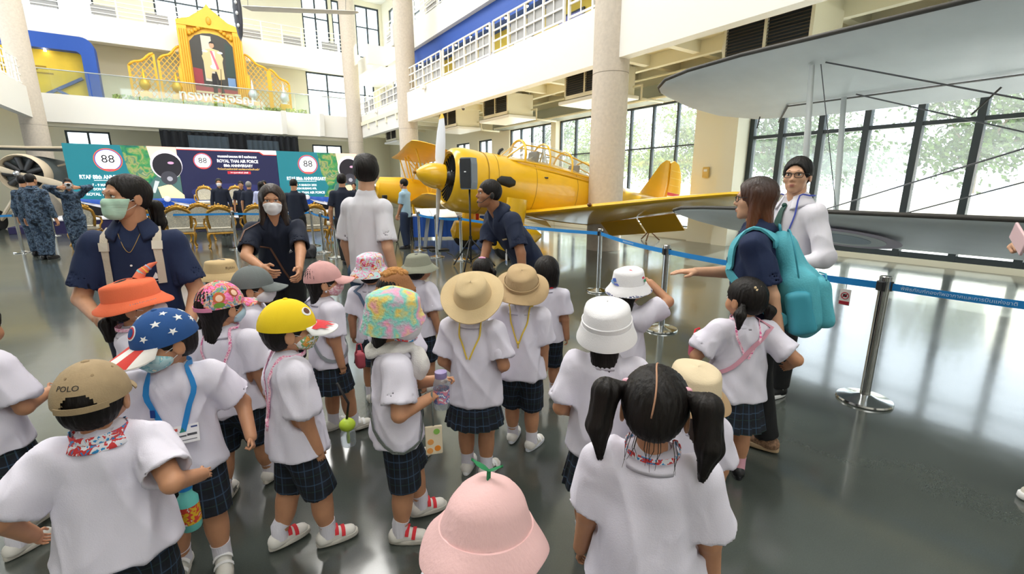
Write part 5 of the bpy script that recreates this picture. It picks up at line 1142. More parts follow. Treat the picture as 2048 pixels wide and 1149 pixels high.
# --- green-topped bottle hanging behind the yellow cap child
t = thing('drink_bottle', 'clear bottle with a lime green lid hanging beside the yellow cap child', 'bottle', (-.74, 1.86, .4), 0)
MB().lathe([(.028, 0), (.032, .008), (.033, .055), (.026, .075)], 20).build('body', gl2, t, True, ang=40); MB().ball((0, 0, .1), (.036, .034, .03), 16, 10).build('lid', mat('lime lid', 'b7d33a', .4), t, True); MB().tube([(0, 0, .13), (.01, .01, .2), (-.03, .0, .3)], .006, 6).build('strap', blackl, t, True)
MB().tube([(0, 0, .01), (0, .004, .07)], .007, 8).build('straw', MATS['lime lid'], t, True)
t = thing('printed_bottle', 'turquoise bottle with cartoon colours at the side of the star cap child', 'bottle', (-1.16, 1.42, .34), 0)
MB().lathe([(.03, 0), (.034, .008), (.034, .12), (.02, .14), (.02, .16)], 20).build('body', mat('turquoise bottle', '6fcfc6', .35), t, True, ang=40); MB().lathe([(.0345, .03), (.0346, .1)], 20, cap=False).build('sticker_wrap', ramp_mat('bright sticker', ('f0c02e', 'e24a3a', 'f4efe0', '2f7fc0'), 50, .4, .5, True), t, True); MB().lathe([(.022, .158), (.024, .185)], 16).build('lid', bluel, t, True, ang=40)
# ================================================================ adults near by
def logo(D, a=.07, b=-.16, s=1): plate(D, None, 'chest_logo', a, b, 0, 0, whitep, poly=[(-.018 * s, -.014 * s), (.018 * s, -.014 * s), (0, .02 * s)], th=.001); plate(D, None, 'chest_logo_line', a, b - .025 * s, .04 * s, .003, whitep, th=.001)
# teacher with green mask
x, y, yw = -1.92, 2.32, 203
D = person('woman in a navy polo with pale green face mask and beige backpack straps', x, y, yw, 1.6, False, head=(-48, 2, 0), aR=L(x, y, yw, -1.94, 2.05, .94), pR=(.9, -1, -.3), aL=L(x, y, yw, -1.64, 2.2, .84), hair='tight', mask='surgical', maskmat=mat('mint surgical mask', 'bfe3cd', .7, bump=.25, bs=60, stretch=(.2, .2, 3)), face=True, top=navy, sleeve=.8, bottom='pants', botmat=navyd, fat=1.0, skin='a', seed=31, vox=.009, shoe=shoek)
logo(D, -.085, -.2)
tail(D, [(0, -.1, -.03), (.01, -.135, -.05), (.015, -.15, -.14), (.01, -.13, -.22)], [.02, .036, .034, .012], 'ponytail', tie=mat('rose scrunchie', '8f5a5a', .7))
strapm = mat('beige backpack strap', 'cfc3b1', .8, bump=.3, bs=150)
for s in (-1, 1):
    pts, nr = [], []
    for b in (.0, -.03, -.07, -.12, -.18, -.24): q, n = surf(D, s * (.105 - .12 * b * 0), b, False, .006); pts.append(q); nr.append(n)
    q = Vector(D['sh'][s] * .6 + D['N'] * .4) + Vector((0, 0, .062)); pts.insert(0, q); nr.insert(0, Vector((0, 0, 1)))
    st = MB().ribbon(pts, nr, .036, .004).build('backpack_strap', strapm, D['o'], True, ang=60); MB().ribbon(pts[2:4], nr[2:4], .044, .009).build('buckle', mat('cream buckle', 'ded6c6', .4), st)
plate(D, None, 'button', 0, -.14, .008, .008, whitep, poly=disc(.005)); MB().tube(smooth_path([surf(D, -.045, .02)[0], surf(D, -.02, -.05)[0], surf(D, 0, -.075)[0], surf(D, .02, -.05)[0], surf(D, .045, .02)[0]]), .0012, 5).build('necklace', goldm_, D['o'], True)
MB().lathe([(.028, -.012), (.031, 0), (.028, .012)], 18, tuple(D['wr'][-1]), cap=False).build('wrist_watch', mat('steel watch', 'b9bbc0', .25, .9), D['o'], True)
# teacher with white mask leaning forward
x, y, yw = -1.92, 3.72, 206
D = person('woman in a navy polo and white mask leaning forward, shoulder-length brown hair', x, y, yw, 1.6, False, lean=24, head=(-2, -6, 0), neck=-.05, aR=L(x, y, yw, -1.74, 3.14, .98), pR=(1.2, -.4, -.4), aL=L(x, y, yw, -1.52, 3.2, .95), hair='long', hairmat=hairbr, mask='kn', face=True, top=navyd, sleeve=.8, bottom='pants', botmat=blackp, fat=.96, seed=32, vox=.009, shoe=shoek)
logo(D, -.085, -.19, .8); cross_strap(D, mat('brown leather strap', '6d4a38', .5), True, .014, -.42, .02)
# man in white T-shirt, back to us
x, y, yw = -1.12, 3.55, -28
D = person('man in a plain white T-shirt seen from behind, thick black hair', x, y, yw, 1.76, False, head=(44, 3, 0), aR=(.24, .02, .84), hair='thick', top=cloth('white T-shirt jersey', 'e2e0e8', .85, .35, 6), sleeve=.85, bottom='pants', botmat=mat('blue jeans', '3d5673', .85, bump=.2, bs=250), fat=.98, seed=33, vox=.009, collar=False, skin='b', loose=1.05)
MB().lathe([(.062, 0), (.064, .003), (.062, .006)], 28, (D['N'][0], D['N'][1] + .012, D['N'][2] + .055), 1, .95, lambda p, a, i: (p[0], p[1], p[2] + .02 * -math.sin(a)), False).build('necklace', mat('silver chain', 'd4cfc4', .25, .9), D['o'], True)
# guide bending to the children
x, y, yw = .15, 4.18, 122
D = person('man in a dark navy uniform shirt with headset microphone and badge, bending to the children', x, y, yw, 1.72, False, lean=36, head=(-16, 6, 0), neck=.1, aR=L(x, y, yw, -.3, 3.9, .72), aL=L(x, y, yw, .12, 3.66, .62), pL=(-1, -.6, 0), hair='crop', face=True, top=cloth('navy uniform shirt', '17233f', .8, .3), sleeve=.8, bottom='pants', botmat=navyd, skin='c', seed=34, vox=.009, shoe=shoek, fat=1.04)
MB().tube([(-.086, -.01, .01), (-.088, .02, -.03), (-.075, .07, -.075), (-.045, .095, -.075)], .003, 6).ball((-.04, .097, -.075), .007, 8, 6).xf(D['Mh']).build('headset_boom', blackl, D['o'], True)
MB().ball((-.088, -.012, -.01), (.012, .018, .028), 12, 8).xf(D['Mh']).build('headset_earpiece', blackl, D['o'], True)
plate(D, None, 'ribbon_bar', -.09, -.17, .05, .014, mat('ribbon bar', 'c9b48a', .5)); plate(D, None, 'wing_badge', .08, -.2, .04, .02, goldm_, poly=[(-.03, 0), (0, .012), (.03, 0), (0, -.012)])
q, n = surf(D, -.06, -.3, False, .01); t = thing('id_badge', 'hanging identity card on the chest of the bending guide', 'badge', world(D, q) + Vector((-.03, -.04, -.12)), R(yw - 20)); MB().bevbox(-.034, .034, -.002, .002, 0, .1, .0015).build('card', whitep, t); MB().box(-.028, .028, .002, .003, .01, .04).build('blue_print', mat('badge blue', '6f8fc8', .5), t); MB().box(-.004, .004, -.003, .003, .1, .14).build('clip', steel, t)
# teacher with turquoise backpack
x, y, yw = 1.37, 2.44, 56
D = person('woman in navy polo and glasses with copper-tipped hair pointing left, turquoise backpack on', x, y, yw, 1.59, False, head=(6, 0, 0), lean=6, aR=L(x, y, yw, 1.13, 2.76, 1.03), pR=(1, -.3, -1), hR='open', zR=(0, 0, 1), aL=L(x, y, yw, 1.4, 2.2, .68), pL=(-1, -1, 0), hL='grip', hair='long', hairmat=hair_ombre(), face=True, top=navy, sleeve=.8, bottom='pants', botmat=blackp, fat=1.16, seed=35, vox=.009, feet=((-.07, .06), (.09, -.12)), shoe=mat('woven brown sandal', '8a6a52', .8, var=.5, vs_=90), shoesole=mat('tan sole', 'b59a7a', .7), sock=False, skin='b', loose=1.05)
def glasses(D, m):
    z, yy = .004, .102
    for s in (-1, 1):
        MB().tube([(s * .033 + .023 * math.copysign(abs(math.cos(a)) ** .6, math.cos(a)), yy - .004 - .02 * (abs(s * .033 + .023 * math.cos(a)) / .06) ** 2, z - .003 + .017 * math.copysign(abs(math.sin(a)) ** .6, math.sin(a))) for a in [2 * math.pi * k / 20 for k in range(21)]], .0022, 6).tube([(s * .057, yy - .02, z + .006), (s * .078, .05, z + .006), (s * .082, -.015, z + .002)], .0022, 6).xf(D['Mh']).build('spectacle_frame', m, D['o'], True)
    MB().tube([(-.011, yy - .002, z + .003), (0, yy + .002, z + .006), (.011, yy - .002, z + .003)], .002, 6).xf(D['Mh']).build('spectacle_bridge', m, D['o'], True)
glasses(D, blackl); logo(D, .02, -.2, .9)
MB().lathe([(.03, -.012), (.033, 0), (.03, .012)], 18, tuple(D['wr'][-1] * .92 + D['el'][-1] * .08), cap=False).build('wrist_band', mat('orange band', 'e0652e', .5), D['o'], True)
turq = mat('turquoise nylon', '57b4c4', .65, bump=.25, bs=120, var=.06, vs_=12); turqd = mat('turquoise piping', '3f9fb4', .6)
cb = Vector(D['N'] - D['fw'] * .23 - D['sd'] * .24)
bp = thing('backpack', 'turquoise backpack worn by the woman pointing left', 'backpack', world(D, cb) - Vector((0, 0, .27)), R(yw + 8)); bp.rotation_euler = (R(-14), 0, R(yw + 8))
V, Q = sdf_mesh([('u', cone((0, .02, .42), (0, -.02, .1), .105, .15, (0, 1, 0), .62), 0), ('u', rbox((0, -.015, .16), (.155, .09, .15), .06), .06)], .011); V, Q = folds(V, Q, .009, 5, 15); obj('body', np_mesh(V, Q), turq, bp, True)
V, Q = sdf_mesh([('u', rbox((0, -.1, .14), (.13, .05, .13), .045), 0)], .011); V, Q = folds(V, Q, .004, 6, 20); pk = obj('front_pocket', np_mesh(V, Q), turq, bp, True)
MB().tube([(-.115, -.135, .262), (0, -.15, .268), (.115, -.135, .262)], .004, 6).build('zip', turqd, pk, True)
for s in (-1, 1):
    V, Q = sdf_mesh([('u', rbox((s * .165, 0, .12), (.03, .06, .11), .028), 0)], .011); obj('side_pocket', np_mesh(*folds(V, Q, .003, 7, 25)), turqd, bp, True)
    inv = (Matrix.Translation(bp.location) @ bp.rotation_euler.to_matrix().to_4x4()).inverted() @ Matrix.Translation(D['o'].location) @ D['o'].rotation_euler.to_matrix().to_4x4()
    fr_ = [surf(D, s * .105, b, False, .006) for b in (-.035, -.09, -.15, -.2)]; bk_ = [surf(D, s * .1, b, True, .006) for b in (-.05, -.02)]
    tp_ = Vector(D['sh'][s] * .85 + D['N'] * .15 + D['sd'] * .073)
    pts = [inv @ p_[0] for p_ in bk_] + [inv @ tp_] + [inv @ p_[0] for p_ in fr_] + [Vector((s * .19, .17, .2)), Vector((s * .15, .06, .08))]
    nr = [inv.to_3x3() @ p_[1] for p_ in bk_] + [Vector((0, 0, 1))] + [inv.to_3x3() @ p_[1] for p_ in fr_] + [Vector((s, .3, 0)), Vector((s, 0, 0))]
    sp_ = smooth_path([Vector((s * .07, .06, .46))] + pts, 4); nn_ = smooth_path([Vector((0, .3, 1))] + nr, 4); MB().ribbon(sp_, [n_.normalized() for n_ in nn_], .055, .012).build('shoulder_strap', turq, bp, True, ang=60)
MB().tube([(-.03, .02, .52), (-.03, .02, .56), (.03, .02, .56), (.03, .02, .52)], .008, 6).build('grab_handle', turqd, bp, True); MB().tube(smooth_path([(.13, -.02, .2), (.15, -.02, .42), (.08, -.02, .515), (-.08, -.02, .515), (-.15, -.02, .42), (-.13, -.02, .2)]), .0045, 6).build('zip', turqd, bp, True)
# man with tie and glasses
x, y, yw = 1.98, 3.22, 102
D = person('man in a white long-sleeved shirt, green tie and black-framed glasses looking at the camera', x, y, yw, 1.73, False, head=(32, 2, 0), aL=L(x, y, yw, 1.78, 2.95, 1.02), aR=L(x, y, yw, 1.7, 3.17, 1.05), hL='grip', hR='grip', hair='short', face=True, top=cloth('white dress shirt', 'e4e1ea', .8, .4, 7), sleeve=1.85, bottom='pants', botmat=blackp, skin='b', seed=36, vox=.009, shoe=shoek, shoesole=whitep)
glasses(D, blackl); tm = mat('dark green tie', '17473f', .6)
pts = [surf(D, 0, b, False, .008) for b in (-.01, -.04, -.1, -.16, -.22, -.28, -.34)]; MB().ribbon([p_[0] for p_ in pts], [p_[1] for p_ in pts], .058, .005).build('tie', tm, D['o'], True, ang=60); MB().ball(pts[0][0] + Vector((0, 0, .012)), (.02, .014, .017), 12, 8).build('tie_knot', tm, D['o'], True)
lanyard(D, mat('violet blue lanyard', '4a58b8', .6), .3, .01, False, .06)
t = thing('small_camera', 'dark compact camera held by the man with the green tie', 'camera', world(D, (D['wr'][-1] + D['wr'][1]) / 2 + np.array((0, .1, -.02))), R(yw)); MB().bevbox(-.06, .06, -.02, .02, 0, .07, .008).build('body', blackl, t); MB().lathe([(.025, 0), (.025, .03), (.02, .032)], 18).xf(Matrix.Translation((0, .02, .035)) @ Matrix.Rotation(R(-90), 4, 'X')).build('lens', dark, t, True, ang=40)
# photographer cut by the right edge
x, y, yw = 2.78, 1.87, 84
D = person('person in dark clothes and white shoes at the right edge holding up a phone', x, y, yw, 1.65, False, aL=L(x, y, yw, 2.2, 1.83, 1.31), aR=L(x, y, yw, 2.25, 1.98, 1.3), hL='grip', hR='grip', zL=(-.8, 0, .6), zR=(.8, 0, .6), hair='bob', top=navyd, sleeve=1.8, bottom='pants', botmat=blackp, seed=37, vox=.01, feet=((-.12, .12), (.1, .06)), face=True, shoe=mat('off white canvas shoe', 'dcd5c8', .7), shoesole=whitep, skin='b')
t = thing('phone', 'pale pink phone held at the right picture edge', 'phone', (2.11, 1.9, 1.3), R(60)); MB().bevbox(-.075, .075, -.005, .005, 0, .075, .004).xf(Matrix.Rotation(R(-25), 4, 'Y')).build('body', mat('pink phone shell', 'e3c0c4', .3), t); MB().box(-.06, -.025, -.009, -.005, .04, .07).xf(Matrix.Rotation(R(-25), 4, 'Y')).build('camera_block', whitep, t)
# ================================================================ adults further off
FV = .016
def far(label, x, y, yaw, Ht, **k): k.setdefault('vox', FV); k.setdefault('shoe', shoek); k.setdefault('shoesole', shoek); k.setdefault('sock', False); k.setdefault('top', navyd); k.setdefault('botmat', blackp); k.setdefault('hair', 'crop'); return person(label, x, y, yaw, Ht, False, bottom='pants', **k)
far('man in a light blue uniform shirt and navy trousers standing beside the biplane', -2.62, 11.35, 78, 1.7, top=mat('light blue uniform shirt', '9fc0d8', .8), botmat=mat('dark blue trousers', '1d2c48', .8), hair='short', vox=.013, aL=(-.12, .16, .82), aR=(.12, .16, .82))
far('man in dark short-sleeved uniform seen from behind by the rope post', -3.28, 9.0, 14, 1.76, hair='short', vox=.013)
far('man in a navy suit seen from behind with bowed head in front of the screens', -4.85, 10.35, 8, 1.68, head=(0, -18, 0), sleeve=1.85, vox=.013, aL=(-.12, .24, .98), aR=(.12, .24, .98))
far('man in dark jacket with white face mask facing us before the stage', -9.2, 14.65, 210, 1.75, mask='kn', sleeve=1.85, hair='short')
far('officer in short-sleeved dark uniform facing us before the stage', -8.75, 15.05, 205, 1.68, face=True)
far('grey-haired man seen from behind in dark clothes before the stage', -8.25, 14.6, 20, 1.66, hair='short', hairmat=mat('grey hair', '8b8783', .7))
far('woman in a lavender blouse with long black hair seen from behind', -7.7, 14.3, 15, 1.66, hair='long', top=mat('lavender blouse', 'b9bfe4', .8), sleeve=1.8)
far('person in dark clothes with short black hair beside the lavender blouse', -8.35, 15.7, 200, 1.7, hair='short')
far('dark-haired person in the distance beneath the right screen', -5.9, 17.4, 190, 1.64, hair='short')
camo = ramp_mat('navy digital camouflage', ('1c2733', '34445a', '566a80', '25303d', '7c8b9a'), 16, .9, .6, True, 2)
far('tall soldier in blue camouflage uniform and black boots seen from behind', -9.95, 9.65, 8, 1.78, top=camo, botmat=camo, sleeve=1.85, vox=.012, fat=1.12)
far('second soldier in camouflage half hidden behind the tall one', -10.7, 10.2, 10, 1.76, top=camo, botmat=camo, sleeve=1.85)
D = far('masked person in camouflage raising a camera behind the soldiers', -10.0, 10.5, 225, 1.7, top=camo, botmat=camo, sleeve=1.85, mask='kn', aL=(-.14, .28, 1.5), aR=(.14, .28, 1.5), hL='fist', hR='fist')
t = thing('silver_camera', 'silver camera raised in front of a masked face at far left', 'camera', world(D, (D['wr'][-1] + D['wr'][1]) / 2) - Vector((0, 0, -.02)), R(225)); MB().bevbox(-.06, .06, -.03, .03, 0, .08, .01).build('body', mat('silver camera', 'cfd3d8', .3, .6), t); MB().lathe([(.03, 0), (.03, .05)], 14).xf(Matrix.Translation((0, .03, .04)) @ Matrix.Rotation(R(-90), 4, 'X')).build('lens', blackl, t, True, ang=40)
# ================================================================ aircraft
yel = mat('yellow aircraft paint', 'e8b516', .28, var=.05, vs_=3, coat=.4); yeld = mat('panel line yellow', '8f6d12', .5); blk = mat('engine black', '17181a', .5); alu = mat('polished aluminium', 'c9ccd0', .25, .9)
canop = glass_mat('canopy glass', (.9, .94, .95), .22, .1); rubber = mat('tyre rubber', '1c1c1e', .8)
def ring(cx, y, z, rx_, rz, n=28, e=2.0):
    return [(cx + rx_ * math.copysign(abs(math.cos(2 * math.pi * k / n)) ** (2 / e), math.cos(2 * math.pi * k / n)), y, z + rz * math.copysign(abs(math.sin(2 * math.pi * k / n)) ** (2 / e), math.sin(2 * math.pi * k / n))) for k in range(n)]
def wing_mb(stations, th=.13, n=10, tipround=True):
    """stations: (span, leading edge y, chord, z, twist deg); span along x, chord runs towards -y"""
    rings = []
    for x, le, c, z, tw in stations:
        rings.append([(x, le - a * math.cos(R(tw)) - b * math.sin(R(tw)), z + b * math.cos(R(tw)) - a * math.sin(R(tw))) for a, b in airfoil(c, th if c > .3 else th * .8, n)])
    return MB().loft(rings)
# ---- low-wing yellow trainer: local frame nose at +y, port wing at -x ; parked tail-down (pitch 9 deg)
px_, py_ = -1.53, 10.0                       # propeller hub on the plan
hd = R(90 + 28.8)                            # tail direction points right and away; nose direction = left and towards us
t = thing('yellow_trainer', 'yellow low-wing propeller aircraft with glazed cockpit and spatted wheels', 'aircraft', (px_ + 1.95 * math.cos(R(28.8)), py_ + 1.95 * math.sin(R(28.8)), 0), hd)
# local: origin on the floor below the wing's leading edge, +y forward (towards the spinner)
PT = Matrix.Translation((0, 0, 1.42)) @ Matrix.Rotation(R(9), 4, 'X')
def yp(mb, name, m=yel, smooth=True, par=None, ang=35): return mb.xf(PT).build(name, m, par or t, smooth, ang=ang)
fus = [(1.35, .0, .64, .66), (1.0, .02, .65, .68), (.4, .04, .62, .68), (-.6, .08, .56, .68), (-1.6, .12, .5, .6), (-2.6, .16, .4, .46), (-3.6, .22, .27, .32), (-4.5, .3, .13, .2), (-4.95, .34, .05, .12)]
yp(MB().loft([ring(0, y, z, a, b, 32) for y, z, a, b in fus]), 'fuselage')
cw = MB(); prof = [(1.0, .66), (1.3, .69), (1.62, .685), (1.8, .63), (1.86, .56), (1.82, .52), (1.7, .5), (1.45, .5)]
cw.loft([ring(0, y, .0, r, r, 40) for y, r in prof], cap=False); cow = yp(cw, 'engine_cowling')
yp(MB().loft([ring(0, y, 0, r, r, 32) for y, r in ((1.45, .5), (1.44, .12))], cap=True), 'firewall', blk)
yp(MB().loft([ring(0, 1.16, 0, .687, .687, 40), ring(0, 1.14, 0, .687, .687, 40)], cap=False), 'cowling_seam', yeld, par=cow)
for k in range(9):
    a = 2 * math.pi * k / 9; d = Vector((math.cos(a), 0, math.sin(a)))
    m_ = MB().tube([d * .12 + Vector((0, 1.55, 0)), d * .47 + Vector((0, 1.55, 0))], [.085, .095], 12)
    for q in range(6): m_.lathe([(.105, -.008), (.105, .008)], 12).v[-24:]
    c_ = yp(m_, 'cylinder', blk)
    f_ = MB()
    for q in range(6):
        p0 = d * (.2 + q * .045) + Vector((0, 1.55, 0)); f_.tube([p0 - d * .006, p0 + d * .006], .115, 14)
    yp(f_, 'cooling_fins', mat('engine grey', '4a4b4d', .5, .5), par=c_)
    u_ = Vector((-math.sin(a), 0, math.cos(a))); yp(MB().tube([d * .1 + u_ * .05 + Vector((0, 1.68, 0)), d * .46 + u_ * .05 + Vector((0, 1.68, 0))], .014, 6), 'push_rod', alu, par=c_)
for k in range(30):
    a = 2 * math.pi * k / 30; d = Vector((math.cos(a), 0, math.sin(a))); yp(MB().bar(d * .2 + Vector((0, 1.72, 0)), d * .5 + Vector((0, 1.76, 0)), .012, .035, (0, 1, 0)), 'cooling_gill', blk)
yp(MB().loft([ring(0, y, 0, r, r, 24) for y, r in ((1.5, .16), (1.8, .15), (1.86, .1))]), 'crankcase', mat('engine grey', '4a4b4d', .5, .5))
yp(MB().loft([ring(0, y, 0, r, r, 28) for y, r in ((1.93, .27), (2.02, .275), (2.15, .265), (2.3, .22), (2.43, .13), (2.5, .05), (2.52, .012))]), 'spinner')
yp(MB().tube([(0, 2.5, 0), (0, 2.57, 0)], .03, 8).tube([(-.04, 2.56, 0), (.04, 2.56, 0)], .012, 6), 'spinner_dog', mat('brass fitting', 'a8741f', .4, .6))
bl = mat('grey propeller blade', 'd3d5da', .35)
for k, a in enumerate((78, 78 + 180)):
    d = Vector((math.cos(R(a)), 0, math.sin(R(a)))); s_ = Vector((0, 1, 0)).cross(d); rg_ = []
    for r, c, tw in ((.2, .06, 60), (.4, .11, 48), (.7, .125, 36), (1.0, .115, 28), (1.25, .08, 22), (1.36, .03, 20)):
        ch = (s_ * math.cos(R(tw)) + Vector((0, 1, 0)) * math.sin(R(tw))); nn = d.cross(ch); rg_.append([Vector((0, 2.0, 0)) + d * r + ch * c * math.cos(q) + nn * c * .14 * math.sin(q) for q in [2 * math.pi * j / 14 for j in range(14)]])
    b_ = yp(MB().loft(rg_), 'propeller_blade', bl); yp(MB().loft([[p + d * .002 + (p - (Vector((0, 2.0, 0)) + d * rr)) * .06 for p in rg_[i]] for i, rr in ((4, 1.25), (5, 1.36))]), 'yellow_tip', yel, par=b_)
# intake scoop, panel lines, fittings
yp(MB().loft([ring(-.62, y, .1, .05, b, 14) for y, b in ((.95, .02), (.85, .1), (.62, .12), (.5, .06))]), 'exhaust_scoop', blk)
for y in (.9, -.1, -1.3): z = np.interp(-y, [-f[0] for f in fus], [f[1] for f in fus]); a = np.interp(-y, [-f[0] for f in fus], [f[2] for f in fus]); b = np.interp(-y, [-f[0] for f in fus], [f[3] for f in fus]); yp(MB().loft([ring(0, y + q, z, a + .003, b + .003, 32) for q in (-.006, .006)], cap=False), 'panel_seam', yeld)
yp(MB().tube([(-.5, -.3, .35), (-.56, -.38, .36)], .02, 6), 'step', blk); yp(MB().tube([(-.15, .75, .7), (-.15, .72, .78), (-.1, .64, .83)], [.03, .035, .03], 8), 'air_scoop', blk)
# cockpit: framed greenhouse
can = [(.62, .6, .3, .02), (.2, .62, .42, .5), (-.45, .62, .44, .54), (-1.1, .6, .43, .5), (-1.7, .57, .4, .4), (-2.3, .54, .34, .26), (-2.9, .5, .24, .08)]
def carc(y, z, w_, hh, n=12): return [(w_ * math.cos(math.pi * k / n), y, z + hh * math.sin(math.pi * k / n) ** .8) for k in range(n + 1)]
can3 = [carc(*c) for c in can]
can_p = yp(MB().loft([[(w_ * 1.02 * math.cos(math.pi * k / 12), y, z - .1 + .1 * math.sin(math.pi * k / 12)) for k in range(13)] for y, z, w_, hh in can], cap=False, closed=False), 'cockpit_sill')
for i in range(len(can) - 1):
    for k0, k1 in ((0, 4), (4, 8), (8, 12)): yp(MB().loft([can3[i][k0:k1 + 1], can3[i + 1][k0:k1 + 1]], cap=False, closed=False), 'pane', canop, par=can_p)
    for k in (0, 3, 9, 12): yp(MB().tube([can3[i][k], can3[i + 1][k]], .022 if k in (0, 12) else .016, 6), 'frame_rail', yel, par=can_p)
for i in range(1, len(can) - 1): yp(MB().tube(can3[i], .03 if i == 1 else .024, 8), 'frame_hoop', yel, par=can_p)
yp(MB().bevbox(-.2, .2, -.3, -.2, .35, .95, .04).bevbox(-.2, .2, -1.5, -1.4, .3, .85, .04), 'seat', mat('seat grey', '5a5d60', .7)); yp(MB().tube([(-.25, -.55, .55), (0, -.5, 1.05), (.25, -.55, .55)], .025, 6).tube([(-.3, .05, .7), (.2, -.6, 1.0)], .02, 6), 'roll_bar', alu)
# wings with dihedral, flaps hanging, roundel and lamp
yp(wing_mb([(-.0, .1, 2.15, -.5, 1), (-.6, .08, 2.15, -.5, 1)], .14), 'wing_centre')
for s, nm in ((-1, 'port'), (1, 'starboard')):
    st = [(s * .55, .1, 2.12, -.5, 1), (s * 1.4, .03, 1.98, -.4, 1), (s * 3.0, -.12, 1.62, -.2, 0), (s * 4.4, -.3, 1.25, -.02, 0), (s * 5.2, -.44, .98, .08, 0), (s * 5.6, -.62, .62, .12, 0), (s * 5.78, -.85, .22, .14, 0)]
    w_ = yp(wing_mb(st, .13, 12), 'wing', yel, ang=50)
    for x0, x1, an in ((1.25, 2.5, 38), (2.56, 3.6, 38)):
        def fz(x): return np.interp(x, [.55, 1.4, 3, 4.4], [-.5, -.4, -.2, -.02])
        def te(x): return np.interp(x, [.55, 1.4, 3, 4.4], [.1 - 2.12, .03 - 1.98, -.12 - 1.62, -.3 - 1.25])
        P = []
        for x in (x0, x1):
            y0, z0 = te(x) + .42, fz(x) - .05; P += [(s * x, y0, z0), (s * x, y0 - .42 * math.cos(R(an)), z0 - .42 * math.sin(R(an)))]
        m_ = MB(); v8 = P + [(a, b, c - .02) for a, b, c in P]; m_.add(v8, [(0, 1, 3, 2), (4, 6, 7, 5), (0, 4, 5, 1), (1, 5, 7, 3), (3, 7, 6, 2), (2, 6, 4, 0)]); yp(m_, 'flap', mat('flap ochre', 'd9a21a', .4), False, w_)
    for rr, cc, dz in ((.45, '8f4a86', 0), (.36, 'e9e4e0', .004), (.27, '3c5a8a', .008)):
        yp(MB().prism(disc(rr, rr, 28), lambda a, b, d: (s * 4.15 + a, -.85 + b, .0 + s * a * .125 - .075 - .004 - dz + d), -.003, .0), 'roundel', mat('roundel ' + cc, cc, .4), False, w_)
    yp(MB().ball((s * 2.6, -.06, -.22), (.04, .05, .04), 10, 6), 'landing_lamp', mat('lamp brown', '7a4a20', .3), par=w_)
    # spatted undercarriage
    g = MB().loft([ring(s * 1.12, y, z, a, b, 20) for y, z, a, b in ((1.15, -1.15, .02, .02), (1.07, -1.12, .13, .22), (.8, -1.08, .17, .32), (.5, -1.05, .16, .32), (.15, -1.0, .1, .2), (-.05, -.95, .02, .04))]); gp = yp(g, 'wheel_spat', yel)
    yp(MB().loft([[(s * 1.12 + .11 * math.cos(q), .66 + .24 * math.sin(q), z) for q in [2 * math.pi * j / 16 for j in range(16)]] for z in (-.25, -.9)]), 'gear_leg', yel)
    ws = MB().lathe([(.1, -.08), (.3, -.08), (.34, -.04), (.34, .04), (.3, .08), (.1, .08)], 24).xf(Matrix.Translation((s * 1.12, .73, -1.2)) @ Matrix.Rotation(R(90), 4, 'Y')); yp(ws, 'wheel', rubber, par=gp)
# tail
yp(MB().loft([[(x_ * f, y, z) for x_, y, z in q] for f, q in ((1, [(0, -3.7, .45), (.04, -4.1, .45), (.05, -4.6, .45), (0, -4.75, .45), (-.05, -4.6, .45), (-.04, -4.1, .45)]), (.8, [(0, -4.05, .95), (.04, -4.3, .95), (.05, -4.65, .95), (0, -4.78, .95), (-.05, -4.65, .95), (-.04, -4.3, .95)]), (.5, [(0, -4.35, 1.4), (.03, -4.5, 1.4), (.04, -4.66, 1.4), (0, -4.76, 1.4), (-.04, -4.66, 1.4), (-.03, -4.5, 1.4)]), (.2, [(0, -4.55, 1.55), (.02, -4.6, 1.55), (.02, -4.66, 1.55), (0, -4.7, 1.55), (-.02, -4.66, 1.55), (-.02, -4.6, 1.55)]))]), 'fin')
rud = [(-4.76, .2), (-4.78, 1.0), (-4.72, 1.5), (-4.85, 1.58), (-5.05, 1.5), (-5.22, 1.2), (-5.3, .75), (-5.25, .4), (-5.05, .18)]
ro = yp(MB().prism(rud, lambda a, b, d: (d, a, b), -.035, .035), 'rudder', yel, False)
for z in (.7, .9, 1.1, 1.3): yp(MB().box(-.038, .038, -5.2, -4.8, z, z + .012), 'rib_line', mat('pale rib tape', 'f3d873', .5), False, ro)
for z, cc in ((.62, 'd23a4a'), (.52, 'f2efe8'), (.42, '3a4a9a')): yp(MB().box(-.037, .037, -5.26, -4.78, z, z + .08), 'flag_stripe', mat('stripe ' + cc, cc, .4), False, ro)
for s in (-1, 1): yp(wing_mb([(s * .05, -3.95, .95, .3, 0), (s * 1.0, -4.1, .8, .32, 0), (s * 1.6, -4.3, .5, .34, 0), (s * 1.75, -4.45, .2, .35, 0)], .09), 'tailplane')
st_ = MB()
tw_ = PT @ Vector((0, -4.3, .1)); st_.tube([(0, tw_.y, .32), (0, tw_.y, max(.5, tw_.z))], .02, 6)
for a in (0, 120, 240): st_.tube([(0, tw_.y, .3), (.3 * math.cos(R(a)), tw_.y + .3 * math.sin(R(a)), .02)], .02, 6)
st_.build('tail_stand', mat('brown iron', '7a5a3a', .6), t, True); MB().bevbox(-.1, .1, tw_.y - .06, tw_.y + .06, .28, .38, .02).build('tail_jack', mat('ochre jack', 'b8863a', .5), t)
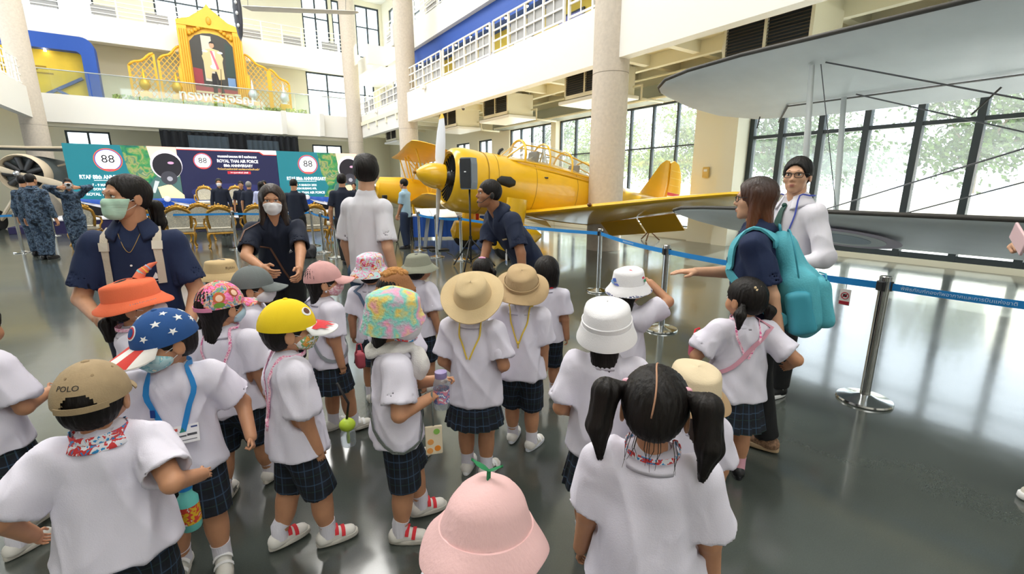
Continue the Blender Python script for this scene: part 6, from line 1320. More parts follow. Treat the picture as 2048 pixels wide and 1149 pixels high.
# ---- silver biplane on the right: wings run along the hall, leading edge towards us
sil = mat('silver doped fabric', 'eff6f7', .38, var=.03, vs_=4, spec=.6); drk = mat('dark leading edge', '4d4a46', .5); wire = mat('steel wire', '6f7073', .4, .6)
t = hthing('silver_biplane', 'pale silver biplane wings with struts and bracing wires on the right', 'aircraft', 4.6, -1.5, 0)
def biw(z, le, tipu, c, tip, ang_, nm):
    """wing along +y (hall u) from 0 to tipu; chord towards +x; nose-up"""
    S_ = [(0, 0, 1), (tipu - 1.2, 0, 1), (tipu - .6, .06, .9), (tipu - .25, .16, .7), (tipu - .06, .32, .4), (tipu, .45, .12)]
    rings = []
    for y, o_, f in S_:
        cc = c * f; rings.append([(le + o_ * c * .5 + a * math.cos(R(ang_)) + b * math.sin(R(ang_)), y, z - (o_ * c * .5 + a) * math.sin(R(ang_)) + b * math.cos(R(ang_))) for a, b in airfoil(cc, .1, 12)])
    w_ = MB().loft(rings).build(nm, sil, t, True, ang=50)
    MB().tube([(le + o_ * c * .5 + .005, y, z - o_ * c * .5 * math.sin(R(ang_)) + .012) for y, o_, f in S_], .022, 8, flat=.9).build('leading_edge_strip', drk, w_, True)
    return w_, (lambda a, y, below=.0: (le + a * math.cos(R(ang_)), y, z - a * math.sin(R(ang_)) - below))
lw, lp = biw(1.31, 0, 5.2, 1.6, .5, 15.5, 'lower_wing'); uw, up_ = biw(2.73, -.25, 5.35, 1.6, .5, 15, 'upper_wing')
MB().box(0, .02, 1.0, 4.2, -.001, .006).xf(Matrix.Translation((-.25 + 1.1 * math.cos(R(15)), 0, 2.73 - 1.1 * math.sin(R(15)) - .055)) @ Matrix.Rotation(R(15), 4, 'Y')).build('aileron_gap', drk, uw)
MB().bar(up_(1.1, 4.2, .05), up_(1.55, 4.5, .04), .02, .006).build('aileron_gap', drk, uw)
for a0, a1, y, y1 in ((.3, .25, 3.65, 3.65), (1.05, 1.05, 3.65, 3.65)):
    p0, p1 = Vector(up_(a0, y, .06)), Vector(lp(a1, y1, -.05)); MB().tube([p0, p0.lerp(p1, .5), p1], [.035, .045, .035], 12, flat=.55).build('wing_strut', mat('pale strut', 'dfe4e4', .4), t, True)
for (a0, y0), (a1, y1) in (((.32, 3.55), (.3, .1)), ((1.05, 3.55), (1.05, .1)), ((.3, .2), (.3, 3.6)), ((1.05, .2), (1.05, 3.6))):
    top = y0 > y1 if (a0, y0) in ((.32, 3.55), (1.05, 3.55)) else False
    p0 = Vector(up_(a0, y0, .05)) if y0 > 3 else Vector(up_(a0, y0, .05)); p1 = Vector(lp(a1, y1, -.05)); MB().tube([p0, p1], .007, 6).build('bracing_wire', wire, t)
MB().tube([up_(.35, 3.6, .04), lp(1.0, 3.6, -.05)], .004, 5).build('bracing_wire', wire, t); MB().tube([up_(1.3, 2.6, .05), up_(1.3, 2.75, .25)], .008, 6).tube([up_(1.3, 4.6, .05), up_(1.3, 4.62, .18)], .008, 6).build('aileron_horn', drk, t)
for rr, cc, dz in ((.5, 'c9b9cc', 0), (.38, 'e6ecee', .003), (.26, 'a9bccb', .006)): MB().prism(disc(rr, rr, 28), lambda a, b, d: Vector(lp(.8 + b, 3.5 + a, .075 + dz + d)), -.003, 0).build('roundel', mat('faded roundel ' + cc, cc, .45), lw)
MB().tube([(1.2, -.6, 0), (.9, -.5, 1.0)], .05, 8).tube([(-.1, -.6, .3), (.2, -.5, 1.1)], .05, 8).build('support_trestle', drk, t); MB().loft([ring(.6, y, 1.75, a, b, 20) for y, a, b in ((.0, 1.2, .35), (-.5, 1.25, .5), (-1.0, 1.2, .35))]).build('fuselage_section', sil, t, True)
# ---- yellow biplane in the background
t = thing('yellow_biplane', 'small yellow biplane with strutted wings behind the trainer', 'aircraft', (-2.9, 16.9, 0), R(90 + 18))
B2 = Matrix.Translation((0, 0, 1.15)) @ Matrix.Rotation(R(10), 4, 'X')
ylw = mat('bright yellow fabric', 'f2bb1c', .4, var=.04, vs_=2)
def bp_(mb, name, m=ylw, smooth=True, ang=40): return mb.xf(B2).build(name, m, t, smooth, ang=ang)
bp_(MB().loft([ring(0, y, z, a, b, 24, 2.6) for y, z, a, b in ((2.0, 0, .12, .12), (1.9, 0, .36, .36), (1.2, 0, .45, .48), (.2, .02, .42, .5), (-1.2, .05, .36, .44), (-2.8, .12, .2, .28), (-4.2, .2, .05, .12))]), 'fuselage')
bp_(wing_mb([(-4.2, .6, .2, .05, 0), (-4.0, .75, .8, .05, 0), (-3.2, .8, 1.3, .0, 0), (0, .85, 1.35, -.4, 0), (3.2, .8, 1.3, .0, 0), (4.0, .75, .8, .05, 0), (4.2, .6, .2, .05, 0)], .1), 'lower_wing'); bp_(wing_mb([(-4.3, 1.2, .2, 1.35, 0), (-4.1, 1.35, .8, 1.35, 0), (-3.3, 1.4, 1.35, 1.32, 0), (0, 1.4, 1.35, 1.25, 0), (3.3, 1.4, 1.35, 1.32, 0), (4.1, 1.35, .8, 1.35, 0), (4.3, 1.2, .2, 1.35, 0)], .1), 'upper_wing')
for s in (-1, 1):
    for a, b in (((s * 2.9, 1.1, 1.3), (s * 2.9, .5, -.02)), ((s * 2.9, .4, 1.28), (s * 2.9, -.1, -.02)), ((s * 2.9, .4, 1.28), (s * 2.9, .5, -.02)), ((s * .5, 1.1, 1.22), (s * .4, .8, .4)), ((s * .5, .4, 1.2), (s * .4, .2, .4)), ((s * .5, 1.1, 1.22), (s * .4, .2, .4))): bp_(MB().tube([a, b], .032, 6, flat=.6), 'strut')
    bp_(MB().tube([(s * .35, .7, -.35), (s * .85, .6, -.95)], .04, 6), 'gear_leg'); bp_(MB().lathe([(.1, -.06), (.22, -.06), (.24, 0), (.22, .06), (.1, .06)], 20).xf(Matrix.Translation((s * .9, .6, -.98)) @ Matrix.Rotation(R(90), 4, 'Y')), 'wheel', rubber)
    bp_(wing_mb([(s * .05, -3.5, .8, .22, 0), (s * 1.3, -3.7, .5, .22, 0), (s * 1.45, -3.85, .2, .22, 0)], .08), 'tailplane')
bp_(MB().prism([(-3.4, .25), (-3.8, .95), (-4.3, 1.1), (-4.6, .7), (-4.3, .2)], lambda a, b, d: (d, a, b), -.03, .03), 'fin', ylw, False)
for y in (-.15, -1.0): bp_(MB().lathe([(.24, 0), (.26, .05), (.23, .06)], 20, (0, y, .45), 1, 1.3), 'cockpit_rim', blk); bp_(MB().prism([(-.2, 0), (.2, 0), (.15, .25), (-.15, .25)], lambda a, b, d: (a, y + .35 - b * .4 + d, .48 + b), -.006, .006), 'windscreen', canop, False)
bp_(MB().loft([ring(0, y, 0, r, r, 20) for y, r in ((1.95, .12), (2.1, .1), (2.2, .02))]), 'spinner', alu); bp_(MB().loft([[(z * .95, 2.05 + .02 * math.sin(q), z * .3 + .08 * math.cos(q) * (1.1 - abs(z))) for q in [2 * math.pi * j / 10 for j in range(10)]] for z in (-1.05, -.6, -.1, .1, .6, 1.05)]), 'propeller', mat('wooden propeller', '6b4526', .4))
bp_(MB().box(-.02, .02, .9, .93, -.75, -.35), 'pennant_pin', blk); 
# ---- grey aircraft at the far left edge
t = thing('grey_aircraft', 'grey radial-engined aircraft with a pale propeller at the far left', 'aircraft', (-17.7, 18.0, -.05), R(200)); gry = mat('slate grey paint', '6a7476', .5); crm = mat('cream painted metal', 'd8c8ae', .5)
def gp_(mb, name, m=gry, smooth=True): return mb.build(name, m, t, smooth, ang=40)
gp_(MB().loft([ring(0, y, 2.0, r, r, 32) for y, r in ((1.2, .62), (1.5, .68), (1.75, .67), (1.82, .63), (1.75, .6), (1.5, .58))], cap=False), 'cowl_ring', crm); gp_(MB().loft([ring(0, y, 2.0, r, r, 24) for y, r in ((1.5, .58), (1.48, .1))]), 'engine_backing', blk)
for k in range(9): a = 2 * math.pi * k / 9; d = Vector((math.cos(a), 0, math.sin(a))); gp_(MB().tube([d * .12 + Vector((0, 1.6, 2)), d * .56 + Vector((0, 1.6, 2))], [.08, .1], 10), 'cylinder', MATS['engine grey'])
gp_(MB().loft([ring(0, y, 2.0, a, b, 24) for y, a, b in ((1.5, .6, .6), (.5, .6, .65), (-2, .45, .5), (-4.5, .2, .25))]), 'fuselage'); gp_(wing_mb([(-3.0, .9, .6, 2.95, 0), (-2.6, 1.0, 1.5, 2.95, 0), (0, 1.1, 1.7, 2.9, 0), (4.5, 1.0, 1.5, 2.95, 0), (5.2, .9, .6, 2.95, 0)], .1), 'upper_wing', gry); gp_(MB().tube([(-2.9, 1.0, 2.98), (0, 1.12, 2.93), (5.0, 1.0, 2.98)], .04, 8), 'leading_edge', crm)
for s, an in ((1, 162), (-1, 342)):
    d = Vector((-math.cos(R(an)), 0, math.sin(R(an)))); rg_ = [[Vector((0, 1.98, 2.0)) + d * r + Vector((0, 1, 0)).cross(d) * c * math.cos(q) + Vector((0, 1, 0)) * c * .25 * math.sin(q) for q in [2 * math.pi * j / 12 for j in range(12)]] for r, c in ((.08, .06), (.4, .1), (.9, .12), (1.3, .08), (1.5, .02))]
    b_ = gp_(MB().loft(rg_), 'propeller_blade', crm)
gp_(MB().ball((0, 2.0, 2.0), (.1, .14, .1), 14, 8), 'hub', alu)
for s in (-1, 1): gp_(MB().tube([(s * .4, 1.2, 1.5), (s * 1.1, 1.3, .38)], .06, 8).tube([(s * .4, .3, 1.45), (s * 1.1, 1.25, .38)], .05, 8), 'gear_strut', crm); gp_(MB().lathe([(.1, -.08), (.34, -.08), (.38, 0), (.34, .08), (.1, .08)], 24).xf(Matrix.Translation((s * 1.15, 1.3, .38)) @ Matrix.Rotation(R(90), 4, 'Y')), 'wheel', rubber); gp_(MB().tube([(s * .5, .6, 2.3), (s * 2.6, .5, 2.92)], .035, 6), 'wing_strut', crm)
# ================================================================ stage, screens, chairs, posts, shrine
steelp = mat('polished stainless steel', 'c6c8c8', .16, 1.0); belt = mat('blue barrier belt', '1a86d0', .55); beltw = mat('belt lettering', 'c9e2f4', .6)
def stanchion(label, X, Y, k=1.0, wood=False):
    t = thing('rope_post', label, 'barrier post', (X, Y, 0), group='stainless rope posts')
    MB().lathe([(.0, 0), (.17, 0), (.175, .008), (.17, .02), (.08, .032), (.035, .05)], 36).build('base', mat('red brown wooden base', '7a3b26', .4) if wood else steelp, t, True, ang=30)
    MB().lathe([(.032, .04), (.032, .82), (.034, .82), (.034, .9), (.036, .905), (.03, .93), (.012, .935)], 24).build('tube', steelp, t, True, ang=30)
    MB().bevbox(-.04, .04, -.03, .03, .83, .9, .006).build('belt_head', mat('black belt head', '1d1d20', .4), t); MB().lathe([(.037, .9), (.037, .93), (.03, .936)], 24).build('cap', steelp, t, True, ang=30); return t
def band(label, A, B, z=.865, sag=.02, txt=None, at=.5):
    A, B = Vector((*A, z)), Vector((*B, z)); pts = []
    for k in range(13): s = k / 12; p = A.lerp(B, s); p.z -= sag * 4 * s * (1 - s); pts.append(p)
    d = (B - A).normalized(); n = d.cross(Vector((0, 0, 1)))
    if n.y > 0: n = -n
    t = thing('barrier_belt', label, 'barrier belt', A - Vector((0, 0, .03)), group='blue barrier belts'); pts = [p - t.location for p in pts]
    MB().ribbon(pts, [n] * 13, .05, .0015).build('webbing', belt, t)
    if txt:
        L_ = (B - A).length; xd = d if n.cross(d).z < 0 else d
        xd = Vector((0, 0, 1)).cross(n); M = Matrix.Translation(A.lerp(B, at) - t.location - Vector((0, 0, sag * 4 * at * (1 - at))) + n * .004) @ Matrix((xd, Vector((0, 0, 1)), n)).transposed().to_4x4() @ Matrix.Rotation(0, 4, 'X')
        me = text_mesh(txt, .032, .0003)
        for v in me.vertices: q = at + v.co.x / L_ * (1 if xd.dot(d) > 0 else -1); v.co.y += sag * 4 * (at * (1 - at) - q * (1 - q))
        me.transform(M); obj('belt_text', me, beltw, t)
P_ = [(3.9, 1.85), (2.6, 3.1), (1.64, 4.79), (1.29, 6.66), (-1.08, 9.6), (-1.66, 10.0), (-2.25, 11.05)]
nm = ['just outside the right edge', 'nearest, tall at right', 'second from the right, behind the white printed hat', 'third from the right', 'left of the bending guide', 'below the propeller tip', 'beside the light blue uniform']
for i in range(1, 7): stanchion('stainless rope post ' + nm[i], *P_[i])
stanchion('stainless rope post ' + nm[0], *P_[0])
tx = ['พิพิธภัณฑ์กองทัพอากาศและการบินแห่งชาติ', 'พิพิธภัณฑ์กองทัพอากาศ', 'พิพิธภัณฑ์กองทัพอากาศ', 'พิพิธภัณฑ์กองทัพอากาศ  National Aviation Museum of the Royal Thai Air Force', None, None]
for i in range(6): band(['blue belt with Thai lettering at the right edge', 'blue belt behind the pointing teacher', 'blue belt right of the concrete column', 'long blue belt below the yellow wing', 'short blue belt left of the guide', 'short blue belt below the propeller'][i], P_[i], P_[i + 1], sag=.03 if i == 3 else .02, txt=tx[i], at=.8 if i == 0 else .5)
Q_ = [(-5.2, 11.9), (-4.44, 10.67), (-3.86, 9.91), (-2.67, 7.47)]
for i, p in enumerate(Q_): stanchion('stainless rope post %s' % ('behind the gilded chairs', 'left of the dark uniform', 'in front of the dark uniform', 'nearest on the left of the man in white')[i], *p)
for i in range(3): band('blue belt %s' % ('in front of the right chairs', 'between the two close posts', 'running towards the man in white')[i], Q_[i], Q_[i + 1])
Z_ = [(-13.9, 14.3), (-10.2, 11.6)]
W_ = [(-6.9, 11.35), (-9.7, 11.2)]
stanchion('stainless rope post in front of the gilded chairs', *W_[0]); stanchion('stainless rope post left of the gilded chairs', *W_[1])
band('long blue belt in front of the gilded chair backs', W_[0], W_[1]); band('blue belt from the chairs to the back post', (-5.2, 11.9), W_[0])
for i, (p, wd) in enumerate((((-14.45, 14.4), 0), ((-14.05, 14.75), 0), ((-11.57, 10.7), 0), ((-15.5, 13.2), 1))): stanchion('stainless rope post %s' % ('by the soldiers, left of the pair', 'by the soldiers, right of the pair', 'in front of the camouflage trousers', 'on a wooden base at the left edge')[i], *p, wood=wd)
band('blue belt at the left picture edge', (-11.57, 10.7), (-13.6, 9.9)); band('second blue belt at the left picture edge', (-15.5, 13.2), (-16.8, 12.2))
t = thing('notice_tag', 'small red and white prohibition notice hanging from the belt', 'sign', (2.47, 3.28, .68), R(-55)); MB().box(-.035, .035, -.002, .002, 0, .12).build('card', mat('notice card', 'f1eeea', .6), t)
rdn = mat('notice red', 'b3283a', .6); MB().box(-.032, .032, -.004, -.002, .005, .03).build('red_band', rdn, t)
MB().tube([(.024 * math.cos(2 * math.pi * k / 24), -.003, .072 + .024 * math.sin(2 * math.pi * k / 24)) for k in range(25)], .003, 5).bar((-.017, -.003, .055), (.017, -.003, .089), .002, .005).build('prohibition_ring', rdn, t); MB().box(-.012, .012, -.0035, -.002, .062, .082).build('pictogram', blk, t); MB().tube([(0, 0, .12), (0, 0, .16)], .002, 4).build('string', blk, t)
# ---- stage and three led screens
cr_ = mat('pale stage carpet', 'd9d7dc', .9); sk = mat('dark blue stage skirt', '241f4a', .8)
t = hthing('stage', 'low stage with pale top and dark blue skirt below the screens', 'stage', 1.3, 20.6, 0)
MB().bevbox(-5.7, 5.9, 0, 4.2, .41, .46, .01).build('deck', cr_, t); MB().box(-5.66, 5.86, .03, 4.15, 0, .41).build('skirt', sk, t)
MB().bevbox(-6.6, -5.7, .6, 1.8, 0, .22, .01).build('step', sk, t); MB().box(-5.2, 5.2, 1.9, 2.2, .46, 1.0).build('screen_plinth', mat('matt black board', '131318', .8), t)
def led(name, c): return mat(name, c, .5, emit=.75)
def screen(label, v0, v1, kind):
    t = hthing('led_screen', label, 'screen', (v0 + v1) / 2, 22.6, .98, group='led screens'); w_ = v1 - v0; hh = 2.02
    MB().box(-w_ / 2, w_ / 2, 0, .12, 0, hh).build('cabinet', blk, t)
    M0 = Matrix.Rotation(R(90), 4, 'X')
    def fl(name, poly, m, d): return MB().prism(poly, lambda a, b, e: (a, -e, b), d, d + .004).build(name, m, t)
    def tx_(s, sz, x, z, m, d=.02, wd=None, bold=.0): text('lettering', s, sz, m, t, Matrix.Translation((x, -d, z)) @ M0, .003, width=wd, bold=bold)
    def el_(cx, cz, a, b, n=28): return [(cx + a * math.cos(2 * math.pi * k / n), cz + b * math.sin(2 * math.pi * k / n)) for k in range(n)]
    W8, NV, RD, GD = led('led white', 'f4f4f6'), led('led navy', '15183a'), led('led red', 'd8402f'), led('led gold', 'd9b15a')
    def emblem(cx, cz, r):
        fl('emblem_ring', el_(cx, cz, r, r), led('led orange', 'e2552f'), .006); fl('emblem_band', el_(cx, cz, r * .93, r * .93), led('led blue', '2b3f8f'), .011); fl('emblem_band', el_(cx, cz, r * .86, r * .86), led('led pale', 'efe9ee'), .016)
        fl('emblem_field', el_(cx, cz, r * .68, r * .68), W8, .021); tx_('88', r * .95, cx, cz + r * .05, led('led black', '101018'), .03); tx_('RTAF', r * .24, cx, cz - r * .45, led('led grey', '7d7d86'), .03)
        fl('emblem_ribbon', [(cx - r * .5, cz - r * .78), (cx + r * .5, cz - r * .78), (cx + r * .42, cz - r * .88), (cx - r * .42, cz - r * .88)], RD, .021)
    rect = [(-w_ / 2, 0), (w_ / 2, 0), (w_ / 2, hh), (-w_ / 2, hh)]
    if kind == 'side':
        fl('display', rect, led('led teal', '16646f'), .001)
        mp = ramp_mat('led terrain picture', ('14504c', '1f6b4f', '3f7f45', '8a8a55', '2a6a55', 'b7a878'), 2.6, .5, 1.2, False, 9); b = mp.node_tree.nodes['Principled BSDF']
        if not b.inputs['Emission Color'].is_linked: mp.node_tree.links.new(b.inputs['Base Color'].links[0].from_socket, b.inputs['Emission Color']); b.inputs['Emission Strength'].default_value = .6
        fl('terrain_picture', [(-.05, hh), (w_ * .34, hh), (w_ * .5, hh * .55), (w_ * .5, 0), (w_ * .02, 0), (w_ * .1, .5), (w_ * .02, 1.1)], mp, .005)
        fl('sky_glow', [(w_ * .22, hh), (w_ * .5, hh), (w_ * .5, hh * .62), (w_ * .26, hh * .55)], led('led peach', 'e8b9a6'), .009)
        hx = w_ * .36; k_ = led('led helmet black', '191820')
        fl('pilot_suit', [(hx - .75, 0), (hx - .6, .55), (hx - .25, .95), (hx + .45, .9), (w_ * .5, .5), (w_ * .5, 0)], led('led suit green', '3d5a58'), .013); fl('life_vest', [(hx - .2, 0), (hx - .3, .5), (hx + .1, .62), (hx + .5, .2), (hx + .5, 0)], led('led vest cream', 'e8cf9a'), .017)
        fl('helmet_shell', el_(hx + .08, 1.35, .5, .56), led('led helmet rim', 'd6cdd6'), .017); fl('helmet_visor', el_(hx + .1, 1.3, .46, .48), k_, .021); fl('oxygen_mask', el_(hx + .1, .85, .26, .26), led('led mask grey', '34343c'), .025); fl('mask_valve', el_(hx + .12, .82, .09, .09), led('led valve', '8d8d96'), .029); fl('visor_glint', el_(hx + .22, 1.42, .1, .05), led('led pink glint', 'b58aa8'), .025)
        fl('hose', [(hx - .35, .75), (hx - .5, .3), (hx - .4, .28), (hx - .22, .72)], led('led hose', 'a9b0b0'), .021)
        x = -w_ * .2; emblem(-w_ * .14, 1.48, .41); tx_('RTAF 88th ANNIVERSARY', .2, x + .1, .86, W8, .02, w_ * .48, .004); fl('rule', [(x - .3, .74), (x + .5, .74), (x + .5, .755), (x - .3, .755)], W8, .01)
        tx_('7 - 9 MARCH 2025', .12, x + .05, .58, W8, wd=w_ * .26, bold=.002); tx_('DON MUEANG AFB,', .12, x + .05, .43, W8, wd=w_ * .25, bold=.002); tx_('ROYAL THAI AIR FORCE', .14, x + .1, .25, W8, wd=w_ * .42, bold=.003)
    else:
        fl('display', rect, NV, .001); fl('glow', el_(0, .3, w_ * .42, .35), led('led indigo', '1f2350'), .004)
        fl('top_stripe', [(-w_ / 2, hh), (w_ / 2, hh), (w_ / 2, hh - .17), (w_ * .36, hh - .17), (w_ * .32, hh - .06), (-w_ / 2, hh - .06)], W8, .006); fl('red_line', [(-w_ / 2, hh - .06), (w_ * .32, hh - .06), (w_ * .36, hh - .17), (w_ * .5, hh - .17), (w_ * .5, hh - .2), (w_ * .35, hh - .2), (w_ * .31, hh - .09), (-w_ / 2, hh - .09)], RD, .01)
        emblem(-w_ * .27, 1.52, .31); tx_('งานแถลงข่าวครบรอบ 88 ปี กองทัพอากาศ', .13, w_ * .08, 1.72, W8, wd=w_ * .4, bold=.002); tx_('ROYAL THAI AIR FORCE', .17, w_ * .08, 1.54, W8, wd=w_ * .42, bold=.004); tx_('88th ANNIVERSARY', .15, w_ * .08, 1.36, W8, wd=w_ * .3, bold=.003)
        tx_('“ก้าวไกลด้วยพลังสามัคคี กองทัพอากาศไทยก้าวหน้า”', .1, w_ * .08, 1.22, GD, wd=w_ * .44, bold=.001); fl('date_box', [(w_ * -.04, 1.03), (w_ * .2, 1.03), (w_ * .2, 1.14), (w_ * -.04, 1.14)], led('led date red', 'a82430'), .01); tx_('14 กุมภาพันธ์ 2568', .08, w_ * .08, 1.085, W8, wd=w_ * .18)
screen('teal led screen with pilot helmet picture, left of the dark one', -3.85, -.6, 'side'); screen('dark navy led screen with the anniversary title in the middle', -.59, 2.9, 'mid'); screen('teal led screen with pilot helmet picture, right of the dark one', 2.91, 6.3, 'side')
bluc, whic = mat('blue satin bunting', '2456b8', .55), mat('white satin bunting', 'e9e9f2', .6)
for k in range(4):
    v = -3.6 + k * 2.5; t = hthing('bunting_swag', 'blue and white satin swag below the screens, %s from the left' % ('first', 'second', 'third', 'fourth')[k], 'bunting', v + 1.25, 22.28, .5, group='bunting swags')
    def swag(z0, d, y, rip):
        top = [(-1.25 + 2.5 * j / 24, y - .02 * math.sin(j * 1.9) * rip, z0 - .05 * math.sin(math.pi * j / 24)) for j in range(25)]; bot = [(-1.25 + 2.5 * j / 24, y - .05 - .03 * math.sin(j * 2.3) * rip, z0 - d[0] - d[1] * math.sin(math.pi * j / 24)) for j in range(25)]
        mid = [((a[0] + b[0]) / 2, y - .05 - .04 * math.sin(j * 2.1) * rip, (a[2] + b[2]) / 2) for j, (a, b) in enumerate(zip(top, bot))]; return MB().loft([top, mid, bot], cap=False, closed=False)
    swag(.58, (.08, .22), 0, 1).build('blue_drape', bluc, t, True); swag(.5, (.06, .3), .03, 1).build('white_drape', whic, t, True)
    fan = MB(); 
    for j in range(9): a0, a1 = R(200 + 14 * j), R(207 + 14 * j); fan.add([(1.25, -.08, .52), (1.25 + .3 * math.cos(a0), -.1, .52 + .3 * math.sin(a0)), (1.25 + .31 * math.cos(a1), -.06, .52 + .31 * math.sin(a1)), (1.25 + .3 * math.cos(R(214 + 14 * j)), -.1, .52 + .3 * math.sin(R(214 + 14 * j)))], [(0, 1, 2), (0, 2, 3)])
    fan.build('fan', bluc, t); MB().lathe([(.02, -.02), (.1, .0), (.11, .03), (.04, .05)], 16).xf(Matrix.Translation((1.25, -.1, .54)) @ Matrix.Rotation(R(90), 4, 'X')).build('rosette', whic, t, True)
t = hthing('black_curtain', 'black stage curtain hanging behind the screens', 'curtain', -1.3, 28.3, 0); n = 90
MB().loft([[(6.1 * k / n, .09 * math.sin(k * 1.35), z) for k in range(n + 1)] for z in (.0, 2, 4.12)], cap=False, closed=False).build('cloth', mat('black velvet', '10141a', .9), t, True); MB().tube([(0, 0, 4.15), (6.1, 0, 4.15)], .03, 8).build('rail', dark, t, True)
MB().loft([[(1.1 + 1.7 * k / 30, -.12 + .05 * math.sin(k * 1.3), z) for k in range(31)] for z in (3.0, 3.95)], cap=False, closed=False).build('grey_panel', mat('grey netting', '39454f', .9), t, True); MB().loft([[(3.6 + 1.5 * k / 30, -.12 + .05 * math.sin(k * 1.3), z) for k in range(31)] for z in (3.0, 3.85)], cap=False, closed=False).build('grey_panel', mat('grey netting', '39454f', .9), t, True)
# ---- gilded armchairs
gold = mat('gilded carved wood', 'b0863a', .3, .75, var=.25, vs_=30, bump=.5, bs=70); brocade = ramp_mat('cream brocade', ('d8d2c2', 'cfc8b6', 'a9a596', 'dcd7c9', '8f8c80'), 26, .85, 1.2)
def chair_proto():
    t = thing('gilded_armchair', 'gilded chair', 'chair')
    seat = MB().bevbox(-.29, .29, -.27, .29, .38, .5, .045).build('seat', brocade, t, True, ang=50); MB().bevbox(-.31, .31, -.29, .31, .34, .39, .02).build('seat_rail', gold, t)
    out = [(-.24, 0), (-.27, .2), (-.255, .38), (-.18, .46), (0, .5), (.18, .46), (.255, .38), (.27, .2), (.24, 0)]
    BM = Matrix.Translation((0, -.27, .5)) @ Matrix.Rotation(R(9), 4, 'X')
    bk = MB().prism([(x * .86, z * .86 + .03) for x, z in out], lambda a, b, d: (a, d, b), -.035, .035).xf(BM).build('backrest', brocade, t)
    MB().tube([(x, 0, z) for x, z in smooth_path2(out)], .032, 8).xf(BM).build('back_frame', gold, t, True)
    cr = MB()
    for k in range(7): a = R(-60 + 20 * k); cr.ball((.2 * math.sin(a), 0, .45 + .1 * math.cos(a)), (.045, .03, .045), 8, 6)
    cr.ball((0, -.005, .57), (.04, .03, .06), 8, 6); cr.tube([(-.22, 0, .42), (-.1, 0, .5), (0, 0, .54), (.1, 0, .5), (.22, 0, .42)], [.03, .05, .055, .05, .03], 8).xf(BM).build('carved_crest', gold, t, True)
    for s in (-1, 1):
        MB().tube(smooth_path([(s * .26, -.24, .76), (s * .33, -.08, .72), (s * .34, .1, .7), (s * .33, .17, .67)], 4), .024, 8).tube(smooth_path([(s * .33, .13, .68), (s * .35, .12, .58), (s * .31, .08, .5), (s * .29, .06, .4)], 4), .022, 8).build('armrest', gold, t, True)
        MB().ball((s * .32, .0, .725), (.03, .09, .022), 10, 6).build('arm_pad', brocade, t, True)
        for y in (-.26, .27): MB().tube(smooth_path([(s * .27, y, .36), (s * .3, y * 1.05, .27), (s * .27, y, .13), (s * .29, y * 1.12, .02), (s * .31, y * 1.2, .01)], 4), [.036, .036, .036, .036, .034, .032, .03, .028, .025, .022, .02, .019, .019, .02, .022, .025, .025], 8).build('leg', gold, t, True)
    return t
def smooth_path2(o): return [(p.x, p.y) for p in smooth_path([Vector((a, b, 0)) for a, b in o], 4)]
proto = None
cl = [(-.55, 14.35, 0, 0, 'in the front row right behind the teacher with green mask'), (.32, 13.95, 0, 0, 'in the front row, second from the left'), (1.12, 13.9, 0, 0, 'in the front row beside the woman leaning forward'), (-2.7, 16.6, 0, 0, 'partly hidden by the face with the green mask'), (-1.45, 15.3, 0, 0, 'just right of the ponytail'), (-.1, 15.9, 0, 0, 'in the second row, seen between the two front ones'), (2.45, 13.4, 0, 0, 'in the right group, first from the left'), (3.2, 12.9, 4, 0, 'in the right group, beside the dark uniform'), (3.3, 14.4, 0, 0, 'at the back of the right group'),
      (.12, 21.6, 180, .46, 'on the stage left of the man with white mask'), (1.18, 21.6, 180, .46, 'on the stage right of the man with white mask')]
for i, (v, u, a, z, l) in enumerate(cl):
    if proto is None: c = proto = chair_proto()
    else: c = copy_tree(proto)
    c.location = H(v, u, z); c.rotation_euler = (0, 0, HA + R(a)); tag(c, 'gilded armchair with cream brocade ' + l, 'chair', 'gilded brocade armchairs')
t = hthing('low_table', 'low white clothed table in front of the stage', 'table', 1.0, 19.2, 0); MB().bevbox(-2.2, 2.2, -.25, .25, .42, .47, .01).build('top', whic, t); MB().box(-2.15, 2.15, -.22, .22, .05, .42).build('cloth_skirt', mat('black table skirt', '1a1a20', .9), t)
# ---- loudspeaker on a tripod, stands, bag, cable
X, Y = -.78, 8.55
t = thing('speaker_stand', 'black tripod stand carrying the loudspeaker by the yellow cowling', 'stand', (X, Y, 0)); MB().tube([(0, 0, .12), (0, 0, 1.48)], .018, 10).build('pole', blk, t, True); MB().lathe([(.03, .52), (.03, .62)], 12).build('collar', blk, t, True, ang=40)
for a in (20, 140, 260):
    d = Vector((math.cos(R(a)), math.sin(R(a)), 0)); MB().tube([Vector((0, 0, .58)), d * .48 + Vector((0, 0, .02))], .014, 8).build('leg', blk, t, True); MB().tube([Vector((0, 0, .16)), d * .24 + Vector((0, 0, .3))], .01, 6).build('brace', blk, t, True)
t = thing('loudspeaker', 'black and grey loudspeaker on the tripod before the yellow cowling', 'speaker', (X, Y, 1.48), R(-28)); b2 = mat('speaker grey side', '7b8794', .6)
MB().add([(x_ * (1 if z_ in (.12, .45) else .8), y_, z_) for z_ in (0, .12, .45, .56) for x_, y_ in ((-.13, -.12), (.13, -.12), (.09, .14), (-.09, .14))], [(0, 3, 2, 1), (12, 13, 14, 15)] + [(r * 4 + k, r * 4 + (k + 1) % 4, r * 4 + 4 + (k + 1) % 4, r * 4 + 4 + k) for r in range(3) for k in range(4)]).build('cabinet', b2, t)
MB().bevbox(-.115, .115, -.135, -.12, .02, .54, .006).build('grille', mat('speaker mesh', '22252a', .7, bump=.5, bs=300), t); MB().box(-.02, .02, -.138, -.135, .3, .32).build('badge', whitep, t)
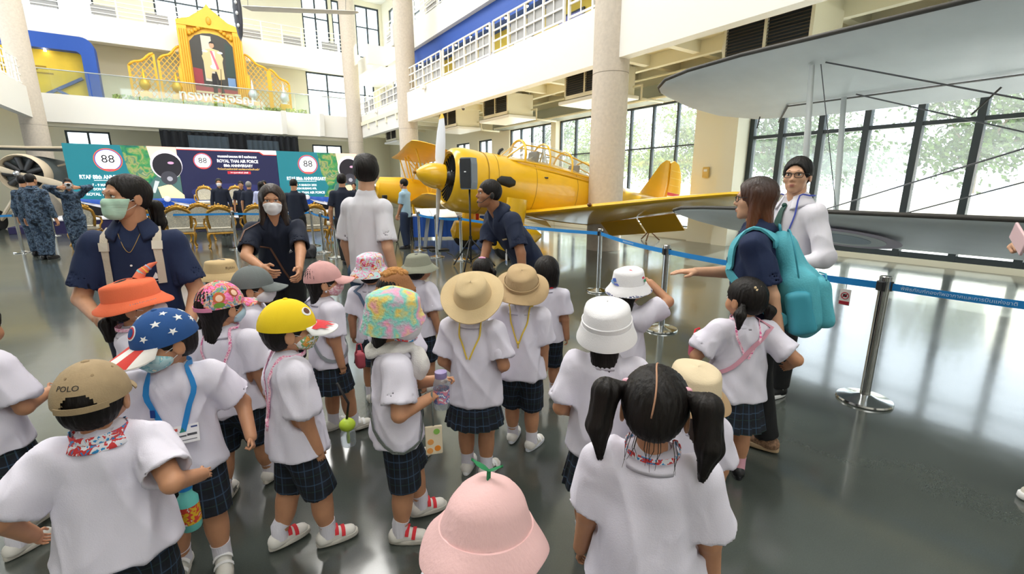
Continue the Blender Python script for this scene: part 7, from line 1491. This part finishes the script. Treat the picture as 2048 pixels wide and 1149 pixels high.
for i, (x_, y_) in enumerate(((-2.2, 11.5), (-1.78, 11.05))):
    t = thing('info_stand', 'slanted grey information stand with white board, %s one' % ('left', 'right')[i], 'stand', (x_, y_, 0), R(25)); MB().bevbox(-.22, .22, -.14, .14, 0, .03, .008).build('foot', blk, t); MB().bar((-.02, -.05, .02), (.14, .1, .86), .09, .03).build('leg', mat('stand grey', '8b9198', .4), t); MB().box(-.3, .3, -.2, .2, -.012, .012).xf(Matrix.Translation((.16, .08, .88)) @ Matrix.Rotation(R(25), 4, 'X')).build('board', whitep, t)
t = thing('handbag', 'slouched dark bag on the floor behind the navy suit', 'bag', (-4.5, 9.85, 0), R(10)); V, Q = sdf_mesh([('u', rbox((0, 0, .11), (.2, .1, .11), .05), 0), ('u', ell((.14, 0, .18), (.1, .08, .12)), .05)], .014); obj('body', np_mesh(*folds(V, Q, .01, 3, 22)), mat('dark grey bag leather', '2a2a30', .5), t, True); MB().tube([(-.12, 0, .18), (-.08, .02, .3), (.06, .02, .3), (.12, 0, .24)], .012, 6).build('handle', blk, t, True)
t = thing('power_cable', 'thin black cable lying on the floor below the propeller', 'cable', (-1.9, 10.9, 0)); MB().tube(smooth_path([(.35, -.2, .01), (.45, -.45, .01), (.55, -.65, .01), (.7, -1.2, .01), (1.05, -1.7, .01), (1.1, -2.2, .01)], 4), .008, 6).build('wire', blk, t, True)
t = thing('streamer', 'red remove-before-flight streamer hanging below the trainer', 'streamer', (-.85, 11.3, .72), R(20)); MB().loft([[(-.04, .01 * math.sin(z * 9), z), (.04, .01 * math.sin(z * 9 + 1), z)] for z in (0, .15, .3, .45, .55)], cap=False, closed=False).build('ribbon', mat('red streamer', 'd8392c', .7), t); MB().tube([(0, 0, .55), (0, 0, .6)], .006, 6).build('ring', steel, t)
t = thing('display_table', 'low display table with a blue skirt behind the info stands', 'table', (-1.4, 14.0, 0), R(10)); MB().bevbox(-1.6, 1.4, -.3, .3, .66, .7, .01).build('top', whic, t); MB().loft([[(-1.58 + 2.96 * k / 60, -.3 + .025 * math.sin(k * 1.9), z) for k in range(61)] for z in (.05, .66)], cap=False, closed=False).build('skirt', mat('royal blue skirt', '1d4fa8', .8), t, True)
for i, (x_, y_) in enumerate(((-3.95, 12.4), (-3.35, 12.2), (-2.95, 12.85))):
    t = thing('camera_tripod', 'black camera tripod at the left of the blue shirt man, %s of three' % ('first', 'second', 'third')[i], 'tripod', (x_, y_, 0), R(i * 40)); hh = 1.0 + .12 * i
    for a in (0, 120, 240): MB().tube([(0, 0, hh), (.28 * math.cos(R(a)), .28 * math.sin(R(a)), .01)], .015, 6).build('leg', blk, t, True)
    MB().tube([(0, 0, hh * .5), (0, 0, hh + .08)], .018, 8).build('centre_column', blk, t, True); MB().bevbox(-.06, .06, -.04, .04, hh + .08, hh + .18, .01).build('head', blk, t)
# ---- royal shrine on the end balcony: frame, portrait, lattice wings, urns, lettering, hedge
gl = mat('golden shrine paint', 'edb52f', .45, var=.05, vs_=2); gld = mat('deep golden trim', 'd79a1c', .45)
t = hthing('golden_shrine', 'golden gabled frame holding a tall portrait on the end balcony', 'portrait frame', 1.4, 30.5, 5.21)
fo = [(-1.95, 0), (-1.95, .9), (-1.6, .9), (-1.6, 2.2), (-1.42, 2.6), (-1.42, 4.55), (-.9, 4.72), (-.35, 4.95), (0, 5.5), (.35, 4.95), (.9, 4.72), (1.42, 4.55), (1.42, 2.6), (1.6, 2.2), (1.6, .9), (1.95, .9), (1.95, 0)]
MB().prism(fo, lambda a, b, d: (a, d, b), 0, .3).build('backing', gl, t)
for s in (-1, 1):
    for x0, x1, z1, d in ((1.0, 1.42, 4.3, .14), (1.42, 1.6, 2.2, .1), (1.6, 1.9, .9, .08)): MB().bevbox(min(s * x0, s * x1), max(s * x0, s * x1), -d, 0, .5 if x0 < 1.6 else 0, z1, .02).build('pilaster', gl, t)
    for q in range(4): MB().bar((s * (1.02 + q * .1), -.16, .95), (s * (1.02 + q * .1), -.16, 4.1), .025, .03).build('flute', gld, t)
    for q in range(5): MB().ball((s * (.92 - .14 * q), -.1, 3.95 + .1 * q), (.1, .06, .1), 10, 6).build('scroll_ornament', gld, t, True)
MB().bevbox(-1.95, 1.95, -.4, 0, 0, .55, .03).build('plinth', gl, t); MB().bevbox(-1.95, 1.95, -.45, 0, .5, .6, .02).build('plinth_moulding', gld, t)
MB().prism([(-1.42, 4.3), (1.42, 4.3), (1.42, 4.45), (.9, 4.65), (0, 5.35), (-.9, 4.65), (-1.42, 4.45)], lambda a, b, d: (a, d, b), -.16, 0).build('gable', gl, t); MB().ball((0, -.18, 4.65), (.12, .05, .2), 12, 8).build('crest', gld, t, True)
po = hthing('royal_portrait', 'full-length painted portrait of a figure in a cream robe on red carpet', 'portrait', 1.4, 30.46, 6.25)
ar = [(-.95, 0), (.95, 0), (.95, 2.55), (.7, 2.85), (.35, 3.0), (0, 3.05), (-.35, 3.0), (-.7, 2.85), (-.95, 2.55)]
def pf(name, poly, c, d): return MB().prism(poly, lambda a, b, e: (a, -e, b), d, d + .006).build(name, mat('painted ' + c, c, .5), po)
def eo(cx, cz, a, b, n=18): return [(cx + a * math.cos(2 * math.pi * k / n), cz + b * math.sin(2 * math.pi * k / n)) for k in range(n)]
pf('canvas', ar, '3a3834', .0); pf('pillar', [(-.45, .7), (.0, .7), (.0, 2.9), (-.45, 2.9)], 'c9c2b4', .008); pf('carpet', [(-.95, 0), (.95, 0), (.95, .32), (-.95, .42)], '9c2f38', .008); pf('carpet_edge', [(-.95, .08), (.95, .05), (.95, .14), (-.95, .18)], 'd8c79c', .012); pf('red_chair', [(-.95, .45), (-.55, .45), (-.55, 1.25), (-.95, 1.3)], '8f2f3a', .012); pf('blue_stool', [(.55, .45), (.9, .45), (.9, .95), (.55, .95)], '6f8fb8', .012); pf('green_curtain', [(.5, 1.0), (.95, 1.0), (.95, 2.5), (.6, 2.7)], '2c3f3a', .008)
pf('trousers', [(-.16, .12), (.02, .12), (.04, 1.0), (.2, .14), (.34, .14), (.2, 1.1), (-.18, 1.1)], '1d1a1e', .016); pf('robe', [(-.42, .85), (-.2, .8), (-.12, 1.2), (.08, 1.2), (.15, .8), (.42, .85), (.4, 1.7), (.46, 1.9), (.3, 2.25), (0, 2.32), (-.3, 2.25), (-.5, 1.9), (-.44, 1.6)], 'cdbb8c', .02); pf('white_shirt', [(-.08, 1.3), (.08, 1.3), (.1, 2.2), (-.1, 2.2)], 'e9e4d8', .024); pf('sash', [(-.12, 2.2), (-.02, 2.2), (.22, 1.35), (.12, 1.3)], 'd0697a', .028)
pf('epaulette', eo(-.33, 2.15, .13, .06), 'e9e6e0', .028); pf('epaulette', eo(.33, 2.15, .13, .06), 'e9e6e0', .028); pf('face', eo(0, 2.48, .105, .14), 'c99a7c', .024); pf('hair', [(-.11, 2.5), (-.11, 2.6), (0, 2.68), (.11, 2.6), (.11, 2.5), (.08, 2.57), (-.08, 2.57)], '1d1917', .03); pf('glove', eo(-.05, 1.42, .13, .1), 'efece6', .032); pf('sword', [(.16, .1), (.2, .1), (.3, 1.35), (.27, 1.35)], '6d5a3a', .032)
me = text_mesh('ทรงพระเจริญ', .62, .05, bold=.012); me.transform(Matrix.Translation((1.35, 29.92, 6.05)) @ Matrix.Rotation(R(90), 4, 'X') @ Matrix.Diagonal((3.3 / max(.1, max(v.co.x for v in me.vertices) - min(v.co.x for v in me.vertices)), 1, 1, 1)))
obj('greeting_letters', me, mat('white letter blocks', 'ebe7dc', .5), rz=HA, label='large white Thai letters below the golden portrait frame', cat='lettering')
def lattice(label, v0, v1, za, zb):
    t = hthing('lattice_screen', label, 'lattice screen', v0, 30.7, 5.2, group='golden lattice screens'); w_ = v1 - v0; h0, h1 = za - 5.2, zb - 5.2
    top = lambda x: h0 + (h1 - h0) * (x / w_) + .06 * math.sin(x / w_ * 9)
    MB().bar((0, 0, 0), (0, 0, h0), .1, .06, (0, 1, 0)).bar((w_, 0, 0), (w_, 0, h1), .1, .06, (0, 1, 0)).bar((0, 0, .05), (w_, 0, .05), .06, .1).build('frame', gl, t)
    MB().tube([(w_ * k / 8, 0, top(w_ * k / 8)) for k in range(9)], .06, 6).build('top_rail', gl, t, True)
    g = .3
    for sgn in (1, -1):
        k = -30
        while k < 40:
            c = k * g; pts = []
            for j in range(60):
                x = w_ * j / 59; z = sgn * x * 1.25 + c
                if .05 < z < top(x): pts.append((x, z))
            if len(pts) > 2: MB().bar((pts[0][0], .01 * sgn, pts[0][1]), (pts[-1][0], .01 * sgn, pts[-1][1]), .03, .035, (0, 1, 0)).build('lattice_bar', gl, t)
            k += 1
lattice('golden lattice screen, outermost left of the portrait', -2.2, -1.15, 7.35, 8.0); lattice('golden lattice screen just left of the portrait', -.98, -.02, 7.75, 8.5); lattice('golden lattice screen just right of the portrait', 2.88, 3.95, 8.55, 7.85); lattice('golden lattice screen, outermost right of the portrait', 4.05, 5.0, 7.95, 7.25)
for i, (v, c, l) in enumerate(((-1.65, 'e0b32a', 'golden'), (-.35, 'd9ad2c', 'golden'), (3.05, 'dcdde2', 'silver'), (4.6, 'dcdde2', 'silver'))):
    t = hthing('ceremonial_urn', '%s flame-topped urn on a golden pedestal, %s' % (l, ('far left', 'beside the portrait on the left', 'beside the portrait on the right', 'far right')[i]), 'urn', v, 30.2, 5.2)
    MB().bevbox(-.25, .25, -.2, .2, 0, .85, .03).build('pedestal', gl, t); MB().lathe([(.0, .85), (.16, .86), (.08, .95), (.2, 1.1), (.24, 1.25), (.16, 1.42), (.06, 1.55), (.05, 1.75), (.01, 2.0)], 20).build('urn', mat('urn ' + c, c, .35, .3), t, True, ang=60)
mb = MB(); rg = random.Random(2)
for k in range(2600):
    p = Vector((-2.9 + 8.5 * rg.random(), 29.45 + .3 * rg.random(), 5.45 + .3 * rg.random() ** 1.5)); n = Vector((rg.gauss(0, 1), rg.gauss(0, 1), rg.gauss(0, 1) + .6)).normalized(); a = n.orthogonal().normalized(); b = n.cross(a); s = .05 + .05 * rg.random(); mb.add([p + a * s, p + b * s * .5, p - a * s, p - b * s * .5], [(0, 1, 2, 3)])
o = mb.build('flower_hedge', ramp_mat('yellow green hedge leaves', ('6f9a3a', '9bb84a', 'd6c84a', '7fa845'), 14, .8), None, rz=HA, label='row of yellow green plants along the balcony edge below the portrait', cat='plants'); o['kind'] = 'stuff'
MB().box(-2.95, 5.65, 29.4, 29.8, 5.21, 5.48).build('planter', mat('planter box', '5d6b4a', .8), None, rz=HA, label='long low planter box on the balcony edge', cat='planter')
